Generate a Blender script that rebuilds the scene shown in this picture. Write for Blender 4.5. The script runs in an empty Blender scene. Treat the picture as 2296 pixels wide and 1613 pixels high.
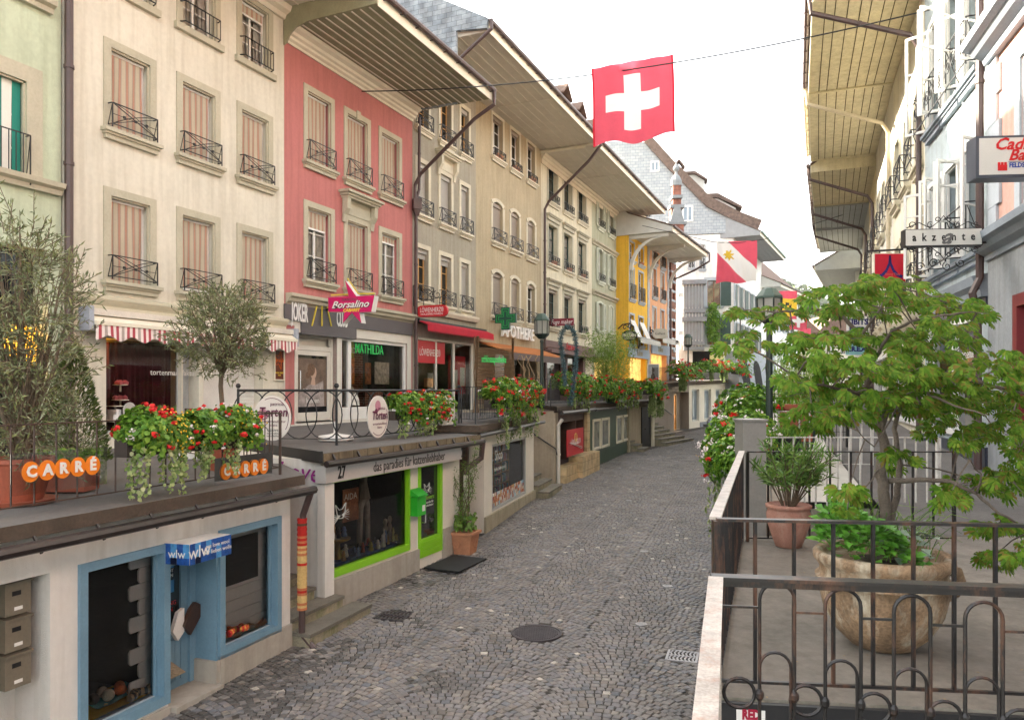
import bpy, math, random
from mathutils import Vector as V, Matrix
R=math.radians; sin=math.sin; cos=math.cos; pi=math.pi
SC=bpy.context.scene; COL=SC.collection
# ---------------------------------------------------------------- camera, world, sun, exposure
F=1680.; CX=1148.; HV=873.; ZC=3.45
cd=bpy.data.cameras.new('camera'); cam=bpy.data.objects.new('camera',cd); COL.objects.link(cam)
cam.location=(0,0,ZC); cam.rotation_euler=(R(90),0,0)
cd.sensor_width=36; cd.lens=36*F/2296; cd.shift_y=(HV-806)/2296; cd.clip_start=.05; cd.clip_end=3000
SC.camera=cam
HAZE=.00018
SUN_EL=26.5; SUN_DIR=V((-.80,.60,0)).normalized()
w=bpy.data.worlds.new('World'); SC.world=w; w.use_nodes=True
nt=w.node_tree; bg=nt.nodes['Background']; sk=nt.nodes.new('ShaderNodeTexSky')
sk.sky_type='NISHITA'; sk.sun_disc=False; sk.sun_elevation=R(SUN_EL); sk.sun_rotation=math.atan2(SUN_DIR.x,SUN_DIR.y)
sk.air_density=1.0; sk.dust_density=4.0; sk.ozone_density=.6; sk.altitude=500
hs=nt.nodes.new('ShaderNodeHueSaturation'); hs.inputs['Saturation'].default_value=.3; nt.links.new(sk.outputs[0],hs.inputs['Color']); wm=nt.nodes.new('ShaderNodeMixRGB'); wm.blend_type='MULTIPLY'; wm.inputs[0].default_value=1; wm.inputs[2].default_value=(1.04,1,.93,1); nt.links.new(hs.outputs[0],wm.inputs[1]); nt.links.new(wm.outputs[0],bg.inputs[0]); bg.inputs[1].default_value=.15
sl=bpy.data.lights.new('sun','SUN'); sl.energy=4.8; sl.angle=R(.6); sl.color=(1,.89,.70)
so=bpy.data.objects.new('sun',sl); COL.objects.link(so); so.location=(-20,20,40)
sd=V((SUN_DIR.x*cos(R(SUN_EL)),SUN_DIR.y*cos(R(SUN_EL)),sin(R(SUN_EL))))
so.rotation_euler=sd.to_track_quat('Z','Y').to_euler()
SC.view_settings.view_transform='Standard'; SC.view_settings.look='None'; SC.view_settings.exposure=2.86; SC.view_settings.gamma=1
try:
    SC.cycles.max_bounces=8; SC.cycles.diffuse_bounces=4; SC.cycles.transparent_max_bounces=10; SC.cycles.caustics_reflective=False; SC.cycles.caustics_refractive=False
except Exception: pass
# ---------------------------------------------------------------- helpers
def P(u,v,Y): return V(((u-CX)/F*Y,Y,ZC+(HV-v)/F*Y))
def RZ(Y): return .04+.03*(min(Y,20)-10)+.012*max(0,min(Y,75)-20)
def lin(h):
    h=h.lstrip('#'); return tuple(((c/12.92) if c<=.04045 else ((c+.055)/1.055)**2.4) for c in [int(h[i:i+2],16)/255 for i in (0,2,4)])
_m={}
def mat(name,col,rough=.8,var=.12,scale=2.5,bump=0,bs=60,metal=0,spec=.5,col2=None,dirt=0,island=None,trans=0,alpha=None,emit=0):
    """procedural material: base colour broken up by noise, optional second colour stains, bump, random colour per island"""
    if name in _m: return _m[name]
    if isinstance(col,str): col=lin(col)
    m=bpy.data.materials.new(name); m.use_nodes=True; _m[name]=m
    n=m.node_tree; N=n.nodes; L=n.links; bs_=N['Principled BSDF']
    bs_.inputs['Roughness'].default_value=rough; bs_.inputs['Metallic'].default_value=metal
    bs_.inputs['Specular IOR Level'].default_value=spec
    tc=N.new('ShaderNodeTexCoord')
    def noise(s,d=4,r=.6):
        x=N.new('ShaderNodeTexNoise'); x.inputs['Scale'].default_value=s; x.inputs['Detail'].default_value=d; x.inputs['Roughness'].default_value=r
        L.new(tc.outputs['Object'],x.inputs['Vector']); return x
    if island:
        g=N.new('ShaderNodeNewGeometry'); rp=N.new('ShaderNodeValToRGB'); L.new(g.outputs['Random Per Island'],rp.inputs[0])
        cs=[lin(c) if isinstance(c,str) else c for c in island]
        el=rp.color_ramp.elements; el[0].color=(*cs[0],1); el[1].color=(*cs[-1],1); el[1].position=1
        for i in range(1,len(cs)-1):
            e=el.new(i/(len(cs)-1)); e.color=(*cs[i],1)
        src=rp.outputs[0]
    else:
        rp=N.new('ShaderNodeRGB'); rp.outputs[0].default_value=(*col,1); src=rp.outputs[0]
    if var>0:
        no=noise(scale); mx=N.new('ShaderNodeMixRGB'); mx.blend_type='MULTIPLY'; mx.inputs[0].default_value=1
        r2=N.new('ShaderNodeValToRGB'); r2.color_ramp.elements[0].position=.3; r2.color_ramp.elements[1].position=.7
        a=1-var; b=1+var*.6; r2.color_ramp.elements[0].color=(a,a,a,1); r2.color_ramp.elements[1].color=(b,b,b,1)
        L.new(no.outputs[0],r2.inputs[0]); L.new(src,mx.inputs[1]); L.new(r2.outputs[0],mx.inputs[2]); src=mx.outputs[0]
        no2=noise(scale*14,3); mx=N.new('ShaderNodeMixRGB'); mx.blend_type='MULTIPLY'; mx.inputs[0].default_value=1
        r3=N.new('ShaderNodeValToRGB'); a=1-var*.6; b=1+var*.4; r3.color_ramp.elements[0].position=.35; r3.color_ramp.elements[1].position=.65
        r3.color_ramp.elements[0].color=(a,a,a,1); r3.color_ramp.elements[1].color=(b,b,b,1)
        L.new(no2.outputs[0],r3.inputs[0]); L.new(src,mx.inputs[1]); L.new(r3.outputs[0],mx.inputs[2]); src=mx.outputs[0]
    if col2 is not None:
        c2=lin(col2) if isinstance(col2,str) else col2
        mp=N.new('ShaderNodeMapping'); mp.inputs['Scale'].default_value=(1,1,.35); L.new(tc.outputs['Object'],mp.inputs[0])
        no=N.new('ShaderNodeTexNoise'); no.inputs['Scale'].default_value=scale*1.7; no.inputs['Detail'].default_value=6; no.inputs['Roughness'].default_value=.7; L.new(mp.outputs[0],no.inputs['Vector'])
        r2=N.new('ShaderNodeValToRGB'); r2.color_ramp.elements[0].position=.5-.0; r2.color_ramp.elements[1].position=.72
        r2.color_ramp.elements[0].color=(0,0,0,1); r2.color_ramp.elements[1].color=(dirt,dirt,dirt,1); L.new(no.outputs[0],r2.inputs[0])
        mx=N.new('ShaderNodeMixRGB'); L.new(r2.outputs[0],mx.inputs[0]); L.new(src,mx.inputs[1]); mx.inputs[2].default_value=(*c2,1); src=mx.outputs[0]
        mp=N.new('ShaderNodeMapping'); mp.inputs['Scale'].default_value=(7,7,.45); L.new(tc.outputs['Object'],mp.inputs[0]); no=N.new('ShaderNodeTexNoise'); no.inputs['Scale'].default_value=1; no.inputs['Detail'].default_value=5; L.new(mp.outputs[0],no.inputs['Vector'])
        r2=N.new('ShaderNodeValToRGB'); r2.color_ramp.elements[0].position=.36; r2.color_ramp.elements[1].position=.56; r2.color_ramp.elements[0].color=(.90,.89,.87,1); r2.color_ramp.elements[1].color=(1.02,1.02,1.02,1); L.new(no.outputs[0],r2.inputs[0])
        mx=N.new('ShaderNodeMixRGB'); mx.blend_type='MULTIPLY'; mx.inputs[0].default_value=1; L.new(src,mx.inputs[1]); L.new(r2.outputs[0],mx.inputs[2]); src=mx.outputs[0]
    L.new(src,bs_.inputs['Base Color'])
    if bump>0:
        no=noise(bs,5); b=N.new('ShaderNodeBump'); b.inputs['Strength'].default_value=bump; b.inputs['Distance'].default_value=.01
        L.new(no.outputs[0],b.inputs['Height']); L.new(b.outputs[0],bs_.inputs['Normal'])
    if emit: L.new(src,bs_.inputs['Emission Color']); bs_.inputs['Emission Strength'].default_value=emit
    out=N['Material Output']
    if trans>0:
        t=N.new('ShaderNodeBsdfTranslucent'); L.new(src,t.inputs[0]); mm=N.new('ShaderNodeMixShader'); mm.inputs[0].default_value=trans
        L.new(bs_.outputs[0],mm.inputs[1]); L.new(t.outputs[0],mm.inputs[2]); L.new(mm.outputs[0],out.inputs[0])
    if alpha is not None:   # clear pane: see through head-on, mirror-like at grazing angles
        tr=N.new('ShaderNodeBsdfTransparent'); tr.inputs[0].default_value=(alpha,alpha,alpha,1); gl=N.new('ShaderNodeBsdfGlossy'); gl.inputs['Roughness'].default_value=.02
        fr=N.new('ShaderNodeFresnel'); fr.inputs[0].default_value=1.5; mm=N.new('ShaderNodeMixShader')
        L.new(fr.outputs[0],mm.inputs[0]); L.new(tr.outputs[0],mm.inputs[1]); L.new(gl.outputs[0],mm.inputs[2]); L.new(mm.outputs[0],out.inputs[0])
    return m
def brickmat(name,c1,c2,mortar,bw,bh,ms=.01,rough=.8,bump=.4,axes='xz',off=.5,smooth=.1,nv=.38):
    if name in _m: return _m[name]
    m=bpy.data.materials.new(name); m.use_nodes=True; _m[name]=m; n=m.node_tree; N=n.nodes; L=n.links; b=N['Principled BSDF']; b.inputs['Roughness'].default_value=rough
    tc=N.new('ShaderNodeTexCoord'); sp=N.new('ShaderNodeSeparateXYZ'); cb=N.new('ShaderNodeCombineXYZ'); L.new(tc.outputs['Object'],sp.inputs[0])
    L.new(sp.outputs[{'x':0,'y':1,'z':2}[axes[0]]],cb.inputs[0]); L.new(sp.outputs[{'x':0,'y':1,'z':2}[axes[1]]],cb.inputs[1])
    k=N.new('ShaderNodeTexBrick'); L.new(cb.outputs[0],k.inputs[0]); k.inputs['Scale'].default_value=1; k.inputs['Brick Width'].default_value=bw; k.inputs['Row Height'].default_value=bh
    k.inputs['Mortar Size'].default_value=ms; k.inputs['Mortar Smooth'].default_value=smooth; k.offset=off
    for i,c in ((1,c1),(2,c2),(3,mortar)): k.inputs[i].default_value=(*lin(c),1)
    no=N.new('ShaderNodeTexNoise'); no.inputs['Scale'].default_value=3; no.inputs['Detail'].default_value=6; L.new(tc.outputs['Object'],no.inputs[0])
    r=N.new('ShaderNodeValToRGB'); r.color_ramp.elements[0].color=(1-nv,1-nv,1-nv,1); r.color_ramp.elements[1].color=(1+nv*.4,1+nv*.4,1+nv*.4,1); r.color_ramp.elements[0].position=.35; r.color_ramp.elements[1].position=.65; L.new(no.outputs[0],r.inputs[0])
    mx=N.new('ShaderNodeMixRGB'); mx.blend_type='MULTIPLY'; mx.inputs[0].default_value=1; L.new(k.outputs[0],mx.inputs[1]); L.new(r.outputs[0],mx.inputs[2]); L.new(mx.outputs[0],b.inputs['Base Color'])
    bu=N.new('ShaderNodeBump'); bu.inputs['Strength'].default_value=bump; bu.inputs['Distance'].default_value=.02; bu.invert=True; L.new(k.outputs[1],bu.inputs['Height']); L.new(bu.outputs[0],b.inputs['Normal'])
    return m
I4=Matrix.Identity(4)
class MB:
    def __init__(s,M=None): s.v=[]; s.f=[]; s.mi=[]; s.M=M; s.m=0
    def vs(s,pts):
        a=len(s.v); M=s.M
        s.v.extend([(M@V(p)) if M is not None else V(p) for p in pts]); return a
    def face(s,pts):
        a=s.vs(pts); s.f.append(tuple(range(a,a+len(pts)))); s.mi.append(s.m); return s
    def idx(s,a,fs):
        for f in fs: s.f.append(tuple(a+i for i in f)); s.mi.append(s.m)
    def box(s,x0,x1,y0,y1,z0,z1):
        a=s.vs([(x,y,z) for z in (z0,z1) for y in (y0,y1) for x in (x0,x1)])
        s.idx(a,[(0,2,3,1),(4,5,7,6),(0,1,5,4),(2,6,7,3),(0,4,6,2),(1,3,7,5)]); return s
    def prism(s,poly,axis,a0,a1):
        """polygon in the two other axes extruded along axis"""
        def mk(p,t):
            return (t,p[0],p[1]) if axis==0 else ((p[0],t,p[1]) if axis==1 else (p[0],p[1],t))
        n=len(poly); a=s.vs([mk(p,a0) for p in poly]+[mk(p,a1) for p in poly])
        s.idx(a,[tuple(range(n)),tuple(range(2*n-1,n-1,-1))]+[(i,(i+1)%n,n+(i+1)%n,n+i) for i in range(n)]); return s
    def bar(s,p,q,w,h=None,up=(0,0,1)):
        p=V(p); q=V(q); d=q-p
        if d.length<1e-6: return s
        d.normalize(); up=V(up)
        if abs(d.dot(up))>.97: up=V((1,0,0)) if abs(d.x)<.9 else V((0,1,0))
        a=d.cross(up).normalized(); b=a.cross(d); h=h or w; a*=w/2; b*=h/2
        k=s.vs([p-a-b,p+a-b,p+a+b,p-a+b,q-a-b,q+a-b,q+a+b,q-a+b])
        s.idx(k,[(0,1,2,3),(7,6,5,4),(0,4,5,1),(1,5,6,2),(2,6,7,3),(3,7,4,0)]); return s
    def tube(s,pts,r,n=6,closed=False):
        pts=[V(p) for p in pts]; k=len(pts); rs=r if isinstance(r,(list,tuple)) else [r]*k; rings=[]; prev=None
        for i,p in enumerate(pts):
            if closed: d=pts[(i+1)%k]-pts[i-1]
            else: d=pts[min(i+1,k-1)]-pts[max(i-1,0)]
            d.normalize()
            if prev is None:
                up=V((0,0,1)) if abs(d.z)<.9 else V((1,0,0)); a=d.cross(up).normalized()
            else: a=(prev-d*prev.dot(d)).normalized()
            prev=a; b=d.cross(a)
            rings.append(s.vs([p+(a*cos(2*pi*j/n)+b*sin(2*pi*j/n))*rs[i] for j in range(n)]))
        for i in range(k if closed else k-1):
            A=rings[i]; B=rings[(i+1)%k]
            for j in range(n): s.f.append((A+j,A+(j+1)%n,B+(j+1)%n,B+j)); s.mi.append(s.m)
        if not closed:
            s.f.append(tuple(rings[0]+j for j in range(n-1,-1,-1))); s.mi.append(s.m); s.f.append(tuple(rings[-1]+j for j in range(n))); s.mi.append(s.m)
        return s
    def lathe(s,prof,c=(0,0,0),n=24,sq=None):
        c=V(c); rings=[]
        for r,z in prof:
            rings.append(s.vs([(c.x+r*cos(2*pi*j/n),c.y+r*sin(2*pi*j/n),c.z+z) for j in range(n)]))
        for A,B in zip(rings,rings[1:]):
            for j in range(n): s.f.append((A+j,A+(j+1)%n,B+(j+1)%n,B+j)); s.mi.append(s.m)
        s.f.append(tuple(rings[0]+j for j in range(n-1,-1,-1))); s.mi.append(s.m)
        s.f.append(tuple(rings[-1]+j for j in range(n))); s.mi.append(s.m); return s
    def build(s,name,mats,parent=None,smooth=False,**tags):
        if not s.f: return None
        base=V((0,0,0)); q=parent
        while q is not None: base+=q.location; q=q.parent
        me=bpy.data.meshes.new(name); me.from_pydata([tuple(p-base) for p in s.v],[],s.f)
        if not isinstance(mats,(list,tuple)): mats=[mats]
        for m in mats: me.materials.append(m)
        if len(mats)>1: me.polygons.foreach_set('material_index',s.mi)
        if smooth: me.polygons.foreach_set('use_smooth',[True]*len(s.f))
        me.update(); o=bpy.data.objects.new(name,me); COL.objects.link(o)
        if parent is not None: o.parent=parent
        for k,v in tags.items(): o[k]=v
        return o
def smooth_by_angle(o,a=40):
    try: o.data.set_sharp_from_angle(angle=R(a))
    except Exception: pass
def thing(name,label,cat,loc=(0,0,0),group=None):
    o=bpy.data.objects.new(name,None); COL.objects.link(o); o.location=V(loc); o.empty_display_size=.2
    o['label']=label; o['category']=cat
    if group: o['group']=group
    return o
_tc={}
def text(parent,s,M,size,material,depth=.004,align='CENTER',shear=0,sx=1,name='lettering',bold=0,sp=1.0,fit=None,**tags):
    """lettering as real mesh; M maps x=right, y=up, z=out of the sign face"""
    c=bpy.data.curves.new('t','FONT'); c.body=s; c.size=size; c.extrude=depth; c.align_x=align; c.align_y='CENTER'; c.shear=shear; c.resolution_u=2; c.offset=bold; c.space_character=sp
    o=bpy.data.objects.new('t',c); COL.objects.link(o); bpy.context.view_layer.update()
    me=bpy.data.meshes.new_from_object(o.evaluated_get(bpy.context.evaluated_depsgraph_get()))
    if fit:
        xs=[v.co.x for v in me.vertices]; sx=fit/max(1e-3,max(xs)-min(xs))
    mb=MB(M@Matrix.Diagonal((sx,1,1,1))); a=mb.vs([v.co for v in me.vertices])
    for p in me.polygons: mb.f.append(tuple(a+i for i in p.vertices)); mb.mi.append(0)
    bpy.data.objects.remove(o); bpy.data.curves.remove(c); bpy.data.meshes.remove(me)
    return mb.build(name,material,parent,**tags)
class Fac:
    """a facade plane: s runs along it away from the camera, n outwards to the street, z up"""
    def __init__(f,p0,p1,side=1):
        f.p=V((p0[0],p0[1],0)); d=V((p1[0]-p0[0],p1[1]-p0[1],0)); f.L=d.length; f.d=d.normalized()
        f.n=V((f.d.y,-f.d.x,0))*side; f.side=side
        f.M=Matrix(((f.d.x,f.n.x,0,f.p.x),(f.d.y,f.n.y,0,f.p.y),(0,0,1,0),(0,0,0,1)))
    def s(f,u,n=0):
        k=(u-CX)/F; px=f.p.x+f.n.x*n; py=f.p.y+f.n.y*n
        return (k*py-px)/(f.d.x-k*f.d.y)
    def Y(f,s,n=0): return f.p.y+s*f.d.y+n*f.n.y
    def z(f,v,s,n=0): return ZC+(HV-v)/F*f.Y(s,n)
    def uv(f,u,v,n=0): s=f.s(u,n); return s,f.z(v,s,n)
    def w(f,s,n,z): return f.M@V((s,n,z))
    def T(f,s,n,z,flip=False):
        """sign frame on the facade: x right as read from the street, y up, z out"""
        r=f.d*f.side; return Matrix(((r.x,0,f.n.x,0),(r.y,0,f.n.y,0),(0,1,0,0),(0,0,0,1))).copy() if False else Matrix.Translation(f.w(s,n,z))@Matrix(((r.x,0,f.n.x,0),(r.y,0,f.n.y,0),(0,1,0,0),(0,0,0,1)))
def frameM(origin,right,up=(0,0,1)):
    r=V(right).normalized(); u=V(up).normalized(); o=r.cross(u)
    return Matrix.Translation(V(origin))@Matrix(((r.x,u.x,o.x,0),(r.y,u.y,o.y,0),(r.z,u.z,o.z,0),(0,0,0,1)))
# ---------------------------------------------------------------- shared materials
M_GLASS=mat('window_glass',(.012,.014,.016),rough=.04,var=.5,scale=.7,spec=1)
M_PANE=mat('clear_pane',(.8,.8,.8),alpha=.92)
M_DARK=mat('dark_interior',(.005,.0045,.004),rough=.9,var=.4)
M_CURT=mat('net_curtain',(.55,.54,.5),rough=1,var=.25,scale=9)
M_WFRAME=mat('white_paint',(.78,.77,.74),rough=.5,var=.06)
M_OFRAME=mat('ochre_wood',(.55,.30,.09),rough=.5,var=.15)
M_TRIM=mat('olive_sandstone',(.47,.44,.335),rough=.85,var=.10,scale=1.6,bump=.15)
M_TRIM2=mat('pale_limestone',(.66,.61,.48),rough=.85,var=.10,scale=1.6,bump=.15)
M_TRIM3=mat('blue_grey_stone',(.42,.46,.5),rough=.85,var=.1,scale=1.6,bump=.15)
M_IRON=mat('wrought_iron',(.012,.012,.014),rough=.45,var=.3,scale=9)
M_PIPE=mat('brown_pipe',(.075,.045,.042),rough=.45,var=.15,scale=4)
M_SOFF=mat('soffit_boards',(.66,.61,.52),rough=.7,var=.07)
M_CORN=mat('cream_cornice',(.74,.69,.56),rough=.75,var=.07)
M_BLIND=[mat('blind_beige',(.60,.53,.40),rough=.9,var=.05,trans=.25),mat('blind_red',(.42,.09,.07),rough=.9,var=.05,trans=.25),mat('blind_brown',(.38,.30,.24),rough=.9,var=.05,trans=.25),mat('blind_pale',(.75,.65,.48),rough=.9,var=.05,trans=.25)]
M_ROLL=mat('grey_roller',(.44,.42,.385),rough=.6,var=.06)
M_ROLL2=mat('brown_roller',(.33,.28,.23),rough=.6,var=.06)
M_SHUT=mat('pale_green_shutter',(.60,.63,.52),rough=.6,var=.06)
M_DGREEN=mat('dark_green_paint',(.03,.07,.06),rough=.5,var=.2)
M_TILE=mat('roof_tiles',(.16,.10,.075),rough=.9,var=.35,scale=6,bump=.8,bs=12)
M_SLATE=brickmat('slate_shingles','#8d98a0','#a3abb0','#5b646b',.32,.16,.006,axes='xz')
# ---------------------------------------------------------------- road of cobblestones laid in arcs
LF=[(-5.59,3),(-2.96,10),(-2.72,11.45),(-1.07,15.24),(-.6,16.9),(.62,21.4),(1.4,24.2),(2.6,27),(3.0,28.5),(5.4,35.2),(6.7,36.5),(7.3,37.6),(9.6,42.4),(10.3,48),(12,50),(17.6,60),(24,75)]
def xl(Y):
    for a,b in zip(LF,LF[1:]):
        if Y<=b[1]: return a[0]+(b[0]-a[0])*(Y-a[1])/(b[1]-a[1])
    return LF[-1][0]
def xr(Y): return -.25+.338*Y if Y<45 else 14.96+.55*(Y-45)
WET=[(-2.6,9.3,.55),(-3.0,8.8,.7),(-2.2,9.9,.35),(-.9,8.9,.35),(-2.55,8.2,.3),(-1.3,13.6,.5),(-.9,14.2,.6),(-1.7,12.9,.3),(-.3,15.2,.4),(.4,17.5,.5),(.9,21.6,.5),(1.7,23.6,.5),(2.6,25.9,.35),(4.0,30.5,.7),(3.6,29,.5),(-3.4,7.6,.4),(-1.4,10.9,.25)]
def wet(x,y,rn):
    for a,b,r in WET:
        d=math.hypot(x-a,(y-b)*.8)/r
        if d<1.5 and rn.random()<(1.15-d)*.7: return True
    e=x-xl(y); return e<.22 and rn.random()<.5 or rn.random()<.012
def build_road():
    rn=random.Random(5)
    mb=MB()
    ys=[2+i*2 for i in range(37)]
    for a,b in zip(ys,ys[1:]):
        mb.face([(xl(a)-1.5,a,RZ(a)-.012),(xr(a)+1.5,a,RZ(a)-.012),(xr(b)+1.5,b,RZ(b)-.012),(xl(b)-1.5,b,RZ(b)-.012)])
    road=mb.build('road',mat('joint_sand',(.06,.053,.045),rough=1,var=.4,scale=3),kind='structure')
    th=R(18); ca,sa=cos(th),sin(th); W=1.5; Rr=1.02; pitch=.094
    st=MB(); used=0
    holes=[(-.0+(1203-CX)/F*10.5,10.5,.37)]
    for zx in GRATES: holes.append(zx)
    # coordinates: q across the street, t along it
    for j in range(-9,16):
        q0=j*W
        for i in range(0,700):
            t0=i*pitch-4
            a=-.80
            while a<.80:
                da=rn.uniform(.078,.112)/Rr
                am=a+da/2; q=q0+Rr*sin(am); 
                if abs(q-q0)>W/2: a+=da; continue
                t=t0+Rr*(cos(am))
                X=q*ca+t*sa; Y=-q*sa+t*ca
                a+=da
                if Y<6.6 or Y>62: continue
                if X<xl(Y)+.0 or X>xr(Y)+.1: continue
                if any((X-h[0])**2+(Y-h[1])**2<h[2]**2 for h in holes): continue
                if abs(q-q0)>W/2-.02 and rn.random()<.3: pass
                hw=da*Rr/2-.005; hl=pitch/2-.0035-rn.uniform(0,.004)
                if abs(am)>.55: hl*=.92
                rot=am+rn.uniform(-.07,.07); c,s=cos(rot),sin(rot)
                dz=rn.uniform(-.004,.005); tx=rn.uniform(-.03,.03); ty=rn.uniform(-.03,.03)
                pts=[]
                far=Y>34
                for (k,zz) in (((1,0),) if far else ((1,-.011),(.82,0))):
                    for sx,sy in ((-1,-1),(1,-1),(1,1),(-1,1)):
                        jx=rn.uniform(-.006,.006) ; jy=rn.uniform(-.006,.006)
                        lx=sx*(hw*k)+jx; ly=sy*(hl*k)+jy
                        qq=q+lx*c+ly*s; tt=t-lx*s+ly*c
                        xx=qq*ca+tt*sa; yy=-qq*sa+tt*ca
                        pts.append((xx,yy,RZ(yy)+zz+dz+tx*lx+ty*ly))
                st.m=1 if rn.random()<.008 else (2 if wet(X,Y,rn) else 0)
                b=st.vs(pts)
                if far: st.idx(b,[(0,1,2,3)])
                else: st.idx(b,[(4,5,6,7),(0,1,5,4),(1,2,6,5),(2,3,7,6),(3,0,4,7)])
    grey=mat('cobble_stone',(.2,.2,.2),rough=.62,var=.22,scale=.9,bump=.6,bs=70,island=[(.16,.15,.15),(.225,.205,.185),(.18,.172,.178),(.265,.24,.205),(.145,.152,.168),(.235,.215,.198),(.20,.17,.145),(.21,.205,.215)],col2=(.055,.05,.045),dirt=.55)
    pale=mat('pale_cobble',(.46,.42,.36),rough=.7,var=.35,scale=5)
    wetm=mat('damp_cobble',(.10,.092,.085),rough=.42,var=.35,scale=3,bump=.6,bs=70)
    st.build('road_cobbles',[grey,pale,wetm],kind='structure')
GRATES=[((884-CX)/F*11.25,11.25,.27),((1530-CX)/F*9.65,9.65,.24)]
build_road()
g=MB(); g.face([(-900,-200,-.35),(900,-200,-.35),(900,75,-.35),(-900,75,-.35)]); g.face([(-900,75,-.35),(900,75,-.35),(900,1500,-.35),(-900,1500,-.35)])
g.build('ground',mat('far_ground',(.12,.12,.10),rough=1,var=.3,scale=.05),kind='structure')
# ---------------------------------------------------------------- building kit
def wall_mesh(mb,s0,s1,z0,z1,holes,n=0,dep=.32,back=8):
    ss=sorted(set([s0,s1]+[h[0] for h in holes]+[h[1] for h in holes])); zs=sorted(set([z0,z1]+[h[2] for h in holes]+[h[3] for h in holes]))
    ss=[a for a in ss if s0<=a<=s1]; zs=[a for a in zs if z0<=a<=z1]
    for a,b in zip(ss,ss[1:]):
        for c,d in zip(zs,zs[1:]):
            ms,mz=(a+b)/2,(c+d)/2
            if any(h[0]<ms<h[1] and h[2]<mz<h[3] for h in holes): continue
            mb.face([(a,n,c),(b,n,c),(b,n,d),(a,n,d)])
    for h in holes:
        a,b,c,d=h[:4]; e=h[4] if len(h)>4 else dep; m=n-e
        mb.face([(a,n,c),(a,m,c),(a,m,d),(a,n,d)]); mb.face([(b,n,c),(b,m,c),(b,m,d),(b,n,d)])
        mb.face([(a,n,c),(b,n,c),(b,m,c),(a,m,c)]); mb.face([(a,n,d),(b,n,d),(b,m,d),(a,m,d)])
        if len(h)<=5: mb.face([(a,m,c),(b,m,c),(b,m,d),(a,m,d)])
    if back:
        mb.face([(s0,n,z0),(s0,-back,z0),(s0,-back,z1),(s0,n,z1)]); mb.face([(s1,n,z0),(s1,-back,z0),(s1,-back,z1),(s1,n,z1)])
        mb.face([(s0,-back,z0),(s1,-back,z0),(s1,-back,z1),(s0,-back,z1)]); mb.face([(s0,n,z1),(s1,n,z1),(s1,-back,z1),(s0,-back,z1)])
def rail_x(M,s0,s1,z0,h=.5,n0=.02,n1=.2,kind='x',w=.018):
    mb=MB(M); z1=z0+h; b=.06
    if kind=='curl':
        for z in (z1,z0+.03): mb.tube([(s0,n0,z),(s0+.04,n1,z),(s1-.04,n1,z),(s1,n0,z)],w*.8,5)
        k=max(3,int((s1-s0)/.11))
        for i in range(k+1):
            s=s0+.04+(s1-s0-.08)*i/k; mb.bar((s,n1,z0+.03),(s,n1,z1),w*.7)
        return mb
    for z in (z1,z0+b): mb.bar((s0,n1,z),(s1,n1,z),w)
    for s in (s0,s1):
        mb.bar((s,n1,z0),(s,n1,z1),w)
        for z in (z1,z0+b): mb.bar((s,n0,z),(s,n1,z),w)
        mb.bar((s,n0,z0+b),(s,n1,z1),w*.6)
    m=(s0+s1)/2; N=n1
    if kind=='x':
        mb.bar((s0,N,z1),(s1,N,z0+b),w*.8); mb.bar((s0,N,z0+b),(s1,N,z1),w*.8)
        mb.bar((s0,N,(z0+z1)/2+.02),(s1,N,(z0+z1)/2+.02),w*.55)
        for a,c in ((0,1),(1,0)):   # sagging curve
            pts=[(s0+(s1-s0)*t,N,(z1-(z1-z0-b)*(t**1.6)) if a else (z1-(z1-z0-b)*((1-t)**1.6))) for t in [i/8 for i in range(9)]]
            mb.tube(pts,w*.42,4)
        for t in (.25,.5,.75): mb.box(s0+(s1-s0)*t-.025,s0+(s1-s0)*t+.025,N-.012,N+.012,(z0+z1)/2-.005,(z0+z1)/2+.045)
    elif kind=='bars':
        k=max(4,int((s1-s0)/.12))
        for i in range(1,k): s=s0+(s1-s0)*i/k; mb.bar((s,N,z0+b),(s,N,z1),w*.7)
    elif kind=='scroll':
        k=max(2,int((s1-s0)/.28))
        for i in range(k):
            c=s0+(s1-s0)*(i+.5)/k; r=min((s1-s0)/k,h-b)*.42
            mb.tube([(c+r*cos(t),N,(z0+b+z1)/2+r*sin(t)) for t in [2*pi*j/10 for j in range(10)]],w*.45,4,closed=True)
            mb.tube([(c+r*.45*cos(t),N,(z0+b+z1)/2+r*.45*sin(t)) for t in [2*pi*j/8 for j in range(8)]],w*.4,4,closed=True)
            mb.bar((c-r*1.15,N,z0+b),(c-r*1.15,N,z1),w*.6)
    return mb
def blind_mesh(M,s0,s1,zb,zt,n,rn,wave=.02,skirt=0):
    mb=MB(M); pat=[(0,.085),(2,.010),(0,.008),(1,.013),(3,.009),(1,.013),(0,.010),(2,.012)]
    s=s0-rn.uniform(0,.05); ph=rn.uniform(0,6); i=rn.randrange(8); rows=8
    k2=rn.uniform(4,8)
    while s<s1:
        m,wd=pat[i%8]; i+=1; a=max(s,s0); b=min(s+wd,s1); s+=wd
        if b-a<.002: continue
        mb.m=m
        def pt(x,r):
            t=r/rows; z=zt+(zb-zt)*t
            return (x+wave*.55*t*sin(k2*x+ph+3*t),n+wave*t*sin(17*x+ph+2.2*t)+.0,z)
        A=mb.vs([pt(a,r) for r in range(rows+1)]+[pt(b,r) for r in range(rows+1)])
        mb.idx(A,[(r,r+1,rows+2+r,rows+1+r) for r in range(rows)])
    return mb
RW=random.Random(11)
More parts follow.
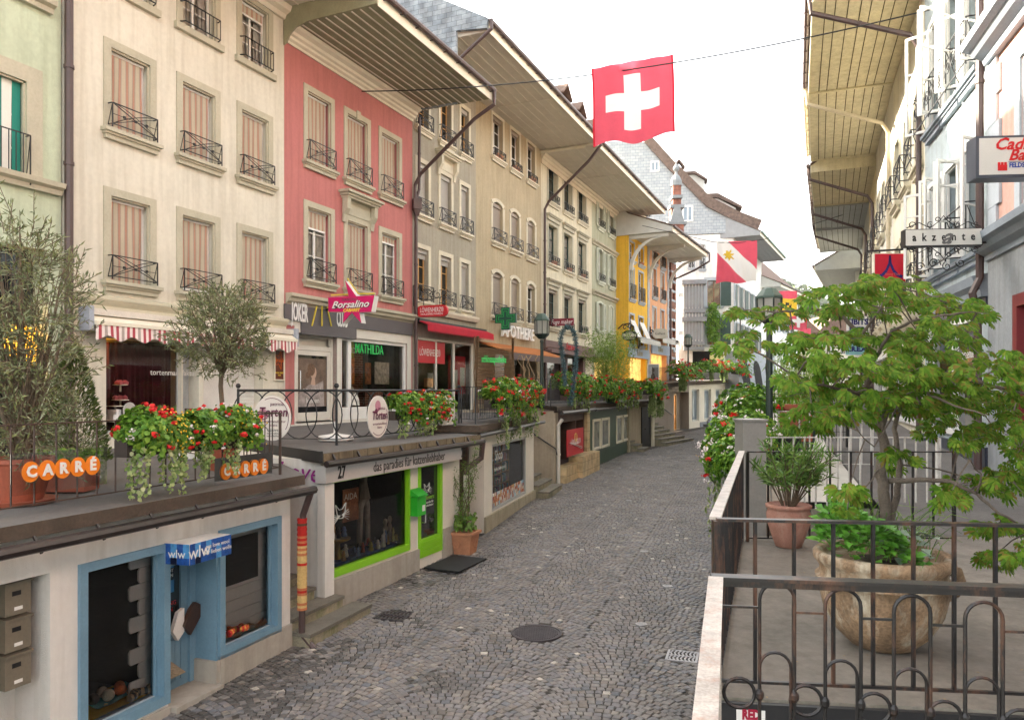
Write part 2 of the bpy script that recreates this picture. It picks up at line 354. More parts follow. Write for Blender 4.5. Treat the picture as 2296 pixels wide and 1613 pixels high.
def sill_mesh(M,a,b,z,kind=1,out=.16,h=.2):
    mb=MB(M)
    if kind==1:
        for (e,y,z0,z1) in ((.0,out,z-.07,z),(.03,out*.72,z-.115,z-.07),(.06,out*.5,z-h,z-.115)): mb.box(a+e,b-e,.002,y,z0,z1)
    elif kind==2: mb.box(a,b,.002,out*.6,z-.14,z)
    return mb
def window(par,f,s0,s1,z0,z1,st,name='window'):
    """st: dict(trim, sur, sill, fill, frame, rail, arch, lod, ped)"""
    M=f.M; sur=st.get('sur',.15); trim=st.get('trim',M_TRIM); arch=st.get('arch',0); pr=st.get('proud',.03); lod=st.get('lod',0); dep=st.get('dep',.3)
    mb=MB(M)
    if sur:
        if arch:
            k=10; ins=[(s0+(s1-s0)*i/k, z1-arch+arch*(1-(2*i/k-1)**2)) for i in range(k+1)]
            outs=[(s0-sur+(s1-s0+2*sur)*i/k, z1-arch+sur*.9+arch*(1-(2*i/k-1)**2)) for i in range(k+1)]
            mb.box(s0-sur,s0,-.0,pr,z0,z1-arch); mb.box(s1,s1+sur,-.0,pr,z0,z1-arch)
            for i in range(k):
                mb.prism([ins[i],ins[i+1],outs[i+1],outs[i]],1,-dep*.5,pr)
        else:
            mb.box(s0-sur,s0,0,pr,z0,z1+sur); mb.box(s1,s1+sur,0,pr,z0,z1+sur); mb.box(s0,s1,0,pr,z1,z1+sur)
            if lod==0:  # inner rebate
                mb.box(s0+.002,s0+.035,-.06,-.01,z0,z1-.035); mb.box(s1-.035,s1-.002,-.06,-.01,z0,z1-.035); mb.box(s0+.035,s1-.035,-.06,-.01,z1-.035,z1-.002)
    else: mb.box(s0-.03,s1+.03,0,.02,z1,z1+.04)
    if st.get('ped'):   # cornice hood on brackets
        mb.box(s0-sur-.02,s1+sur+.02,.03,.05,z1+sur,z1+sur+.42)
        for c in (s0-sur-.1,s1+sur-.06): mb.prism([(.03,z1+sur-.25),(.07,z1+sur-.25),(.1,z1+sur-.05),(.2,z1+sur+.12),(.22,z1+sur+.42),(.03,z1+sur+.42)],0,c,c+.16)
        for (e,y,za,zb) in ((.12,.24,.42,.48),(.17,.29,.48,.55),(.24,.36,.55,.62)): mb.box(s0-sur-e,s1+sur+e,.002,y,z1+sur+za,z1+sur+zb)
    if st.get('hood'):
        for (e,y,za,zb) in ((.04,.10,.0,.18),(.08,.16,.18,.24),(.12,.2,.24,.29)): mb.box(s0-sur-e,s1+sur+e,.002,y,z1+sur+za,z1+sur+zb)
    if st.get('key'): mb.box((s0+s1)/2-.09,(s0+s1)/2+.09,pr,pr+.04,z1-.04,z1+sur+.05)
    w=mb.build(name,trim,par)
    sk=st.get('sill',1)
    if sk: sill_mesh(M,s0-sur-.06,s1+sur+.06,z0,sk).build('sill',st.get('sillmat',trim),w)
    # casement
    fm=st.get('frame',M_WFRAME); n=-dep*.72; top=z1-(arch*.75 if arch else 0)
    fill=st.get('fill','glass')
    if fill!='closed' and not st.get('open'):
        mb=MB(M); a=.05 if lod<2 else .06; mid=(s0+s1)/2
        for (x0,x1,y0,y1) in ((s0,s0+a,z0,top),(s1-a,s1,z0,top),(mid-a*.7,mid+a*.7,z0+a,top-a),(s0+a,s1-a,z0,z0+a),(s0+a,s1-a,top-a,top)): mb.box(x0,x1,n,n+.05,y0,y1)
        for t in ((.36,.68) if top-z0>1.2 else (.5,)):
            zz=z0+(top-z0)*t; mb.box(s0+a,mid-a*.7,n+.008,n+.04,zz-.014,zz+.014); mb.box(mid+a*.7,s1-a,n+.008,n+.04,zz-.014,zz+.014)
        mb.build('casement',fm,w)
        mb=MB(M); mb.face([(s0,n+.02,z0),(s1,n+.02,z0),(s1,n+.02,top),(s0,n+.02,top)])
        cur=st.get('curtain',0)
        mb.build('pane',M_PANE if cur else M_GLASS,w)
        if cur:
            mb=MB(M); k=14
            for side in (0,1):
                ww=(s1-s0)*(.5 if cur==1 else .28)
                b0=s0 if side==0 else s1-ww
                A=mb.vs([(b0+ww*i/k,n-.03+.012*sin(i*2.1),z) for z in (z0,top) for i in range(k+1)])
                mb.idx(A,[(i,i+1,k+2+i,k+1+i) for i in range(k)])
            mb.build('curtain',M_CURT,w)
    nb=-.11
    def strip(fr):  # striped canvas blind
        zb=z1-.05-(z1-z0-.05)*fr
        blind_mesh(M,s0+.03,s1-.10,zb,z1-.04,nb,RW,wave=.022 if fr>.6 else .006).build('blind',M_BLIND,w)
        m=MB(M); m.tube([(s0+.02,nb,z1-.05),(s1-.06,nb,z1-.05)],.03,6); 
        if fr<.97: m.box(s0+.03,s1-.10,nb-.012,nb+.012,zb-.05,zb)
        m.build('blind_bar',M_WFRAME,w)
    if fill=='striped': strip(st.get('fr',1))
    if fill in ('roller','roller2'):
        fr=st.get('fr',1); zb=z1-(z1-z0)*fr; m=MB(M); nn=-.13
        k=max(3,int((z1-.14-zb)/.06)); 
        for i in range(k):
            za=zb+(z1-.14-zb)*i/k; zc=zb+(z1-.14-zb)*(i+1)/k; m.prism([(nn,za),(nn+.012,za+.006),(nn+.012,zc-.006),(nn,zc)],0,s0+.005,s1-.005)
        m.box(s0+.002,s1-.002,nn-.02,nn+.07,z1-.14-(arch*.35),z1-.002-(arch*.35))
        m.build('roller_blind',M_ROLL if fill=='roller' else M_ROLL2,w)
    if st.get('shut'):
        for side in (-1,1):
            mode=st['shut']; ww=(s1-s0)/2+.02
            mS=MB(M)
            if mode=='open': a0=(s0-ww-.02 if side<0 else s1+.02); b0=a0+ww; N0=.045; N1=.08; q=lambda x,nn:(x,nn)
            else: a0=(s0 if side<0 else (s0+s1)/2+.005); b0=a0+ww-.02; N0=-.06; N1=-.025
            for (x0,x1,y0,y1) in ((a0,a0+.05,z0+.03,z1-.03),(b0-.05,b0,z0+.03,z1-.03),(a0+.05,b0-.05,z0+.03,z0+.1),(a0+.05,b0-.05,z1-.1,z1-.03),(a0+.05,b0-.05,(z0+z1)/2-.03,(z0+z1)/2+.03)): mS.box(x0,x1,N0,N1,y0,y1)
            if lod<2:
                z=z0+.12
                while z<z1-.12:
                    if abs(z-(z0+z1)/2)>.04: mS.prism([(N0+.004,z+.03),(N0+.01,z+.03),(N1-.004,z),(N1-.01,z)],0,a0+.05,b0-.05)
                    z+=.045
                mS.box(a0+.05,b0-.05,N0+.001,N0+.006,z0+.1,z1-.1)
            else: mS.box(a0+.05,b0-.05,N0+.01,N0+.02,z0+.1,z1-.1)
            mS.build('shutter',st.get('shutmat',M_SHUT),w)
    rk=st.get('rail')
    if rk:
        e=st.get('re',.05); rail_x(M,s0-e,s1+e,z0+(.02 if sk else 0),st.get('rh',.48),n0=.0 if not sk else .03,n1=st.get('rn',.15),kind=rk,w=.018 if lod==0 else (.022 if lod==1 else .03)).build('railing',M_IRON,w)
    if st.get('pot'):
        m=MB(M); c=(s0+s1)/2
        for o in (-.22,.02,.24): m.lathe([(.05,0),(.085,.14),(.09,.14),(.09,.17),(.07,.17)],(c+o,.08,z0+.01),8)
        m.build('flowerpot',mat('terracotta',(.50,.22,.12),rough=.85,var=.25,scale=5),w)
    return w
def dormers(roof,f,us,z,n0=.1,n1=1.7):
    for u_ in us:
        s=f.s(u_,n1); m=MB(f.M); m.box(s-.42,s+.42,n0,n1,z,z+.75); d=m.build('dormer',mat('old_grey_wood',(.20,.16,.13),rough=.9,var=.3),roof); m=MB(f.M); m.prism([(s-.62,z+.70),(s,z+1.25),(s+.62,z+.70),(s+.62,z+.62),(s,z+1.15),(s-.62,z+.62)],1,n0-.8,n1+.25); m.build('dormer_roof',M_TILE,roof); m=MB(f.M); m.box(s-.28,s+.28,n1+.003,n1+.02,z+.1,z+.65); m.build('dormer_window',M_DARK,roof)
def eave(par,f,s0,s1,z,over,board=M_SOFF,pitch=.45,nb=7,fasc=.28,gut=True,gmat=M_PIPE,seg=1,cheek=None,tile=M_TILE,back=6,ends=True,grv=None):
    M=f.M; mb=MB(M)
    # roof body: soffit underside, slopes, verge ends
    zo=z+fasc; z1=zo+.05+over*pitch; prof=[(over,z),(over,zo),(0,z1),(-back*.5,z1+back*.5*.95),(-back,z1+.1),(-back,z),(0,z)]
    mb.prism([(a,b) for a,b in prof],0,s0,s1)
    roof=mb.build('roof',cheek or board,par)
    t=MB(M); e=.06 if ends else 0
    for (a,b) in (((over+.05,zo-.02),(0,z1-.02)),((0,z1-.02),(-back*.5,z1+back*.5*.95-.02))):
        t.prism([(a[0],a[1]+.025),(a[0],a[1]+.09),(b[0],b[1]+.09),(b[0],b[1]+.025)],0,s0-e,s1+e)
    t.build('tile_covering',tile,roof)
    k=MB(M)
    for i in range(1,nb): n=over*i/nb+((i*37)%5-2)*.012*(1 if grv else 0); k.box(s0+.02,s1-.02,n-(.011 if grv else .018),n+(.011 if grv else .018),z-(.006 if grv else .022),z-.002)
    for i in range(1,seg): s=s0+(s1-s0)*i/seg; k.box(s-.03,s+.03,.0,over,z-.04,z-.023)
    k.build('soffit_batten',grv or board,roof)
    m=MB(M); m.box(s0-.01,s1+.01,over+.003,over+.03,z-.05,zo+.02); m.build('fascia_board',M_CORN,roof)
    if gut:
        g=MB(M); r=.075; g.tube([(s0-.05,over+.12,zo-.02),(s1+.05,over+.12,zo-.02)],r,8)
        s=s0+.2
        while s<s1: g.box(s-.015,s+.015,over+.02,over+.2,zo-.115,zo-.095); s+=.75
        g.build('gutter',gmat,roof,smooth=False)
    return roof
def cornice(par,f,s0,s1,z,prof,m=M_CORN,name='cornice'):
    mb=MB(f.M); mb.prism([(n,z+dz) for n,dz in prof],0,s0,s1); return mb.build(name,m,par)
def pipe(par,pts,r=.055,m=M_PIPE,name='downpipe'):
    mb=MB(); mb.tube(pts,r,8)
    for a,b in zip(pts,pts[1:]):
        a=V(a); b=V(b); k=int((b-a).length/1.8)
        for i in range(1,k+1):
            c=a+(b-a)*i/(k+1); d=(b-a).normalized()*.03; mb.tube([c-d,c+d],r*1.22,8)
    return mb.build(name,m,par,smooth=False)
def plaster(name,col,var=.10,dirt=.38,c2=(.30,.27,.2),bump=.25,bs=45): return mat(name,col,rough=.92,var=var,scale=.8,bump=bump,bs=bs,col2=c2,dirt=dirt)
# ---------------------------------------------------------------- left row, upper facades (set back on the raised terrace)
FL=Fac((-5.746-.3986*11,19-.9171*11),(-5.746+.3986*30,19+.9171*30))   # V=1900
TH=V((.3986,.9171,0))
def S(u): return FL.s(u)
def rows_cols(f,cols,rows,n=0):
    """cols: (uL,uR) ; rows: (u,vTop,vBot) -> lists of s pairs and z pairs"""
    c=[(f.s(a,n),f.s(b,n)) for a,b in cols]; r=[]
    for u,vt,vb in rows: s=f.s(u,n); r.append((f.z(vt,s,n),f.z(vb,s,n)))
    return c,r
DK=2.25   # terrace level
# ---- pale green house (cut by the left edge)
P_GREEN=plaster('mint_plaster',(.50,.57,.42),dirt=.35,c2=(.35,.38,.27))
gh=thing('green_house','pale mint green house at the left edge with green and white striped window blind','house',FL.w(2.0,0,DK))
s0,s1=-4.0,S(137); w1=(S(-60),S(58.0)); zt=FL.z(152,S(58)); zb=FL.z(545,S(58))
zt=FL.z(183,S(58)); zb=FL.z(418,S(66))
mb=MB(FL.M); zs=FL.z(440,S(130)); holes=[(w1[0],w1[1],zb,zt),(S(-60),S(60),zs+3.2,zs+5),(S(-190),S(108),2.3,zs-1.0,.5)]
wall_mesh(mb,s0,s1,1.5,14.5,holes,back=6); mb.build('wall',P_GREEN,gh)
window(gh,FL,w1[0],w1[1],zb,zt,dict(sur=.28,fill='glass',sill=0,rail='bars',rh=.85,re=.0,rn=.12,dep=.32,frame=M_WFRAME))
b=MB(FL.M); gm=[mat('blind_green',(.02,.22,.17),rough=.9,var=.05),mat('blind_white',(.72,.72,.66),rough=.9,var=.05)]
a=w1[0]; i=0
while a<w1[1]-.03: b.m=i%2; e=min(a+.17,w1[1]-.03); b.face([(a,-.1,zb+.02),(e,-.1+.02*sin(a*9),zb+.02),(e,-.1,zt-.03),(a,-.1,zt-.03)]); a=e; i+=1
b.build('blind',gm,gh)
cornice(gh,FL,s0,s1-.05,zs,[(.003,0),(.1,0),(.12,.08),(.2,.12),(.22,.2),(.003,.24)],M_TRIM,'string_course')
cornice(gh,FL,S(-60)-.5,S(112),FL.z(35,S(112)),[(.003,0),(.1,0),(.12,.08),(.2,.12),(.22,.2),(.003,.24)],M_TRIM,'sill')
m=MB(FL.M); m.box(S(-190),S(108),-.45,-.40,2.3,zs-1.0); m.build('shop_window',M_GLASS,gh)
m=MB(FL.M)
for k in range(9): m.box(S(-100)+k*.33,S(-100)+k*.33+.25,-.38,-.3,3.9+.1*(k%2),4.6)
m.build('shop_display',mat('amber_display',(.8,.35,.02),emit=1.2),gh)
eave(gh,FL,s0,s1,14.5,2.4)
# ---- cream house
P_CREAM=plaster('cream_plaster',(.65,.62,.525),var=.07,dirt=.22,c2=(.52,.47,.34))
ch=thing('cream_house','large cream plastered house with red striped window blinds and a cafe at terrace level','house',FL.w((S(140)+S(637))/2,0,DK))
s0,s1=S(141),S(637)
cols,rows=rows_cols(FL,[(247.4,335),(408,481),(541,601)],[(247.4,106,290),(247.4,438,629),(541,-8,130)])
zc=FL.z(22,S(640)); tb=FL.z(740,S(238)); 
holes=[(a,b,zb,zt) for a,b in cols for zt,zb in rows]
shop=(S(238),S(407),2.62,FL.z(757,S(238))); glas=(S(410),S(446),2.32,shop[3]); door=(S(456),S(590),2.3,shop[3])
holes+=[shop+(.5,),glas+(.5,),door+(.5,)]
mb=MB(FL.M); wall_mesh(mb,s0,s1,1.5,zc,holes); mb.build('wall',P_CREAM,ch)
for ci,(a,b) in enumerate(cols):
    for ri,(zt,zb) in enumerate(rows):
        st=dict(sur=.155,fill='striped',rail='x',rh=.46,re=.07)
        if ri==0: st['fr']=.93
        if ri==1: st['fr']=(1,.93,1)[ci]
        if ri==2: st.update(fill='glass',rail='curl',curtain=2,rh=.46,sill=2)
        if ri==2 and ci==2: st.update(fill='striped',fr=.16)
        window(ch,FL,a,b,zb,zt,st)
cornice(ch,FL,s0,s1+.02,FL.z(656,S(205))-.72,[(.003,0),(.05,0),(.05,.5),(.1,.56),(.14,.62),(.14,.68),(.003,.72)],mat('ochre_band',(.56,.52,.39),rough=.9,var=.08),'string_course')
cornice(ch,FL,s0,s1+.02,zc-.3,[(.003,0),(.08,0),(.12,.1),(.25,.16),(.3,.28),(.003,.3)])
eave(ch,FL,s0,s1,zc,2.9,nb=6)
m=MB(FL.M); m.face([(shop[0],-.12,shop[2]),(shop[1],-.12,shop[2]),(shop[1],-.12,shop[3]),(shop[0],-.12,shop[3])]); w_=m.build('shop_window',M_PANE,ch)
m=MB(FL.M)
for (a,b_,c,d) in ((shop[0],shop[0]+.03,shop[2],shop[3]),(shop[1]-.03,shop[1],shop[2],shop[3]),(shop[0]+.03,shop[1]-.03,shop[2],shop[2]+.04)): m.box(a,b_,-.15,-.10,c,d)
m.build('frame',mat('grey_metal',(.4,.41,.4),rough=.4),w_)
m=MB(FL.M); k=70; W=shop[1]-shop[0]
A=m.vs([(shop[0]+W*i/k,-.36+.035*sin(i*1.1)+.02*sin(i*2.7),z) for z in (shop[2],shop[3]-.05) for i in range(k+1)]); m.idx(A,[(i,i+1,k+2+i,k+1+i) for i in range(k)])
m.build('curtain',mat('burgundy_velvet',(.075,.012,.022),rough=.95,var=.4,scale=3),w_)
text(w_,'tortenmanufaktur|bistro',FL.T(S(365)+.62,-.11,FL.z(835,S(400))),.17,M_WFRAME,depth=.001)
m=MB(FL.M); m.face([(glas[0],-.3,glas[2]),(glas[1],-.3,glas[2]),(glas[1],-.3,glas[3]),(glas[0],-.3,glas[3])]); m.build('side_pane',mat('frosted_pane',(.38,.42,.44),rough=.25,var=.15),ch)
m=MB(FL.M); m.box(door[0],door[1],-.35,-.28,door[2],door[3]); d_=m.build('door',mat('white_door',(.72,.71,.68),rough=.5,var=.08),ch)
m=MB(FL.M)
for k in range(30): z=2.45+k*.085; m.box(door[0]+1.35,door[1]-.05,-.275,-.26,z,z+.06)
m.build('louvre',mat('pale_louvre',(.75,.76,.72),rough=.5),d_)
c=(S(289.5),FL.z(920,S(289))); m=MB(FL.M); m.prism([(c[0]+.15*cos(t),c[1]+.17*sin(t)) for t in [2*pi*i/20 for i in range(20)]],1,.002,.02)
for k in range(-5,6): x=.12*math.sqrt(max(0,1-(k/6)**2)); m.box(c[0]-x,c[0]+x,.022,.035,c[1]+k*.028,c[1]+k*.028+.014)
m.build('air_vent',mat('vent_metal',(.55,.53,.5),rough=.5),ch)
pipe(ch,[FL.w(s0+.03,.12,14.5),FL.w(s0+.03,.12,2.3)],.075)
# awning of the cream house
aw=thing('awning','retracted cafe awning with pink striped scalloped valance on the cream house','awning',FL.w(S(400),.2,FL.z(700,S(400))))
za=FL.z(690,S(183)); a0,a1=S(183),S(640); m=MB(FL.M)
m.box(a0-.0,a1,.02,.26,za-.12,za); m.build('housing',mat('awning_box',(.62,.57,.5),rough=.5),aw)
for q_ in (a0-.10,a1+.002): m=MB(FL.M); m.box(q_,q_+.098,.0,.34,za-.42,za+.03); m.build('end_cap',mat('blue_grey_cap',(.33,.36,.42),rough=.4),aw)
m=MB(FL.M); m.box(a0,a1,.34,.40,za-.31,za-.24); m.prism([(.2,za-.13),(.36,za-.24),(.36,za-.25),(.2,za-.15)],0,a0,a1); m.build('front_bar',M_CORN,aw)
m=MB(FL.M); s=a0; i=0; pal=[0,1,0,2]; wd=.06
while s<a1:
    m.m=[0,1,0,2,0,1][i%6]; e=min(s+wd,a1)
    def sc(x): return .30+.05*cos((x-a0)*2*pi/.52)
    m.face([(s,.38,za-.31),(e,.38,za-.31),(e,.385+.01*sin(e*9),za-.31-sc(e)+.06),(s,.385+.01*sin(s*9),za-.31-sc(s)+.06)]); s=e; i+=1
m.build('valance',[mat('valance_cream',(.78,.70,.66),rough=.9,var=.05),mat('valance_red',(.42,.07,.09),rough=.9,var=.05),mat('valance_taupe',(.40,.33,.30),rough=.9,var=.05)],aw)
# ---- pink house
P_PINK=plaster('salmon_pink_plaster',(.48,.175,.165),var=.07,dirt=.3,c2=(.52,.20,.17),bump=.12)
ph=thing('pink_house','salmon pink plastered house with olive stone window surrounds beside the cream house','house',FL.w((S(640)+S(924))/2,0,DK))
s0,s1=S(637),S(924.5); zc=FL.z(271,S(921.5))
cols,rows=rows_cols(FL,[(689,741),(778,823),(855,894)],[(689,203,361),(689,462,626)])
zf=FL.z(655,S(640))-.28   # sill ledge underside above the shop fascia
shopz1=FL.z(755,S(793)); hol=[(a,b,zb,zt) for a,b in cols for zt,zb in rows]
rec=(S(663),S(755),2.58,FL.z(748,S(700)),.32); win=(S(764),S(912),2.6,shopz1-.02,.25)
mb=MB(FL.M); wall_mesh(mb,s0,s1,1.5,zc,hol+[rec,win+(1,)]); mb.build('wall',P_PINK,ph)
for ci,(a,b) in enumerate(cols):
    for ri,(zt,zb) in enumerate(rows):
        st=dict(sur=.16,fill='striped',rail='x',rh=.52,re=.06,fr=1)
        if ri==1 and ci==0: st.update(fr=.24,curtain=1)
        if ri==1 and ci==2: st.update(fr=.10,curtain=1)
        if ri==1 and ci==1: st['ped']=1
        if ri==0 and ci==1: st['key']=1
        window(ph,FL,a,b,zb,zt,st)
cornice(ph,FL,s0,s1,zc,[(.003,0),(.04,0),(.05,.06),(.12,.1),(.13,.16),(.2,.19),(.22,.26),(.34,.3),(.40,.36),(.003,.36)])
rf=eave(ph,FL,s0,s1+.1,zc+.36,2.8,nb=11,cheek=mat('olive_render',(.30,.29,.19),rough=.9,var=.15))
m=MB(FL.M); m.prism([(.02,zc-.12),(.12,zc-.05),(.22,zc+.12),(.40,zc+.26),(.8,zc+.34),(2.8,zc+.36),(2.8,zc+.8),(.02,zc+1.9)],0,s0-.05,s0-.003); m.build('verge_board',mat('olive_render',0),rf)
cornice(ph,FL,S(640),S(930),zf,[(.003,0),(.03,0),(.06,.05),(.12,.08),(.14,.16),(.2,.2),(.2,.28),(.003,.28)],M_TRIM,'ledge')
# fascia sign, recessed entrance, shop window of the pink house
fz0,fz1=FL.z(725,S(634.5)),FL.z(674,S(634.5)); 
M_FASC=mat('slate_grey_panel',(.105,.095,.10),rough=.5,var=.06)
fs=thing('fascia_sign','dark grey shop fascia with white club lettering on the pink house','sign',FL.w(S(760),.1,fz0))
m=MB(FL.M); fz0=FL.z(752,S(916))+.02; m.box(s0-.03,s1-.1,.012,.07,fz0,zf-.01); m.box(S(672),S(795),.012,.071,fz0-.32,fz0-.001); m.build('panel',M_FASC,fs)
sj=S(641); text(fs,'JOKER',FL.T(S(667),.078,FL.z(702,S(667))),.66,M_WFRAME,depth=.008,fit=.66,bold=.012)
text(fs,'CLUB',FL.T(S(762),.078,FL.z(716,S(762))),.64,M_WFRAME,depth=.008,fit=.50,bold=.012)
m=MB(FL.M)
for i,(u,t) in enumerate(((705,-.10),(722,0),(738,.10))): s=FL.s(u,.1); zq=FL.z(708,s); m.bar((s-t,.1,zq+.27),(s+t,.1,zq-.27),.03)
m.build('neon_tube',mat('neon_yellow',(.65,.5,.05),rough=.4),fs)
m=MB(FL.M); wall_mesh(m,s0-.02,s1-.1,1.6,fz0,[(S(638),S(660),2.56,FL.z(728,S(650)),.5),rec,win+(1,)],n=.02,dep=.3,back=0); m.build('ground_floor_cladding',mat('cream_shopframe',(.66,.63,.56),rough=.6,var=.06),ph)
m=MB(FL.M); m.box(S(638),S(660),-.47,-.44,2.56,FL.z(728,S(650))); m.build('side_glass',M_GLASS,ph)
m=MB(FL.M)   # white framing
W=[rec[0],rec[1],rec[2],rec[3]]
m.box(rec[0]+.004,rec[1]-.004,-.31,-.29,2.6,rec[3]-.01)
M_SF=mat('cream_shopframe',(.70,.68,.62),rough=.5,var=.05)
zz=rec[3]-.01; y=-.12
for (a,b_,c,d) in ((rec[0]+.01,rec[0]+.12,2.6,zz),(rec[1]-.12,rec[1]-.01,2.6,zz),(rec[0]+.12,rec[1]-.12,zz-.42,zz-.30),(rec[0]+.12,rec[1]-.12,zz-.07,zz)): m.box(a,b_,y-.08,y,c,d)
dr=m.build('entrance',M_SF,ph)
a0,a1=rec[0]+.13,rec[1]-.13; zt=zz-.43
m=MB(FL.M)
for (a,b_,c,d) in ((a0,a0+.12,2.62,zt),(a1-.12,a1,2.62,zt),(a0+.12,a1-.12,2.62,2.85),(a0+.12,a1-.12,zt-.12,zt)): m.box(a,b_,y-.06,y-.01,c,d)

dd=m.build('door',M_SF,ph)
m=MB(FL.M); m.box(a0+.12,a1-.12,y-.04,y-.03,2.85,zt-.12); m.build('pane',M_GLASS,dd)
m=MB(FL.M); m.tube([(a0+.1,y+.02,3.4),(a0+.1,y+.09,3.4),(a0+.1,y+.09,3.95),(a0+.1,y+.02,3.95)],.014,6); m.build('handle',mat('steel',(.6,.6,.6),rough=.25,metal=1),dd)
# portrait poster in the door: simple figure of a woman in profile
px0,px1,pz0,pz1=a0+.14,a1-.14,3.0,zt-.2; yy=y-.026
m=MB(FL.M); m.face([(px0,yy,pz0),(px1,yy,pz0),(px1,yy,pz1),(px0,yy,pz1)]); pt=m.build('poster',mat('poster_brown',(.16,.11,.08),rough=.5,var=.5,scale=3),dd)
def ell(m,cx,cz,rx,rz,yv,k=18,a=0): m.face([(cx+rx*cos(t)*cos(a)-rz*sin(t)*sin(a),yv,cz+rx*cos(t)*sin(a)+rz*sin(t)*cos(a)) for t in [2*pi*i/k for i in range(k)]])
cx_=(px0+px1)/2
m=MB(FL.M); ell(m,cx_+.03,pz1-.38,.13,.17,yy+.003); m.face([(cx_-.02,yy+.002,pz1-.5),(cx_+.1,yy+.002,pz1-.55),(cx_+.12,yy+.002,pz1-.8),(cx_-.12,yy+.002,pz1-.8)]); m.build('poster_face',mat('skin_print',(.5,.34,.25),rough=.6),dd)
m=MB(FL.M); ell(m,cx_-.06,pz1-.3,.16,.17,yy+.004); ell(m,cx_-.2,pz1-.45,.1,.09,yy+.0045); m.build('poster_hair',mat('hair_print',(.16,.09,.05),rough=.6,var=.4,scale=20),dd)
m=MB(FL.M); m.face([(px0,yy+.005,pz0),(px1-.1,yy+.005,pz0),(px1-.15,yy+.005,pz0+.7),(cx_+.1,yy+.005,pz1-.72),(cx_-.15,yy+.005,pz1-.7),(px0,yy+.005,pz1-.95)]); m.build('poster_dress',mat('dress_print',(.36,.31,.29),rough=.6,var=.5,scale=5),dd)
text(dd,'kemøn',FL.T(cx_,yy+.01,pz0+.16),.2,M_WFRAME,depth=.001); text(dd,'Coiffeur MATHILDA',FL.T(cx_,yy+.012,pz1-.85),.1,M_WFRAME,depth=.001)
# shop window
m=MB(FL.M); a,b_,c,d=win[:4]
for q in ((a,a+.11,c,d),(b_-.11,b_,c,d),(a+.11,b_-.11,c,c+.35),(a+.11,b_-.11,d-.1,d),(S(783),S(790),c+.35,d-.1)): m.box(q[0],q[1],-.2,-.04,q[2],q[3])
sw=m.build('shop_window',mat('white_paint',0),ph)
m=MB(FL.M); m.face([(a,-.1,c),(b_,-.1,c),(b_,-.1,d),(a,-.1,d)]); m.build('pane',M_PANE,sw)
m=MB(FL.M); m.box(a+.02,b_-.02,-1.6,-1.5,c,d); m.box(a+.02,b_-.02,-1.5,-.22,c-.02,c+.05); m.box(a-.05,a-.002,-1.6,-.25,c,d); m.box(b_+.002,b_+.05,-1.6,-.25,c,d); m.box(a,b_,-1.6,-.3,d+.002,d+.05); m.build('shop_interior',mat('salon_wall',(.10,.10,.095),rough=.9,var=.5),sw)
BR=brickmat('red_brick','#8a4a38','#74392b','#a08a78',.22,.075,.008,axes='yz')
m=MB(FL.M); m.box(S(840),S(868),-1.2,-.9,c+.06,d-.05); m.box(S(840),S(880),-.6,-.35,c+.06,c+.85); m.build('brick_pillar',BR,sw)
for (ua,ub,va,vb,cc) in ((795,812,765,800,(.55,.40,.03)),(796,815,800,860,(.6,.18,.04)),(835,848,812,860,(.3,.1,.03)),(855,887,812,860,(.55,.5,.42)),(768,776,812,850,(.55,.6,.65))):
    a2,z2=FL.uv(ua,vb); a3,z3=FL.uv(ub,va); m=MB(FL.M); y2=-.22-(ua%7)*.02; m.box(a2,a3,y2-.01,y2,z2,z3); m.build('display_poster',mat('print%d'%ua,cc,rough=.6,var=.6,scale=9),sw)
m=MB(FL.M); m.tube([FL.M.inverted()@FL.w(S(802),-.3,c+.4)+V((.0,0,0))]+[V((S(802)+.01*i,-.3,c+.4+.18*i)) for i in range(1,4)],[.3,.28,.2,.08],10); m.build('white_dress_display',mat('gown',(.6,.58,.52),rough=.9,var=.3,scale=6),sw)
text(sw,'AIDA',FL.T(S(803),-.16,FL.z(785,S(803))),.24,mat('cream_print',(.8,.75,.6)),depth=.001)
text(sw,'MATHILDA',FL.T(S(838),-.15,FL.z(783,S(838))),.42,mat('green_neon',(.04,.45,.10),emit=.1,var=0),depth=.008,sx=.72)
# downpipe between pink and grey houses with arm from the gutter
gu=FL.w(s1+.05,2.95,zc+.5); 
pipe(ph,[gu+V((0,0,.05)),gu+V((0,0,-.35)),FL.w(s1-.05,2.3,zc-.25),FL.w(s1-.05,.35,zc-1.75),FL.w(s1-.05,.14,zc-2.1),FL.w(s1-.05,.14,zc-2.6)],.06)
pipe(ph,[FL.w(s1+.22,.14,zc+.2),FL.w(s1+.2,.14,zc-2.2),FL.w(s1+.0,.14,zc-2.6)],.05)
m=MB(FL.M); s=s1; m.lathe([(.08,0),(.15,.18),(.19,.2),(.19,.5),(.2,.5),(.2,.54)],(s,.17,zc-3.1),4); m.build('rainwater_head',M_PIPE,ph)
pipe(ph,[FL.w(s1,.14,zc-3.05),FL.w(s1,.14,2.6)],.058)
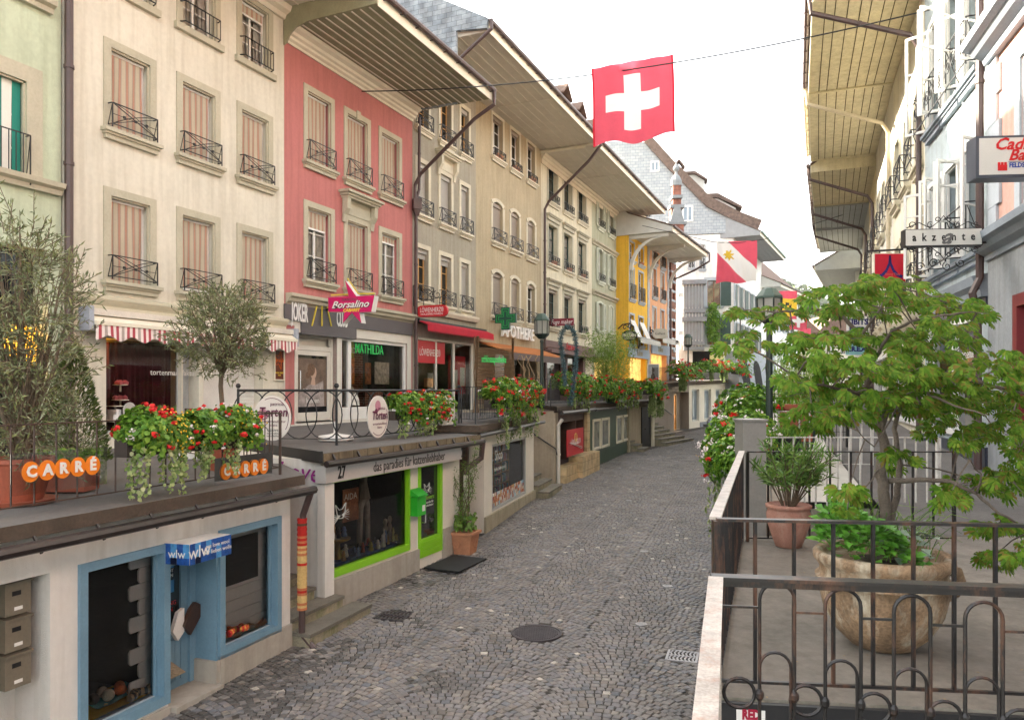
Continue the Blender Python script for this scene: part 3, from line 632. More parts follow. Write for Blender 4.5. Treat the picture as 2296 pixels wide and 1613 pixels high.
# ---- grey house + tan pharmacy house share one eave line
P_GREY=plaster('grey_roughcast',(.375,.345,.275),var=.10,dirt=.25,c2=(.26,.23,.18),bump=.8,bs=90)
P_TAN=plaster('tan_roughcast',(.47,.395,.265),var=.10,dirt=.25,c2=(.34,.27,.17),bump=.8,bs=90)
hh=thing('grey_house','grey roughcast house with pale stone frames and roller blinds between the pink and tan houses','house',FL.w((S(925)+S(1067))/2,0,DK))
s0,s1=S(925),S(1067); ZE=14.75
cols,rows=rows_cols(FL,[(935,960),(987,1011),(1033,1050.5)],[(935,359,478),(935,553,673),(935,165,282)])
shop=(S(933),S(1062),2.7,FL.z(762,S(1000)),.6,1)
mb=MB(FL.M); wall_mesh(mb,s0,s1,1.5,ZE,[(a,b,zb,zt) for a,b in cols for zt,zb in rows]+[shop]); mb.build('wall',P_GREY,hh)
for ci,(a,b) in enumerate(cols):
    for ri,(zt,zb) in enumerate(rows):
        st=dict(sur=.15,trim=M_TRIM2,fill='roller',rail='x',rh=.5,re=.12,lod=1,fr=1)
        if ri==1 and ci<2: st.update(fr=.18,frame=M_OFRAME)
        if ri==2: st.update(fr=.1,frame=M_OFRAME)
        if ri==0 and ci==1: st['ped']=1
        window(hh,FL,a,b,zb,zt,st)
cornice(hh,FL,s0+.1,s1,FL.z(722,S(1060)),[(.003,0),(.1,0),(.16,.12),(.16,.2),(.003,.24)],M_TRIM2,'ledge')
P_=lambda u,v,n=0: FL.uv(u,v,n)
M_RED=mat('signal_red',(.50,.012,.02),rough=.45,var=.08)
a,b_,c,d=shop[:4]
m=MB(FL.M)
for q in ((a,a+.15,c,d),(b_-.15,b_,c,d),(a+.15,b_-.15,d-.08,d),(S(1017),S(1021),c,d-.08),(S(978),S(981),c,d-.08)): m.box(q[0],q[1],-.12,-.02,q[2],q[3])
sw=m.build('shop_window',M_SF,hh)
m=MB(FL.M); m.face([(a,-.06,c),(b_,-.06,c),(b_,-.06,d),(a,-.06,d)]); m.build('pane',M_PANE,sw)
m=MB(FL.M); m.box(a,b_,-1.8,-1.7,c,d); m.box(a,b_,-1.7,-.1,c-.03,c+.02); m.box(a-.06,a-.01,-1.8,-.1,c,d); m.box(b_+.01,b_+.06,-1.8,-.1,c,d); m.box(a,b_,-1.8,-.1,d+.01,d+.06); m.build('shop_interior',mat('toyshop_wall',(.22,.17,.12),rough=.9,var=.4),sw)
m=MB(FL.M); m.box(S(936),S(1000),-.05,-.045,FL.z(822,S(1000)) if 0 else d-.85,d-.1); m.box(S(1020),S(1058),-.3,-.28,c+.6,d-.5); rp=m.build('red_panel',M_RED,sw)
text(sw,'LÖWENHERZ®',FL.T(S(967),-.04,d-.5),.34,M_WFRAME,depth=.001,sx=.62)
m=MB(FL.M)
for i,(u,zz,w_) in enumerate(((945,.9,.18),(950,1.3,.3),(958,.6,.35),(945,.4,.3),(975,.35,.4),(985,.5,.2),(1000,.4,.3),(962,1.05,.12))): m.box(S(u),S(u)+w_,-.9+.1*i,-.6+.1*i,c+zz-.2,c+zz+.1)
m.build('wooden_toys',mat('light_wood',(.55,.33,.15),rough=.7,var=.3,scale=6),sw)
m=MB(FL.M); m.box(S(1025),S(1040),-.27,-.265,c+.8,c+1.5); m.box(S(1046),S(1056),-.27,-.265,c+.9,c+1.6); m.box(S(982),S(1003),-.42,-.41,c+.7,c+1.35); m.build('notice',mat('paper',(.7,.7,.66),var=.3,scale=14),sw)
aw=thing('awning','red awning with a zigzag edge above the toy shop on the grey house','awning',FL.w((a+b_)/2,.3,d+.3))
za=FL.z(716,S(930)); m=MB(FL.M); A0,A1=S(928),S(1080); m.box(A0,A1,.02,.22,za-.1,za+.04); m.build('housing',M_IRON,aw)
m=MB(FL.M); m.prism([(.2,za-.02),(.52,za-.15),(.52,za-.18),(.2,za-.06)],0,A0,A1); s=A0
while s<A1: m.face([(s,.52,za-.15),(min(s+.09,A1),.52,za-.15),(min(s+.09,A1),.53,za-.34),(s+.045,.53,za-.42),(s,.53,za-.34)]); s+=.09
m.build('canopy',mat('awning_red',(.60,.015,.04),rough=.8,var=.1,trans=.2),aw)
# tan house
th_=thing('tan_house','tan roughcast house with arched window surrounds and pharmacy at terrace level','house',FL.w((S(1067)+S(1213))/2,0,DK))
t0,t1=S(1067),S(1213)
cols,rows=rows_cols(FL,[(1104,1127),(1145,1164),(1182,1199)],[(1104,255,349),(1104,447,540),(1104,606,707)])
zs_=FL.z(770,S(1100))
mb=MB(FL.M); wall_mesh(mb,t0,t1,1.5,ZE,[(a,b,zb,zt) for a,b in cols for zt,zb in rows]+[(S(1075),S(1205),2.6,zs_,1.2)]); mb.build('wall',P_TAN,th_)
for ci,(a,b) in enumerate(cols):
    for ri,(zt,zb) in enumerate(rows):
        st=dict(sur=.15,trim=M_TRIM2,fill='roller2',rail='x',rh=.5,re=.12,lod=1,fr=1,arch=.16)
        if ri==0: st.update(arch=0,fr=.12,rail='scroll',rh=.3,pot=1,re=0,sur=.13)
        if ri==2: st.update(fr=(.9,.95,.12)[ci])
        window(th_,FL,a,b,zb,zt,st)
m=MB(FL.M); m.box(S(1150),S(1204),-.9,-.85,2.6,zs_-.3); m.build('shop_window',M_GLASS,th_)
text(th_,'33',FL.T(S(1193),-.84,zs_-.6),.35,M_WFRAME,depth=.002)
rf=eave(th_,FL,S(926),t1,ZE,2.75,nb=8,seg=2,cheek=M_SOFF); dormers(rf,FL,(1262,),ZE+.95)
m=MB(FL.M); sA=S(926)-.03   # slate clad cheek wall facing down the street
m.prism([(-2,12.6),(1.68,12.6),(1.68,14.9),(2.75,14.78),(2.78,15.1),(1.0,16.1),(-2,18.6)],0,sA-.12,sA); m.build('slate_gable',M_SLATE,rf)
gu=FL.w(S(926)-.1,2.9,15.05); pipe(rf,[gu,gu+V((0,0,-.3)),FL.w(S(926)-.2,1.9,14.0),FL.w(S(926)-.2,1.3,13.6)],.06)
m=MB(FL.M); m.tube([(t1-.1,.0,ZE-.12),(t1-.1,2.2,ZE-.12)],.07,4); m.build('beam',M_CORN,rf)
# ---- cream moulded house, green shuttered house
P_C2=plaster('ivory_plaster',(.68,.63,.48),dirt=.2)
P_GS=plaster('sage_plaster',(.42,.43,.31),dirt=.2)
c2=thing('ivory_house','ivory house with hooded window mouldings and a brown downpipe between the tan and sage houses','house',FL.w((S(1213)+S(1327))/2,0,DK))
q0,q1=S(1213),S(1327); ZE2=14.65
cols,rows=rows_cols(FL,[(1229,1249),(1264,1282),(1296,1313)],[(1229,362,449),(1229,500,589),(1229,645,731)])
mb=MB(FL.M); sz=FL.z(795,S(1260)); wall_mesh(mb,q0,q1,2.4,ZE2,[(a,b,zb,zt) for a,b in cols for zt,zb in rows]+[(S(1222),S(1312),2.9,sz,1.0)]); mb.build('wall',P_C2,c2)
for ci,(a,b) in enumerate(cols):
    for ri,(zt,zb) in enumerate(rows):
        st=dict(sur=.17,trim=M_TRIM,fill='glass',frame=M_DGREEN,rail='scroll',rh=.38,re=0,lod=1,sillmat=M_TRIM2,dep=.34)
        if ri>0: st['hood']=1
        if ri==1: st.update(pot=1,curtain=2)
        if ri==2: st.update(fill='roller2',fr=.1)
        window(c2,FL,a,b,zb,zt,st)
m=MB(FL.M); m.box(S(1224),S(1310),-.35,-.3,2.9,sz-.02); m.build('shop_window',M_GLASS,c2)
m=MB(FL.M)
for q in ((S(1222),S(1226)),(S(1268),S(1272)),(S(1307),S(1312))): m.box(q[0],q[1],-.28,.02,2.9,sz)
m.box(q0+.1,q1,.01,.5,sz,sz+.12); m.box(q0+.1,q1,.01,.3,sz+.14,sz+.24); m.box(q0+.1,q1,.01,.12,sz+.3,sz+.62); m.build('shopfront',mat('wine_brown',(.16,.08,.07),rough=.6,var=.2),c2)
text(c2,'Fuge maker',FL.T(S(1278),.13,sz+.46),.5,mat('signal_red',0),depth=.01,shear=.3,sx=.8)
rf=eave(c2,FL,q0,S(1396),ZE2,2.75,nb=8,seg=3,pitch=.62); dormers(rf,FL,(1296,1330),ZE2+1.0)
cornice(c2,FL,q0,S(1388),ZE2-.5,[(.003,0),(.05,0),(.05,.2),(.1,.24),(.12,.34),(.2,.38),(.22,.5),(.003,.5)],M_CORN)
gu=FL.w(t1+.1,2.9,15.0); pipe(c2,[gu+V((0,0,-.1)),gu+V((0,0,-.35)),FL.w(q0+.15,2.3,14.0),FL.w(q0+.15,.35,12.35),FL.w(q0+.15,.14,12.0),FL.w(q0+.15,.14,3)],.065)
gs=thing('sage_house','narrow sage green house with louvred shutters between the ivory and yellow houses','house',FL.w((S(1327)+S(1390))/2,0,DK))
g0,g1=q1,S(1388.5)
cols,rows=rows_cols(FL,[(1341,1351),(1365,1374.5)],[(1340,436,507),(1340,555,629),(1340,676,740)])
mb=MB(FL.M); wall_mesh(mb,g0,g1,2.4,ZE2,[(a,b,zb,zt) for a,b in cols for zt,zb in rows]+[(S(1333),S(1384),3.1,FL.z(800,S(1333)),.8)]); mb.build('wall',P_GS,gs)
for ci,(a,b) in enumerate(cols):
    for ri,(zt,zb) in enumerate(rows):
        st=dict(sur=.12,trim=M_SHUT,fill='glass',rail='scroll' if ri<2 else None,rh=.42,re=.1,lod=1,shut='open',frame=M_WFRAME,arch=.12)
        if ri==2 and ci==1: st['shut']='closed'
        window(gs,FL,a,b,zb,zt,st)
for v in (543,655): cornice(gs,FL,g0,g1,FL.z(v,S(1330))-.1,[(.003,0),(.08,0),(.1,.1),(.2,.16),(.22,.26),(.003,.3)],M_TRIM,'string_course')
for k in range(2):   # shutters standing out from the wall at the far edge
    v0,v1=((462,535),(690,766))[k] if 0 else ((455,537),(586,664))[k]; m=MB(FL.M); s=S(1388)-.02; z1_,z0_=FL.z(v0,s),FL.z(v1,s)
    m.box(s-.04,s,.05,.95,z0_,z0_+.1); m.box(s-.04,s,.05,.95,z1_-.1,z1_); m.box(s-.04,s,.05,.15,z0_+.1,z1_-.1); m.box(s-.04,s,.85,.95,z0_+.1,z1_-.1); z=z0_+.12
    while z<z1_-.12: m.box(s-.035,s-.005,.15,.85,z,z+.035); z+=.06
    m.build('shutter',M_SHUT,gs)
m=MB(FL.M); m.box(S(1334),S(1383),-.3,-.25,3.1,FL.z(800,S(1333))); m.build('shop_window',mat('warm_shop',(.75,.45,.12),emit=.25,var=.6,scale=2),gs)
# ---------------------------------------------------------------- left row, far part
M_WARM=mat('warm_shop',(.42,.27,.10),emit=.10,var=.6,scale=2)
FY=Fac((7.3,47.0),(11.9,56.2))
P_YEL=plaster('yolk_yellow_plaster',(.78,.46,.045),dirt=.12,c2=(.7,.38,.05)); P_PEA=plaster('peach_plaster',(.75,.40,.22),dirt=.12,c2=(.6,.33,.2))
yh=thing('yellow_house','bright yellow house with white bracketed eaves left of the peach house','house',FY.w(2,0,3.4))
SY=FY.s
y0,y1=0,SY(1453)
cols,rows=rows_cols(FY,[(1411.5,1421.5),(1432,1442)],[(1411.5,541,581),(1411.5,599,668),(1411.5,704,770)])
sh=(SY(1412),SY(1448),4.0,FY.z(800,SY(1412)),.8)
mb=MB(FY.M); wall_mesh(mb,y0,y1,2.0,13.4,[(a,b,zb,zt) for a,b in cols for zt,zb in rows]+[sh]); mb.build('wall',P_YEL,yh)
for ci,(a,b) in enumerate(cols):
    for ri,(zt,zb) in enumerate(rows):
        st=dict(sur=.13,trim=M_TRIM3,fill='glass',rail='bars' if ri==1 else None,rh=.9,re=0,lod=2,curtain=0)
        if ri==0: st['pot']=1
        w_=window(yh,FY,a,b,zb,zt,st)
        if ri==2:
            m=MB(FY.M); m.prism([(.05,zb+1.5),(.6,zb+.25),(.62,zb+.28),(.07,zb+1.53)],0,a,b); m.build('sunblind',M_WFRAME,w_)
SOFW=mat('grey_white_paint',(.60,.60,.56),rough=.6,var=.08)
def curved_bracket(par,f,s):
    m=MB(f.M); m.box(s-.09,s+.09,.01,2.5,12.9,13.13); k=8
    pr=[(.02+1.9*(1-cos(t)),11.0+1.9*sin(t)) for t in [pi/2*i/k for i in range(k+1)]]; pq=[(.02+1.65*(1-cos(t))+.28,11.0+1.62*sin(t)) for t in [pi/2*i/k for i in range(k,-1,-1)]]
    for i in range(k):
        a=pr[i]; b=pr[i+1]; c=(pr[i+1][0]+.2,pr[i+1][1]-.05); d=(pr[i][0]+.2,pr[i][1]-.05); m.prism([a,b,c,d],0,s-.08,s+.08)
    m.build('bracket',SOFW,par)
y2=SY(1499)
rf=eave(yh,FY,y0-.1,y2+.3,13.15,2.8,board=SOFW,nb=6,seg=2,pitch=.36,back=5)
for s_ in (y0+.2,y1,y2-.1): curved_bracket(yh,FY,s_)
gu=FY.w(y2+.2,2.95,13.3); pipe(yh,[gu,gu+V((0,0,-.5)),FY.w(y2+.1,1.9,12.2),FY.w(y2+.1,.3,11.6),FY.w(y2+.1,.14,11.2),FY.w(y2+.1,.14,4)],.07)
m=MB(FY.M); m.box(y0+.3,y0+6,-6,-.6,13.6,15.6); m.build('upper_storey',P_C2,yh)
m=MB(FY.M); m.box(y0+.1,y0+6.2,-6.2,-.3,15.62,15.8); m.build('upper_roof',M_SLATE,yh)
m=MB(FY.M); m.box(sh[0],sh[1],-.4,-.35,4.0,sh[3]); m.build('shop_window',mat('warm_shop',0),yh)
M_BLUEF=mat('pale_blue_fascia',(.36,.45,.60),rough=.6,var=.05)
m=MB(FY.M); m.box(SY(1407),y1-.1,.02,.12,sh[3]+.02,sh[3]+.6); fz=m.build('fascia',M_BLUEF,yh); text(yh,'Salon',FY.T(SY(1430),.13,sh[3]+.32),.6,M_TRIM,depth=.01,shear=.3)
pe=thing('peach_house','peach orange house between the yellow house and the brick turret','house',FY.w(SY(1475),0,3.4))
cols,rows=rows_cols(FY,[(1463,1471),(1481,1489)],[(1463,548,588),(1463,600,664),(1463,688,748)])
sh=(SY(1460),SY(1494),4.0,FY.z(792,SY(1462)),.8)
mb=MB(FY.M); wall_mesh(mb,y1+.02,y2,2.0,13.3,[(a,b,zb,zt) for a,b in cols for zt,zb in rows]+[sh]); mb.build('wall',P_PEA,pe)
for ci,(a,b) in enumerate(cols):
    for ri,(zt,zb) in enumerate(rows): window(pe,FY,a,b,zb,zt,dict(sur=.13,trim=M_TRIM3,fill='roller' if (ci+ri)%2==0 else 'glass',fr=.5,rail='bars' if ri<2 else None,rh=.7,re=0,lod=2))
m=MB(FY.M)
for k in range(16):
    z=3.6+k*.6; w_=.5 if k%2 else .36; m.box(y1-.2+.02,y1-.2+w_,.004,.05,z,z+.57); m.box(y2-w_,y2,.004,.05,z,z+.57)
m.build('quoins',M_TRIM3,pe)
m=MB(FY.M); m.box(SY(1459),y2-.1,.02,.12,sh[3]+.02,sh[3]+.7); m.build('fascia',M_BLUEF,pe); text(pe,'Salon',FY.T(SY(1477),.13,sh[3]+.38),.6,M_TRIM,depth=.01,shear=.3)
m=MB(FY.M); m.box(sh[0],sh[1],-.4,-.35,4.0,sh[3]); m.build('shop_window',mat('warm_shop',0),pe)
# striped scalloped awnings of the two
for (a,b,z,nm,lb) in ((SY(1405),SY(1452),sh[3]+.75,'awning','grey scalloped awning over the shop of the yellow house'),(SY(1457),SY(1497),sh[3]+1.05,'awning','grey scalloped awning over the shop of the peach house')):
    t=thing(nm,lb,'awning',FY.w((a+b)/2,.3,z)); m=MB(FY.M); m.prism([(.02,z+.3),(.9,z-.02),(.9,z-.05),(.02,z+.22)],0,a,b); m.build('canopy',mat('grey_canvas',(.4,.4,.38),rough=.9),t)
    m=MB(FY.M); s=a; i=0
    while s<b: e=min(s+.12,b); m.m=i%2; i+=1; m.face([(s,.9,z-.05),(e,.9,z-.05),(e,.9,z-.3),((s+e)/2,.9,z-.36),(s,.9,z-.3)]); s=e
    m.build('valance',[mat('grey_canvas',0),mat('white_canvas',(.7,.7,.66),rough=.9)],t)
# brick turret house
tw=thing('brick_turret_house','narrow striped brick house with stone finial turret beside the peach house','house',(12.9,57.6,3.4))
FT=Fac(FY.w(y2+.35,.1,0)[:2],FY.w(y2+1.9,.1,0)[:2]); bm=brickmat('red_brick',0,0,0,0,0) if 'red_brick' in _m else None
mb=MB(FT.M); L_=FT.L; zt=3.45+(873-560)/F*57
wall_mesh(mb,0,L_,3,zt,[(.5,1.15,6.5,8.6),(.5,1.15,10.2,12.4)],back=3); mb.build('wall',bm,tw)
m=MB(FT.M)
for k in range(16): z=3.6+k*.72; m.box(-.02,L_+.02,-2.9,.03,z,z+.16)
m.box(.45,1.2,.03,.08,6.3,6.5); m.box(.45,1.2,.03,.08,8.6,8.8); m.build('stone_band',M_TRIM3,tw)
TX=FT.w(.35,.3,0); 
def zz(v,Y=56.5): return ZC+(HV-v)/F*Y
m=MB(Matrix.Translation((TX.x,TX.y,0))); m.box(-.62,.45,-.5,.5,zt-1,zz(505)); m.box(-.45,.28,-.4,.4,zz(505),zz(468)); m.box(-.3,.3,-.3,.3,zz(468),zz(418)); m.build('turret',bm,tw)
m=MB(Matrix.Translation((TX.x,TX.y,0)))
for v,hw in ((560,.7),(530,.7),(505,.68),(468,.5),(447,.36)): m.box(-hw-.05,hw,-.56,.56,zz(v)-.1,zz(v)+.12)
m.prism([(-.6,zz(505)),(.5,zz(505)),(.25,zz(480)),(.15,zz(466)),(-.25,zz(466)),(-.35,zz(480))],1,-.58,-.46)
m.lathe([(.42,zz(420)),(.42,zz(408)),(.3,zz(400)),(.12,zz(394)),(.08,zz(388)),(.22,zz(384)),(.25,zz(380)),(.14,zz(374)),(.04,zz(370)),(.02,zz(360))],(0,0,0),10)
m.build('stone_cap',mat('turret_stone',(.22,.24,.25),rough=.8,var=.15),tw)
# white half-timbered house with slate gable
P_WH=plaster('white_lime_plaster',(.78,.78,.76),dirt=.1,c2=(.6,.6,.56))
wh=thing('white_gabled_house','large white house with slate gable and dark green shutters at the street bend','house',(16,60,3.4))
FW=Fac((12.6,61.0),(17.75,60.0)); FW.n=V((FW.d.y,-FW.d.x,0))
def SW(u): return FW.s(u)
wb=(SW(1586),SW(1615),FW.z(686,SW(1586)),FW.z(628,SW(1586))); wc=(SW(1586),SW(1614),FW.z(772,SW(1586)),FW.z(711,SW(1586)))
tw1=(SW(1545),SW(1556),FW.z(600,SW(1545)),FW.z(545,SW(1545))); tw2=(SW(1570),SW(1580),FW.z(603,SW(1570)),FW.z(548,SW(1570)))
gs_=(SW(1553),SW(1622),4.2,FW.z(786,SW(1560)),.8)
mb=MB(FW.M); wall_mesh(mb,SW(1521),FW.L,3.0,FW.z(525,3),[wb,wc,tw1,tw2,gs_],back=9); mb.build('wall',P_WH,wh)
for q in (wb,wc): 
    w_=window(wh,FW,q[0],q[1],q[2],q[3],dict(sur=.25,trim=M_TRIM3,fill='glass',rail=None,lod=2,pot=1,curtain=2 if q is wc else 0,frame=mat('brown_wood',(.2,.1,.06),rough=.6)))
    m=MB(FW.M); a=q[1]+.03; m.box(a,a+.8,.06,.1,q[2],q[3]); z=q[2]+.1
    while z<q[3]-.1: m.box(a+.08,a+.72,.1,.12,z,z+.05); z+=.1
    m.build('shutter',M_DGREEN,w_)
for q in (tw1,tw2): window(wh,FW,q[0],q[1],q[2],q[3],dict(sur=.08,trim=M_TRIM3,fill='glass',rail='x',rh=.8,re=0,lod=2))
m=MB(FW.M); zb=FW.z(524,3); gl=[(u,v) for u,v in ((1360,318),(1444,319),(1498,379),(1584,464),(1646,496),(1699,516),(1690,532),(1648,520))]
pts=[(FW.s(u),FW.z(v,FW.s(u))) for u,v in gl]; pts=[(pts[0][0],zb)]+pts[0:6]+[(FW.L+1.7,FW.z(531,FW.L)),(FW.L,zb)]
m.prism(pts,1,-9,.12); m.build('gable',brickmat('slate_gable_grey','#989fa5','#a4aaae','#757d84',.42,.24,.012,axes='xz',nv=.12),wh)
m=MB(FW.M)
for (a,b) in zip(gl[1:5],gl[2:6]):
    p=(FW.s(a[0]),FW.z(a[1],FW.s(a[0]))); q=(FW.s(b[0]),FW.z(b[1],FW.s(b[0]))); m.prism([(p[0],p[1]+.02),(q[0],q[1]+.02),(q[0]+.30,q[1]+.75),(p[0]+.30,p[1]+.75)],1,-8,.35)
rf=m.build('roof',mat('brown_roof_tiles',(.15,.105,.085),rough=.95,var=.4,scale=5,bump=1,bs=14),wh)
def dormer(u,v,w_,h,back=-2.0):
    s=FW.s(u); z=FW.z(v,s); m=MB(FW.M); m.prism([(s-w_*1.2,z+h*.2),(s+w_*.75,z-h),(s+w_*.75,z+h*.35),(s,z+h*.8),(s-w_*1.2,z+h*.8)],1,back-w_,back); m.build('dormer',SOFW,rf)
    m=MB(FW.M); m.prism([(s-w_*1.3,z+h*.82),(s-.05,z+h*.82),(s+w_,z+h*.3),(s+w_,z+h*.4),(s,z+h),(s-w_*1.3,z+h)],1,back-w_-.2,back+.25); m.build('dormer_roof',mat('brown_roof_tiles',0),rf)
dormer(1612,478,1.9,1.9,-1.2); dormer(1660,512,1.3,1.5,-4); dormer(1560,408,1.0,1.2,-1.2)
for u,v,h,w_ in ((1524,372,1.4,.75),(1478,330,2.6,.9)):
    s=FW.s(u); z=FW.z(v,s); m=MB(FW.M); m.box(s-w_/2,s+w_/2,-3,-2,z-3,z); ch_=m.build('chimney',M_TRIM,rf)
    if u==1524:
        m=MB(FW.M); m.box(s-.5,s+.5,-3.1,-1.9,z,z+.15)
        m.bar((s-.3,-2.5,z+.15),(s-.3,-2.5,z+.6),.18); m.bar((s+.3,-2.5,z+.15),(s+.3,-2.5,z+.6),.18); m.bar((s-.45,-2.5,z+.55),(s,-2.5,z+1.15),.8,.14); m.bar((s+.45,-2.5,z+.55),(s,-2.5,z+1.15),.8,.14); m.build('chimney_cap',M_TILE,rf)
for (za_,zb_,zc_,zd_) in ((420,490,330,415),(670,755,680,808)):   # gable windows, read off the photograph
    a,b=FW.s(1339+za_*.2845),FW.s(1339+zb_*.2845); c,d=FW.z(268+zd_*.2845,a),FW.z(268+zc_*.2845,a); m=MB(FW.M)
    for q in ((a,a+.12,c,d),(b-.12,b,c,d),(a+.12,b-.12,c,c+.12),(a+.12,b-.12,d-.12,d),((a+b)/2-.05,(a+b)/2+.05,c+.12,d-.12)): m.box(q[0],q[1],.13,.2,q[2],q[3])
    w_=m.build('gable_window',M_WFRAME,wh); m=MB(FW.M); m.box(a+.1,b-.1,.125,.15,c+.1,d-.1); m.build('pane',mat('sky_glass',(.2,.26,.32),rough=.1),w_)
# timber bay
bx0,bx1=SW(1531),SW(1581); m=MB(FW.M); Zf=lambda v: FW.z(v,SW(1555))
m.box(bx0+.1,bx1-.15,.01,.8,Zf(780),Zf(636)); bay=m.build('timber_bay',P_WH,wh); TG=mat('grey_timber',(.24,.26,.28),rough=.8,var=.2)
m=MB(FW.M)
for v,h,e in ((630,.35,.15),(694,.3,.05),(712,.35,.15),(766,.3,.05),(778,.25,.0)): m.box(bx0-e+.05,bx1+e-.1,-.0+.01,.9+e,Zf(v)-h,Zf(v))
k=7
for i in range(k): s=bx0+.12+(bx1-bx0-.3)*i/(k-1); m.box(s-.06,s+.06,.8,.86,Zf(778),Zf(636))
for v in (660,745): m.box(SW(1521),bx0,.0,.06,Zf(v)-.15,Zf(v)+.15)
m.build('timber_frame',TG,bay)
m=MB(FW.M)
for v0_,v1_ in ((690,645),(762,722)):
    for i in range(k-1):
        s=bx0+.12+(bx1-bx0-.3)*i/(k-1); m.box(s+.1,s+(bx1-bx0-.3)/(k-1)-.1,.8,.82,Zf(v0_),Zf(v1_))
m.build('bay_panes',mat('sky_glass',0),bay)
m=MB(FW.M); m.box(gs_[0],gs_[1],-.5,-.45,4.2,gs_[3]); m.build('shopfront',M_DARK,wh)
m=MB(FW.M); m.box(SW(1591),SW(1622),.1,.3,Zf(806),Zf(795)); m.build('shop_sign',mat('yellow_sign',(.7,.65,.3),rough=.5),wh)
# its street side with arches
FV=Fac((17.75,60),(23.8,71.5)); 
arch_h=[]
mb=MB(FV.M); hs_=[]
for i in range(5): hs_.append((1.2+2.4*i,2.3+2.4*i,9.6,12.0))
for i in range(5): hs_.append((1.2+2.4*i,2.3+2.4*i,5.9+1.0,8.9))
wall_mesh(mb,0,FV.L,6.6,15.6,hs_,back=0); mb.build('side_wall',P_WH,wh)
for h in hs_:
    window(wh,FV,h[0],h[1],h[2],h[3],dict(sur=.12,trim=M_TRIM3,fill='glass',rail=None,lod=2,shut='open',shutmat=M_DGREEN,pot=1 if h[2]<9 else 0))
FN=Fac((17.55,59.75),(23.0,66.3)); m=MB(FN.M); m.prism([(-3,3.0),(.75,3.0),(.2,6.55),(-3,6.55)],0,0,FN.L); m.build('arcade_wall',mat('arcade_grey',(.30,.33,.36),rough=.85,var=.12),wh)
for i in range(3):
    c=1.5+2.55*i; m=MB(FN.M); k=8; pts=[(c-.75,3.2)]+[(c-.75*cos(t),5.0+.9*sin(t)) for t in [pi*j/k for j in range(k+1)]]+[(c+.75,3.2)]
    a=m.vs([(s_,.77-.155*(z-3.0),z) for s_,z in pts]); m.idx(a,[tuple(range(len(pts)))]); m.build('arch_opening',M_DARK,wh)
m=MB(FV.M)
for k in range(13): z=6.6+k*.68; m.box(-.05,.4 if k%2 else .28,.03,.07,z,z+.64)
m.build('quoins',M_TRIM3,wh)
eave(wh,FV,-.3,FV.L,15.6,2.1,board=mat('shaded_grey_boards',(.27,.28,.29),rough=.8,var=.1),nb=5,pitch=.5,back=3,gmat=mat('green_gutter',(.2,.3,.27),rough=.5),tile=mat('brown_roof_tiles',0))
# next white house, set further round the bend
w2=thing('white_far_house','plain white house with tiled eaves just beyond the green shuttered house','house',(26,75,3.4))
FX=Fac((24.0,72),(32,84)); mb=MB(FX.M); h2=[(1.5+2.2*i,2.4+2.2*i,z,z+1.7) for i in range(6) for z in (6.5,9.5)]
wall_mesh(mb,-.5,FX.L,2.5,13.2,h2,back=9); mb.build('wall',P_WH,w2)
for h in h2: window(w2,FX,*h,dict(sur=.1,trim=M_TRIM3,fill='glass',rail=None,lod=2,sill=2,shut='open' if h[2]>8 else None,shutmat=M_DGREEN))
eave(w2,FX,-.6,FX.L,13.2,1.9,board=SOFW,nb=4,back=9)
# far sunlit houses closing the street
for i,(x,Y,w_,h,c,lb) in enumerate(((33.5,92,7,12.2,(.70,.62,.48),'ochre sunlit house closing the street behind the flags'),(41.5,96,6.5,11.3,(.72,.68,.6),'pale sunlit house with pink roof edge at the far right end'),(48,93,6,13.2,(.62,.56,.45),'beige house with steep roof at the far right end'))):
    t=thing('far_house',lb,'house',(x,Y,1)); M=Matrix.Translation((x,Y,0)); hh_=[(-w_/2+.8+1.5*k,-w_/2+1.6+1.5*k,z,z+1.5) for k in range(int(w_/1.6)) for z in (5,8)]
    Fq=Fac((x-w_/2,Y),(x+w_/2,Y)); mb=MB(Fq.M); hh_=[(a+w_/2,b+w_/2,c_,d_) for a,b,c_,d_ in hh_]; wall_mesh(mb,0,w_,1,h-1.5,hh_,back=8); mb.build('wall',plaster('far_plaster%d'%i,c,dirt=.1),t)
    for q in hh_: window(t,Fq,*q,dict(sur=.1,trim=M_TRIM2,fill='glass',rail=None,lod=2,sill=2))
    m=MB(Fq.M); m.prism([(-.8,h-1.8),(w_+.8,h-1.8),(w_/2,h+2)],1,-8.5,.8); m.build('roof',M_TILE,t)
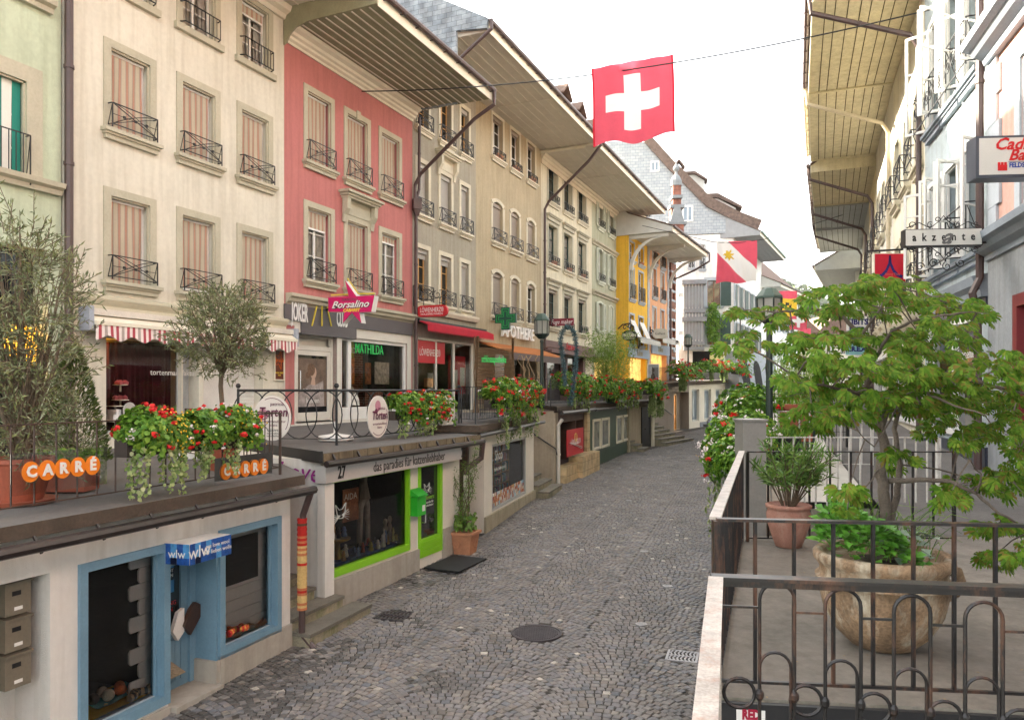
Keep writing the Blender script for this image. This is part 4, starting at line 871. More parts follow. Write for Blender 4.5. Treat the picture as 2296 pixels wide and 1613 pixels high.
# wooded hill
rn=random.Random(3)
hill=MB(); k=60
pr=[(60+ i*6, 300, 0) for i in range(k)]
for j in range(12):
    pass
HX0,HX1=20,330
def hz(x,y): return 60*math.exp(-((x-118)/70)**2)*math.exp(-((y-420)/110)**2)+9*sin(x*.05)+3*sin(x*.13+y*.07)-6
nx,ny=50,26; a=hill.vs([(HX0+(HX1-HX0)*i/nx,280+240*j/ny,max(-.5,hz(HX0+(HX1-HX0)*i/nx,280+240*j/ny))) for j in range(ny+1) for i in range(nx+1)])
hill.idx(a,[(j*(nx+1)+i,j*(nx+1)+i+1,(j+1)*(nx+1)+i+1,(j+1)*(nx+1)+i) for j in range(ny) for i in range(nx)])
hill.build('hill',mat('hill_green',(.06,.09,.04),rough=1,var=.5,scale=.05),kind='structure')
wd=MB()
for i in range(2600):
    x=rn.uniform(40,220); y=rn.uniform(300,430); z=hz(x,y)
    if z<6: continue
    c=V((x,y,z+rn.uniform(1,7))); r=rn.uniform(1.2,3.0)
    for q in range(5):
        d=V((rn.gauss(0,1),rn.gauss(0,1),rn.gauss(0,1))).normalized()*r*.8; n_=V((rn.gauss(0,1),rn.gauss(0,1)-1,rn.gauss(0,1)+.5)).normalized(); a_=n_.orthogonal().normalized()*r*.7; b_=n_.cross(a_)
        wd.face([c+d-a_*.9,c+d-b_,c+d+a_,c+d+b_*.8])
wd.build('woodland',mat('wood_leaves',(.05,.09,.03),rough=1,var=0,island=[(.03,.06,.02),(.07,.11,.04),(.05,.08,.03)]),kind='stuff')
# ---------------------------------------------------------------- lower shops under the left terrace
M_WW=plaster('white_render',(.74,.72,.68),var=.05,dirt=.22,c2=(.45,.42,.36),bump=.7,bs=110)
M_SOCK=plaster('grey_socle',(.40,.37,.32),var=.1,dirt=.3,c2=(.2,.2,.16),bump=.3)
M_BLUEP=mat('powder_blue_paint',(.16,.285,.38),rough=.55,var=.10,scale=3,bump=.3,bs=30)
M_SLAB=mat('weathered_concrete',(.085,.062,.045),rough=.95,var=.3,scale=2.5,bump=.6,bs=60,col2=(.08,.065,.05),dirt=.8)
M_DECK=mat('terrace_asphalt',(.12,.112,.105),rough=.9,var=.2,scale=1.2,bump=.4,bs=160)
M_GUT=mat('dark_gutter',(.022,.015,.014),rough=.35,var=.3)
def deck(name,pts,z,th,m=M_DECK,edge=M_SLAB,zf=None):
    mb=MB(); zf=zf or (lambda p:z); n=len(pts); a=mb.vs([(p[0],p[1],zf(p)) for p in pts]+[(p[0],p[1],zf(p)-th) for p in pts]); mb.idx(a,[tuple(range(n))]); mb.m=1
    mb.idx(a,[tuple(range(2*n-1,n-1,-1))]+[(i,(i+1)%n,n+(i+1)%n,n+i) for i in range(n)])
    return mb.build(name,[m,edge],kind='structure')
w2d=lambda f,s,n: tuple(f.w(s,n,0))[:2]
FA=Fac((-5.59,3.0),(-2.96,10.0)); FB=Fac((-2.86,11.2),(-1.07,15.24)); FC=Fac((-.60,16.9),(.62,21.4)); FD=Fac((1.35,24.3),(2.85,28.5)); FE=Fac((2.87,28.52),(5.4,35.2)); FF=Fac((5.55,35.9),(7.2,38.6)); FG=Fac((8.5,44.0),(12.4,52.5)); FH=Fac((12.42,52.55),(17.3,60.5))
EL=FA.L
deck('left_terrace_pavement',[w2d(FA,-1,.2),w2d(FA,EL+.05,.2),(-4.9,14.2),w2d(FL,S(700),0),w2d(FL,S(-250),0)],2.32,.13)
deck('left_terrace_pavement',[w2d(FB,-.22,.2),w2d(FB,FB.L+.35,.2),w2d(FC,-.2,-1.2),w2d(FL,S(1070),-.2),w2d(FL,S(560),-.2),(-4.8,13.3)],2.52,.12)
deck('left_terrace_pavement',[w2d(FC,-.9,.12),w2d(FC,FC.L+.12,.12),w2d(FC,FC.L+.12,-1.4),w2d(FD,.0,-1.3),w2d(FL,S(1240),-.2),w2d(FL,S(1000),-.2),w2d(FC,-1,-1)],2.69,.15)
deck('left_terrace_pavement',[w2d(FD,-.1,.15),w2d(FD,FD.L,.2),w2d(FE,FE.L+.1,.2),w2d(FF,FF.L+.1,.25),w2d(FL,S(1395),.2),w2d(FL,S(1180),-.2)],2.9,.14)
far_z=lambda p: 3.78+(p[1]-44)*.03
deck('left_terrace_pavement',[w2d(FG,-.6,.12),w2d(FG,FG.L,.12),w2d(FH,FH.L,.3),w2d(FW,FW.L,0),w2d(FW,0,0),w2d(FY,FY.L,-.2),w2d(FY,0,-.2),(7.6,46)],0,.25,zf=far_z)
def shopwall(par,f,s0,s1,z0,z1,holes,m,sock=None,n=0,back=3.0):
    mb=MB(f.M); wall_mesh(mb,s0,s1,z0,z1,holes,n=n,back=back); mb.build('wall',m,par)
    if sock:
        for (a,b,zt) in sock: q=MB(f.M); q.box(a,b,.0,.035,z0,zt); q.build('socle',M_SOCK,par)
def frame(M,a,b,c,d,w,n0,n1,mb=None,bot=None):
    mb=mb or MB(M); bw=bot or w
    for q in ((a,a+w,c,d),(b-w,b,c,d),(a+w,b-w,c,c+bw),(a+w,b-w,d-w,d)): mb.box(q[0],q[1],n0,n1,q[2],q[3])
    return mb
def room(M,a,b,c,d,n0,n1,m,par,name='shop_interior'):
    mb=MB(M); e=.03
    mb.box(a,b,n0-e,n0,c,d); mb.box(a-e,a,n0,n1,c,d); mb.box(b,b+e,n0,n1,c,d); mb.box(a,b,n0,n1,c-e,c); mb.box(a,b,n0,n1,d,d+e); return mb.build(name,m,par)
# ---- wool shop
ws=thing('wool_shop','low white rendered wool shop with powder blue window frames under the terrace','shop',FA.w(EL/2,0,0))
u=lambda uu,n=0: FA.s(uu,n)
W1=(u(174),u(377),.10,1.81); W2=(u(489),u(627),.305,1.81); DR=(W1[1],W2[0],-.05,1.66)
MBX=(u(-60),u(112),-.2,1.80)
shopwall(ws,FA,-.5,EL,-.25,2.18,[W1+(.5,1),W2+(.5,1),DR+(.40,),MBX+(.45,)],M_WW,[(DR[1],EL,.34),(W1[0]-.05,DR[0],.06)])
m=MB(FA.M); m.face([(EL,0,-.3),(EL,-3.4,-.3),(EL,-3.4,2.18),(EL,0,2.18)]); m.build('side_wall',M_WW,ws)
for k,W in enumerate((W1,W2)):
    fr=frame(FA.M,W[0],W[1],W[2],W[3],.085,-.06,.035,bot=.1); fr.box(W[0]+.085,W[0]+.11,-.12,-.06,W[2]+.1,W[3]-.085); fr.box(W[1]-.11,W[1]-.085,-.13,-.06,W[2]+.1,W[3]-.085)
    w_=fr.build('display_window',M_BLUEP,ws)
    m=MB(FA.M); m.box(W[0]+.085,W[1]-.085,-.28,-.061,W[2]+.02,W[2]+.1); m.build('inner_sill',mat('pale_blue_sill',(.4,.5,.58),rough=.5,var=.1),w_)
    m=MB(FA.M); n=-.10; m.face([(W[0]+.08,n,W[2]+.1),(W[1]-.08,n,W[2]+.1),(W[1]-.08,n,W[3]-.08),(W[0]+.08,n,W[3]-.08)]); m.build('pane',M_PANE,w_)
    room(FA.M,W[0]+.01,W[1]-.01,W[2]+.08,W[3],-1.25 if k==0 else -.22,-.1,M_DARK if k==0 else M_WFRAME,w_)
    # white stepped boards
    m=MB(FA.M); bn=-.22 if k==0 else -.2; a,b=(FA.s(290,bn),FA.s(362,bn)) if k==0 else (FA.s(470,bn),FA.s(604,bn))
    kk=9
    for i in range(kk):
        z0=W[2]+.12+(W[3]-W[2]-.2)*i/kk; z1=W[2]+.12+(W[3]-W[2]-.2)*(i+1)/kk-.008
        a2=a+(.12 if i%2 else 0) if k==0 else a
        m.prism([(a2+.02,z0),(b,z0),(b,z1),(a2+.02,z1),(a2,z1-.03),(a2,z0+.03)],1,bn-.02,bn)
    m.build('white_boards',mat('white_boards_paint',(.80,.79,.76),rough=.5,var=.05),w_)
m=MB(FA.M); m.box(W1[0]+.1,W1[1]-.65,-.9,-.86,.75,.80); m.box(W1[0]+.1,W1[0]+.14,-.9,-.86,.2,1.2); m.bar((W1[0]+.2,-1.1,.45),(W1[1]-.6,-1.1,1.1),.07,.02); m.bar((W1[0]+.2,-1.1,.95),(W1[1]-.6,-1.1,.65),.07,.02); m.build('display_rack',M_WFRAME,ws)
m=MB(FA.M); m.box(FA.s(504,-.19),FA.s(578,-.19),-.198,-.185,1.05,1.62); m.build('dark_panel',M_DARK,ws)
# wool goods
Y1,Y2=W1[0]+.1,W1[1]-.1; zf_=W1[2]+.11
def cloth(name,label,a,b,n0,n1,z,mtl,amp=.02,seed=0,group=None):
    mb=MB(FA.M); k=16; A=mb.vs([(a+(b-a)*i/k,n0+(n1-n0)*j/8,z+amp*(1+sin(i*.9+seed)+sin(j*1.3+i*.5+seed))) for j in range(9) for i in range(k+1)])
    mb.idx(A,[(j*(k+1)+i,j*(k+1)+i+1,(j+1)*(k+1)+i+1,(j+1)*(k+1)+i) for j in range(8) for i in range(k)]); o=mb.build(name,mtl,None,smooth=True,label=label,category='cloth'); return o
cloth('display_cloth','yellow cloth spread in the wool shop window',Y1,Y2,-.68,-.14,zf_+.005,mat('yellow_cloth',(.75,.5,.03),rough=.9,var=.1),.002)
cloth('display_cloth','teal cloth lying on the yellow cloth in the wool shop window',Y1+.35,Y1+1.2,-.6,-.25,zf_+.015,mat('teal_cloth',(.05,.3,.28),rough=.9,var=.1),.012,2)
cloth('display_cloth','golden brown satin cloth in the right window of the wool shop',W2[0]+.1,W2[1]-.1,-.19,-.11,W2[2]+.12,mat('gold_satin',(.45,.19,.05),rough=.45,var=.3,scale=4),.03,5)
for i,(x,n,r,cc,lb) in enumerate(((.42,-.42,.06,(.08,.06,.05),'brown wool ball'),(.55,-.36,.062,(.72,.66,.52),'cream wool ball'),(.70,-.36,.062,(.72,.15,.03),'orange wool ball nearest the glass'),(.78,-.46,.055,(.68,.2,.06),'orange wool ball at the back'),(.6,-.5,.055,(.5,.42,.3),'beige wool ball at the back'))):
    m=MB(FA.M); m.lathe([(.01,0)]+[(r*sin(pi*k/10),r-r*cos(pi*k/10)) for k in range(1,10)]+[(.01,2*r)],(Y1+x,n,zf_+.02),16); m.build('wool_ball',mat('wool%d'%i,cc,rough=1,var=.35,scale=9,bump=1,bs=90),None,smooth=True,label=lb+' in the left window of the wool shop',category='wool ball',group='wool balls in the window')
def pyramid(x,n,z,r,lb):
    m=MB(FA.M); k=14
    for i in range(k):
        q=r*(1-i/k); m.box(x-q,x+q,n-q,n+q,z+i*r*1.3/k,z+(i+.8)*r*1.3/k)
    m.build('string_pyramid',mat('jute',(.38,.31,.22),rough=1,var=.3,scale=30),None,label=lb,category='decoration')
pyramid(Y1+1.28,-.38,zf_+.02,.17,'jute string pyramid in the left window of the wool shop'); pyramid(FA.s(560,-.15),-.15,W2[2]+.14,.05,'jute string pyramid on the golden cloth in the right window')
for (x,n,z,lb,ca,cb) in ((.62,-.2,zf_+.045,'striped knitted scarf lying at the front of the left wool shop window',(.6,.42,.25),(.05,.04,.035)),(W2[0]-Y1+.28,-.15,W2[2]+.2,'rolled red and orange knitted scarf in the right window',(.5,.03,.02),(.6,.25,.05))):
    m=MB(FA.M); pts=[(Y1+x+.30*t+.05*sin(t*9),n+.05*cos(t*7),z+.015*sin(t*5)) for t in [i/24 for i in range(30)]]
    for i in range(len(pts)-1): m.m=i%2; m.tube([pts[i],pts[i+1]],.042,8)
    m.build('knitted_scarf',[mat('scarf_a'+lb[:6],ca,rough=1,var=.2),mat('scarf_b'+lb[:6],cb,rough=1,var=.2)],None,label=lb,category='scarf')
# recessed door
m=MB(FA.M); a,b=DR[0],DR[1]
m.box(a,b,-.06,.034,1.56,1.655); m.box(b-.03,b-.002,-.36,-.0,.30,1.56); m.box(b-.12,b-.03,-.38,-.30,.05,1.56)
m.build('door_surround',M_BLUEP,ws)
m=MB(FA.M); m.box(b-.06,b-.002,-.40,.03,-.1,.299); m.build('socle',M_SOCK,ws)
Fd=Fac(w2d(FA,a-.02,-.36),w2d(FA,b-.12,-.36)); L_=Fd.L
m=frame(Fd.M,0,L_,.02,1.56,.10,-.03,.02); m.box(.1,L_-.1,-.02,.01,.12,.62)
for i in range(6): m.box(.12+i*(L_-.24)/6,.12+(i+.86)*(L_-.24)/6,.01,.022,.14,.60)
m.box(.1,L_-.1,-.03,.02,.62,.68); dd=m.build('door',M_BLUEP,ws)
m=MB(Fd.M); m.box(.1,L_-.1,-.015,-.005,.68,1.45); m.build('pane',M_GLASS,dd)
m=MB(Fd.M); q=[(L_-.16,.75),(L_-.06,.92),(L_+.02,.98),(L_+.10,.93),(L_+.10,.80),(L_-.06,.62)]; m.prism(q,1,.08,.13); m.build('handle',mat('dark_wood',(.06,.03,.02),rough=.4,var=.3),dd)
m=MB(Fd.M); m.prism([(L_-.30,.72),(L_-.22,.92),(L_-.13,.95),(L_-.13,.68),(L_-.22,.60)],1,.05,.1); m.build('handle',M_WFRAME,dd)
text(dd,'ACHTUNG\nSTUFEN',Fd.T(L_/2,.0,.98),.07,M_RED,depth=.001); text(dd,'STADT\nTHUN',Fd.T(L_/2+.05,.0,1.36),.055,M_WFRAME,depth=.001)
for z,h in ((1.14,.14),(1.42,.1)): q=MB(Fd.M); q.box(L_/2-.02,L_/2+.14,-.004,.0,z,z+h); q.build('sticker',mat('blue_sticker',(.03,.2,.45),rough=.4),dd)
m=MB(FA.M); m.box(a+.02,b-.02,-.4,.10,-.2,.04); m.build('door_step',M_SOCK,ws)
# sign over the door
sg=thing('shop_sign','blue patterned light box sign over the wool shop door','sign',FA.w((a+b)/2,.15,1.8))
a,b=FA.s(430,.3),FA.s(513,.3); 
m=MB(FA.M); A=(FA.s(366,0),.02); Bp=(FA.s(420,.3),.33); C=(b,.33); D=(b,.02)
z0,z1=1.60,1.82
m.prism([A,Bp,C,D],2,z0,z1); m.build('light_box',mat('sign_white',(.75,.75,.73),rough=.4),sg)
M_WB=mat('wool_blue',0 or (.02,.09,.35),rough=.35,var=.5,scale=16)
M_WB2=mat('wool_lightblue',(.08,.30,.62),rough=.35,var=.3,scale=16); M_WB3=mat('wool_navy',(.005,.008,.03),rough=.35,var=.3)
def woolface(p,q):
    d=V((q[0]-p[0],q[1]-p[1],0)); nn=V((-d.y,d.x,0)).normalized(); nn=nn if nn.y>0 else -nn
    m=MB(FA.M); k=max(2,int(d.length/.075)); rr=random.Random(4)
    for i in range(k):
        for j in range(3):
            m.m=rr.choice([0,0,0,1,1,2]); o=nn*.004+nn*.001*(m.m)
            x0,x1=i/k,(i+1)/k; P0=V((p[0],p[1],0))+d*x0+o; P1=V((p[0],p[1],0))+d*x1+o; za=z0+(z1-z0)*j/3; zb=z0+(z1-z0)*(j+1)/3
            m.face([(P0.x,P0.y,za),(P1.x,P1.y,za),(P1.x,P1.y,zb),(P0.x,P0.y,zb)])
    m.build('wool_print',[M_WB,M_WB2,M_WB3],sg)
    r=FA.M.to_3x3()@d.normalized(); 
    return lambda t,z,oo=.008: frameM(FA.w(p[0]+d.x*t+nn.x*oo,p[1]+d.y*t+nn.y*oo,z),r)
f1=woolface(A,Bp); f2=woolface(Bp,C)
text(sg,'wlw',f1(.5,1.71),.13,M_WFRAME,depth=.001); text(sg,'wlw',f2(.22,1.72),.19,M_WFRAME,depth=.001); text(sg,'we love wool\nwir lieben wolle',f2(.66,1.72),.065,M_WFRAME,depth=.001)
# gutter on the wool shop, knitted downpipe
m=MB(FA.M); m.tube([(-.8,.30,2.13),(EL+.12,.30,2.12)],.055,8)
for i in range(12): m.bar((i*.62,.2,2.2),(i*.62,.30,2.06),.02)
m.build('gutter',M_GUT,ws)
pipe(ws,[FA.w(EL+.05,.30,2.12),FA.w(EL+.06,.16,1.78),FA.w(EL+.06,.14,.2),FA.w(EL+.06,.34,.02)],.045)
kn=thing('knitted_sleeve','striped red and yellow knitted sleeve wrapped round the wool shop downpipe','knitted sleeve',FA.w(EL+.06,.15,.5))
m=MB(); z=1.74; i=0; seq=[0,0,1,0,0,0,0,2,0,2,0,3,2,3,2,3,3,3,0,3,3,3,3,3,3,3,3,3,2,0,2,3,3,3,2,3,2,3]
while z>.52: m.m=seq[i%len(seq)]; i+=1; m.tube([FA.w(EL+.06,.145,z),FA.w(EL+.06,.145,z-.033)],.062+.004*(i%2),10); z-=.033
m.build('knit',[mat('knit_red',(.45,.02,.015),rough=1,var=.2,scale=30),mat('knit_dark',(.1,.05,.03),rough=1),mat('knit_orange',(.5,.17,.07),rough=1,var=.2),mat('knit_yellow',(.62,.43,.17),rough=1,var=.2)],kn)
# letterboxes
for i,(v0,v1) in enumerate(((1310,1388),(1392,1470),(1474,1555))):
    s_=u(28); Yb=FA.Y(s_); z1_=ZC+(HV-v0)/F*Yb; z0_=ZC+(HV-v1)/F*Yb; a,b=u(8,-.1),u(66,-.1)
    t=thing('letterbox',('uppermost','middle','lowest')[i]+' of the three champagne coloured metal letterboxes at the left edge','letterbox',FA.w((a+b)/2,-.2,z0_),group='letterboxes')
    m=MB(FA.M); m.box(a,b,-.42,-.08,z0_+.01,z1_-.02); m.build('body',mat('champagne_metal',(.23,.20,.15),rough=.4,var=.1,metal=.3),t)
    m=MB(FA.M); m.prism([(-.42,z1_-.02),(-.06,z1_-.02),(-.06,z1_-.0),(-.42,z1_+.02)],0,a-.01,b+.01); m.build('flap',mat('champagne_metal',0),t)
    m=MB(FA.M); m.box(a+.06,a+.14,-.079,-.076,z1_-.12,z1_-.08); m.build('sticker',M_IRON,t); m=MB(FA.M); m.box(a+.08,b-.08,-.079,-.076,z0_+.05,z0_+.08); m.build('name_plate',M_WFRAME,t)
def stairs(name,label,f,s0,s1,n_out,base,top,run=.31,wide=.35):
    t=thing(name,label,'steps',f.w((s0+s1)/2,0,base)); k=int(round((top-base)/.172)); rise=(top-base)/k
    for i in range(k):
        nf=n_out-i*run; e=wide*max(0,2-i)/2; m=MB(f.M); z0=base-.3 if i<3 else base; zt_=base+rise*(i+1)
        m.box(s0,s1+e,nf-run-.02,nf-.02,z0,zt_-.045); m.m=1; m.box(s0-.01,s1+e+.02,nf-run-.03,nf,zt_-.045,zt_); m.build('step',[mat('mossy_stone',(.30,.27,.19),rough=.95,var=.3,scale=3,bump=.6,col2=(.10,.13,.04),dirt=.8),mat('step_tread',(.17,.155,.125),rough=.9,var=.25,scale=4,bump=.6,bs=90)],t)
    return t
stairs('stone_steps','short flight of mossy stone steps between the wool shop and the cat lovers shop','',0,0,0,0,0) if 0 else stairs('stone_steps','mossy stone steps beside the knitted downpipe',FA,EL+.02,EL+1.0,.31,RZ(10.3),2.2,wide=.55)
# ---- cat shop
cs=thing('cat_shop','low shop with lime green window frame and door and a grey lettered fascia','shop',FB.w(2.3,0,.1))
u=lambda uu,n=0: FB.s(uu,n)
zB=lambda v,uu: FB.z(v,FB.s(uu))
W=(u(739),u(917),zB(1296,739),2.08); D=(u(937),u(990.5),zB(1252,937),2.10); 
shopwall(cs,FB,0,FB.L,-.2,2.40,[W+(.4,1),D+(.3,)],mat('cream_render',(.72,.68,.60),rough=.8,var=.06,bump=.2),None)
m=MB(FB.M); m.box(-.02,D[0]-.0,.003,.04,-.2,zB(1303,739)); m.box(D[1],D[1]+.35,.003,.04,-.2,.75); m.build('socle',M_SOCK,cs)
q0=FB.w(-.004,0,0); q1=FB.w(-.004,-3.0,0); m=MB()
for p,q in ((q0,q1),): m.face([(p.x,p.y,-.3),(q.x,q.y,-.3),(q.x,q.y,2.40),(p.x,p.y,2.40)])
m.build('side_wall',M_WW,cs)
m=MB(); m.bar(FB.w(-.24,.2,2.47),V((-4.82,13.28,2.47)),.05,.17); m.build('black_edge',mat('black_board',(.02,.02,.022),rough=.5),cs)
sd=(q0-q1).normalized(); Mg=frameM(q1+(q0-q1)*.74+V((-.02,-.03,2.2)),sd)
text(cs,'OneLove',Mg,.42,mat('purple_spray',(.30,.02,.22),rough=.6),depth=.001,shear=.3,name='graffiti')
m=MB(FB.M); m.box(-.08,.14,.0,.14,-.2,2.05); m.build('pilaster',M_WW,cs)
LG=mat('lime_green_paint',(.25,.60,.02),rough=.4,var=.06)
w_=frame(FB.M,W[0],W[1],W[2],W[3],.05,-.07,.03,bot=.11).build('display_window',LG,cs)
m=MB(FB.M); m.face([(W[0]+.04,-.05,W[2]),(W[1]-.04,-.05,W[2]),(W[1]-.04,-.05,W[3]),(W[0]+.04,-.05,W[3])]); m.build('pane',M_PANE,w_)
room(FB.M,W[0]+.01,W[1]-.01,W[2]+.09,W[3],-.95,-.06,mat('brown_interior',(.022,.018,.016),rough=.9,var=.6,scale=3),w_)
d_=frame(FB.M,D[0],D[1],D[2],D[3],.085,-.1,.02,bot=.33)
for k in range(3): d_.box(D[0]+.1,D[1]-.1,.02,.035,D[2]+.07+k*.08,D[2]+.12+k*.08)
d_=d_.build('door',LG,cs); m=MB(FB.M); m.box(D[0]+.08,D[1]-.08,-.06,-.05,D[2]+.33,D[3]-.08); m.build('pane',M_GLASS,d_)
m=MB(FB.M); s_=D[0]+.12; m.tube([(s_,.02,1.0),(s_,.09,1.0),(s_,.09,1.62),(s_,.02,1.62)],.014,6); m.build('handle',mat('steel',0),d_)
M_CATW=mat('cat_white',(.75,.75,.72),rough=.5)
def cat_logo(par,f,s,n,z,k,mtl):
    m=MB(f.M); c=[(-.3,.55),(-.42,1.0),(-.12,.72),(.12,.75),(.40,1.02),(.33,.55),(.15,.3),(-.12,.3),(-.3,.55)]
    for p,q in zip(c,c[1:]): m.bar((s+p[0]*k,n,z+p[1]*k),(s+q[0]*k,n,z+q[1]*k),.018*k/.3,.004)
    for a in (-.5,-.25,.05,.3,.55): m.bar((s-.05*k,n,z+.45*k),(s-(.75*cos(a))*k,n,z+(.45-.5*sin(a))*k-.15*k),.012*k/.3,.004); m.bar((s+.08*k,n,z+.45*k),(s+(.7*cos(a))*k,n,z+(.45+.5*sin(a))*k-.05*k),.012*k/.3,.004)
    m.build('cat_outline',mtl,par)
dm=(D[0]+D[1])/2
cat_logo(d_,FB,dm-.05,-.04,1.45,.24,M_CATW); text(d_,'catlovers',FB.T(dm,-.04,1.42),.12,LG,depth=.001); text(d_,'das paradies für\nkatzenliebhaber',FB.T(dm,-.04,1.30),.06,M_WFRAME,depth=.001)
cat_logo(w_,FB,W[0]+.32,-.03,1.35,.32,M_CATW)
sgn=thing('fascia_sign','long pale grey fascia board lettered in black over the lime green shopfront','sign',FB.w(2.4,.1,2.1))
a,b=FB.s(724,.14),FB.s(1031,.14); m=MB(FB.M); m.box(a,b,.145,.19,2.07,2.33); m.box(a,b,.0,.145,2.07,2.10); m.box(b-.03,b,.0,.145,2.10,2.33); m.box(a,a+.03,0,.145,2.1,2.33); m.build('board',mat('pale_grey_board',(.50,.48,.46),rough=.5,var=.05),sgn)
text(sgn,'das paradies für katzenliebhaber',FB.T((FB.s(808)+FB.s(983))/2,.193,2.195),.235,M_IRON,depth=.002,sx=.78)
for uu in (743,1020): text(sgn,'27',FB.T(FB.s(uu),.193,2.2),.27,mat('black_paint',(.01,.01,.01)),depth=.002,bold=.008,sx=.7)
m=MB(FB.M); m.tube([(-.25,.30,2.37),(FB.L*.5,.31,2.365),(FB.L+.45,.33,2.38)],.05,8)
for i in range(8): m.bar((i*.62,.21,2.5),(i*.62,.32,2.33),.03)
m.build('gutter',M_GUT,cs)
m=MB(FB.M); 
for i in range(14): m.box(-.2+i*.37,-.2+i*.37+.35,.2,.215,2.41,2.515)
m.build('edge_tiles',mat('tan_edge_stone',(.20,.16,.10),rough=.9,var=.3,scale=3,col2=(.08,.06,.04),dirt=.9),cs)
pipe(cs,[FB.w(FB.L+.4,.33,2.35),FB.w(FB.L+.4,.30,2.05),FB.w(FB.L+.12,.12,1.85),FB.w(FB.L+.08,.10,1.72)],.06); pipe(cs,[FB.w(FB.L+.08,.10,1.72),FB.w(FB.L+.08,.10,.25)],.045,M_SF)
# green letterbox
t=thing('letterbox','bright green letterbox on the pillar beside the lime green door','letterbox',FB.w((W[1]+D[0])/2,.1,1.2)); GB=mat('green_box',(.03,.42,.03),rough=.4); s_=(W[1]+D[0])/2+.02
m=MB(FB.M); m.box(s_-.15,s_+.15,.01,.16,1.18,1.52); m.build('body',GB,t); m=MB(FB.M); m.prism([(-.0+.01,1.54),(.19,1.52),(.19,1.55),(.01,1.66)],0,s_-.17,s_+.17); m.build('lid',GB,t); m=MB(FB.M); m.box(s_+.02,s_+.12,.161,.163,1.25,1.36); m.build('label_plate',M_WFRAME,t)
# goods in the cat shop window (each its own thing)
zs_=W[2]+.1
def goods(name,label,cat,prof,x,n,z,mtl,k=12,sm=True):
    m=MB(FB.M); m.lathe(prof,(W[0]+x,n,z),k); return m.build(name,mtl,None,smooth=sm,label=label,category=cat)
m=MB(FB.M); x=FB.s(826,-.5)
for dx in (-.10,.10): m.tube([(x+dx*1.3,-.6,zs_),(x+dx,-.6,zs_+.7),(x,-.6,zs_+.95)],[.045,.055,.08],8)
m.tube([(x,-.6,zs_+.85),(x,-.6,zs_+1.15),(x+.02,-.58,zs_+1.35)],[.12,.06,.045],8); m.tube([(x+.02,-.58,zs_+1.33),(x+.14,-.5,zs_+1.40)],[.06,.03],8)
m.build('giraffe_statue',mat('pale_driftwood',(.40,.34,.26),rough=.8,var=.3,scale=8),None,label='tall pale wooden animal statue in the middle of the lime green framed window',category='statue')
m=MB(FB.M); m.box(FB.s(768,-.26),FB.s(803,-.26),-.27,-.25,zs_+.62,zs_+1.15); pp=m.build('poster',mat('poster_brownred',(.35,.13,.05),rough=.6,var=.7,scale=4),None,label='orange and brown poster with pale lettering hanging in the cat shop window',category='poster'); text(pp,'AIDA',FB.T(FB.s(786,-.25),-.245,zs_+1.02),.15,mat('cream_print',0),depth=.001)
m=MB(FB.M); m.box(W[0]+.32,W[1]-.2,-.6,-.12,zs_,zs_+.05); m.build('display_cloth',mat('royal_blue_cloth',(.02,.06,.28),rough=.8,var=.6,scale=8),None,label='royal blue cloth under the goods in the cat shop window',category='cloth')
goods('side_table','round brass table with goods at the left of the cat shop window','table',[(.12,0),(.05,.05),(.04,.3),(.20,.36),(.21,.39),(.19,.39)],FB.s(757,-.3)-W[0],-.3,zs_,mat('brass',(.45,.30,.08),rough=.35,metal=.8))
rr=random.Random(8); cols_=[(.7,.68,.62),(.5,.3,.1),(.05,.05,.05),(.55,.1,.08),(.15,.25,.5),(.6,.5,.15)]
nm=[('white','cream'),('amber','brown'),('black','black'),('red','dark red'),('blue','blue'),('gold','gold')]
for i in range(26):
    n=-.13-rr.random()*.35; x=FB.s(748+rr.random()*160,n)-W[0]; h=.09+rr.random()*.18; r=.025+rr.random()*.03; k=i%6
    x0=.3 if i<6 else x
    if i<5: x=FB.s(745+6*i,-.3)-W[0]; n=-.28-.04*(i%2); zz_=zs_+.39
    else: zz_=zs_+.052
    if False: continue
    goods('figurine','small %s ceramic figure in the cat shop window'%nm[k][0],'figurine',[(r*.9,0),(r,.02),(r*.6,h*.5),(r*.9,h*.62),(r*.5,h*.75),(r*.55,h*.9),(r*.2,h)],x,n,zz_,mat('ceramic%d'%k,cols_[k],rough=.3,var=.3,scale=20),8)['group']='figures in the cat shop window'
for i,(x,z,h) in enumerate(((FB.s(864,-.35)-W[0],.0,.42),(FB.s(874,-.35)-W[0],.0,.45),(FB.s(898,-.35)-W[0],.0,.5))):
    goods('cat_statue',('thin pale wooden cat pair, left one','thin pale wooden cat pair, right one','thin black cat statue before the picture')[i]+' in the cat shop window','statue',[(.05,0),(.055,.02),(.03,h*.4),(.045,h*.55),(.025,h*.72),(.045,h*.85),(.03,h*.97),(.01,h)],x,-.35,zs_+.05,mat('black_lacquer',(.015,.015,.015),rough=.3) if i==2 else mat('pale_driftwood',0),8)
m=MB(FB.M); m.box(FB.s(885,-.45),FB.s(911,-.45),-.46,-.44,zs_+.1,zs_+.62); m.build('picture',mat('egypt_picture',(.35,.3,.2),rough=.6,var=.5,scale=6),None,label='framed blue and sand coloured picture at the right of the cat shop window',category='picture')
m=MB(FB.M); m.lathe([(.09,0),(.10,.03),(.10,.2),(.13,.2),(.02,.33)],(FB.s(898,-.3),-.3,zs_+1.1),4); m.build('lantern',mat('lantern_brown',(.25,.08,.05),rough=.5),None,label='small brown house lantern hanging at the upper right of the cat shop window',category='lantern')
# doormat
m=MB(FB.M); m.box(D[0]+.0,D[1]+.25,.12,.85,RZ(14.5)+.004,RZ(14.5)+.03); m.build('doormat',mat('black_rubber',(.015,.015,.015),rough=.9,var=.3),None,label='black rubber doormat in front of the lime green door',category='doormat')
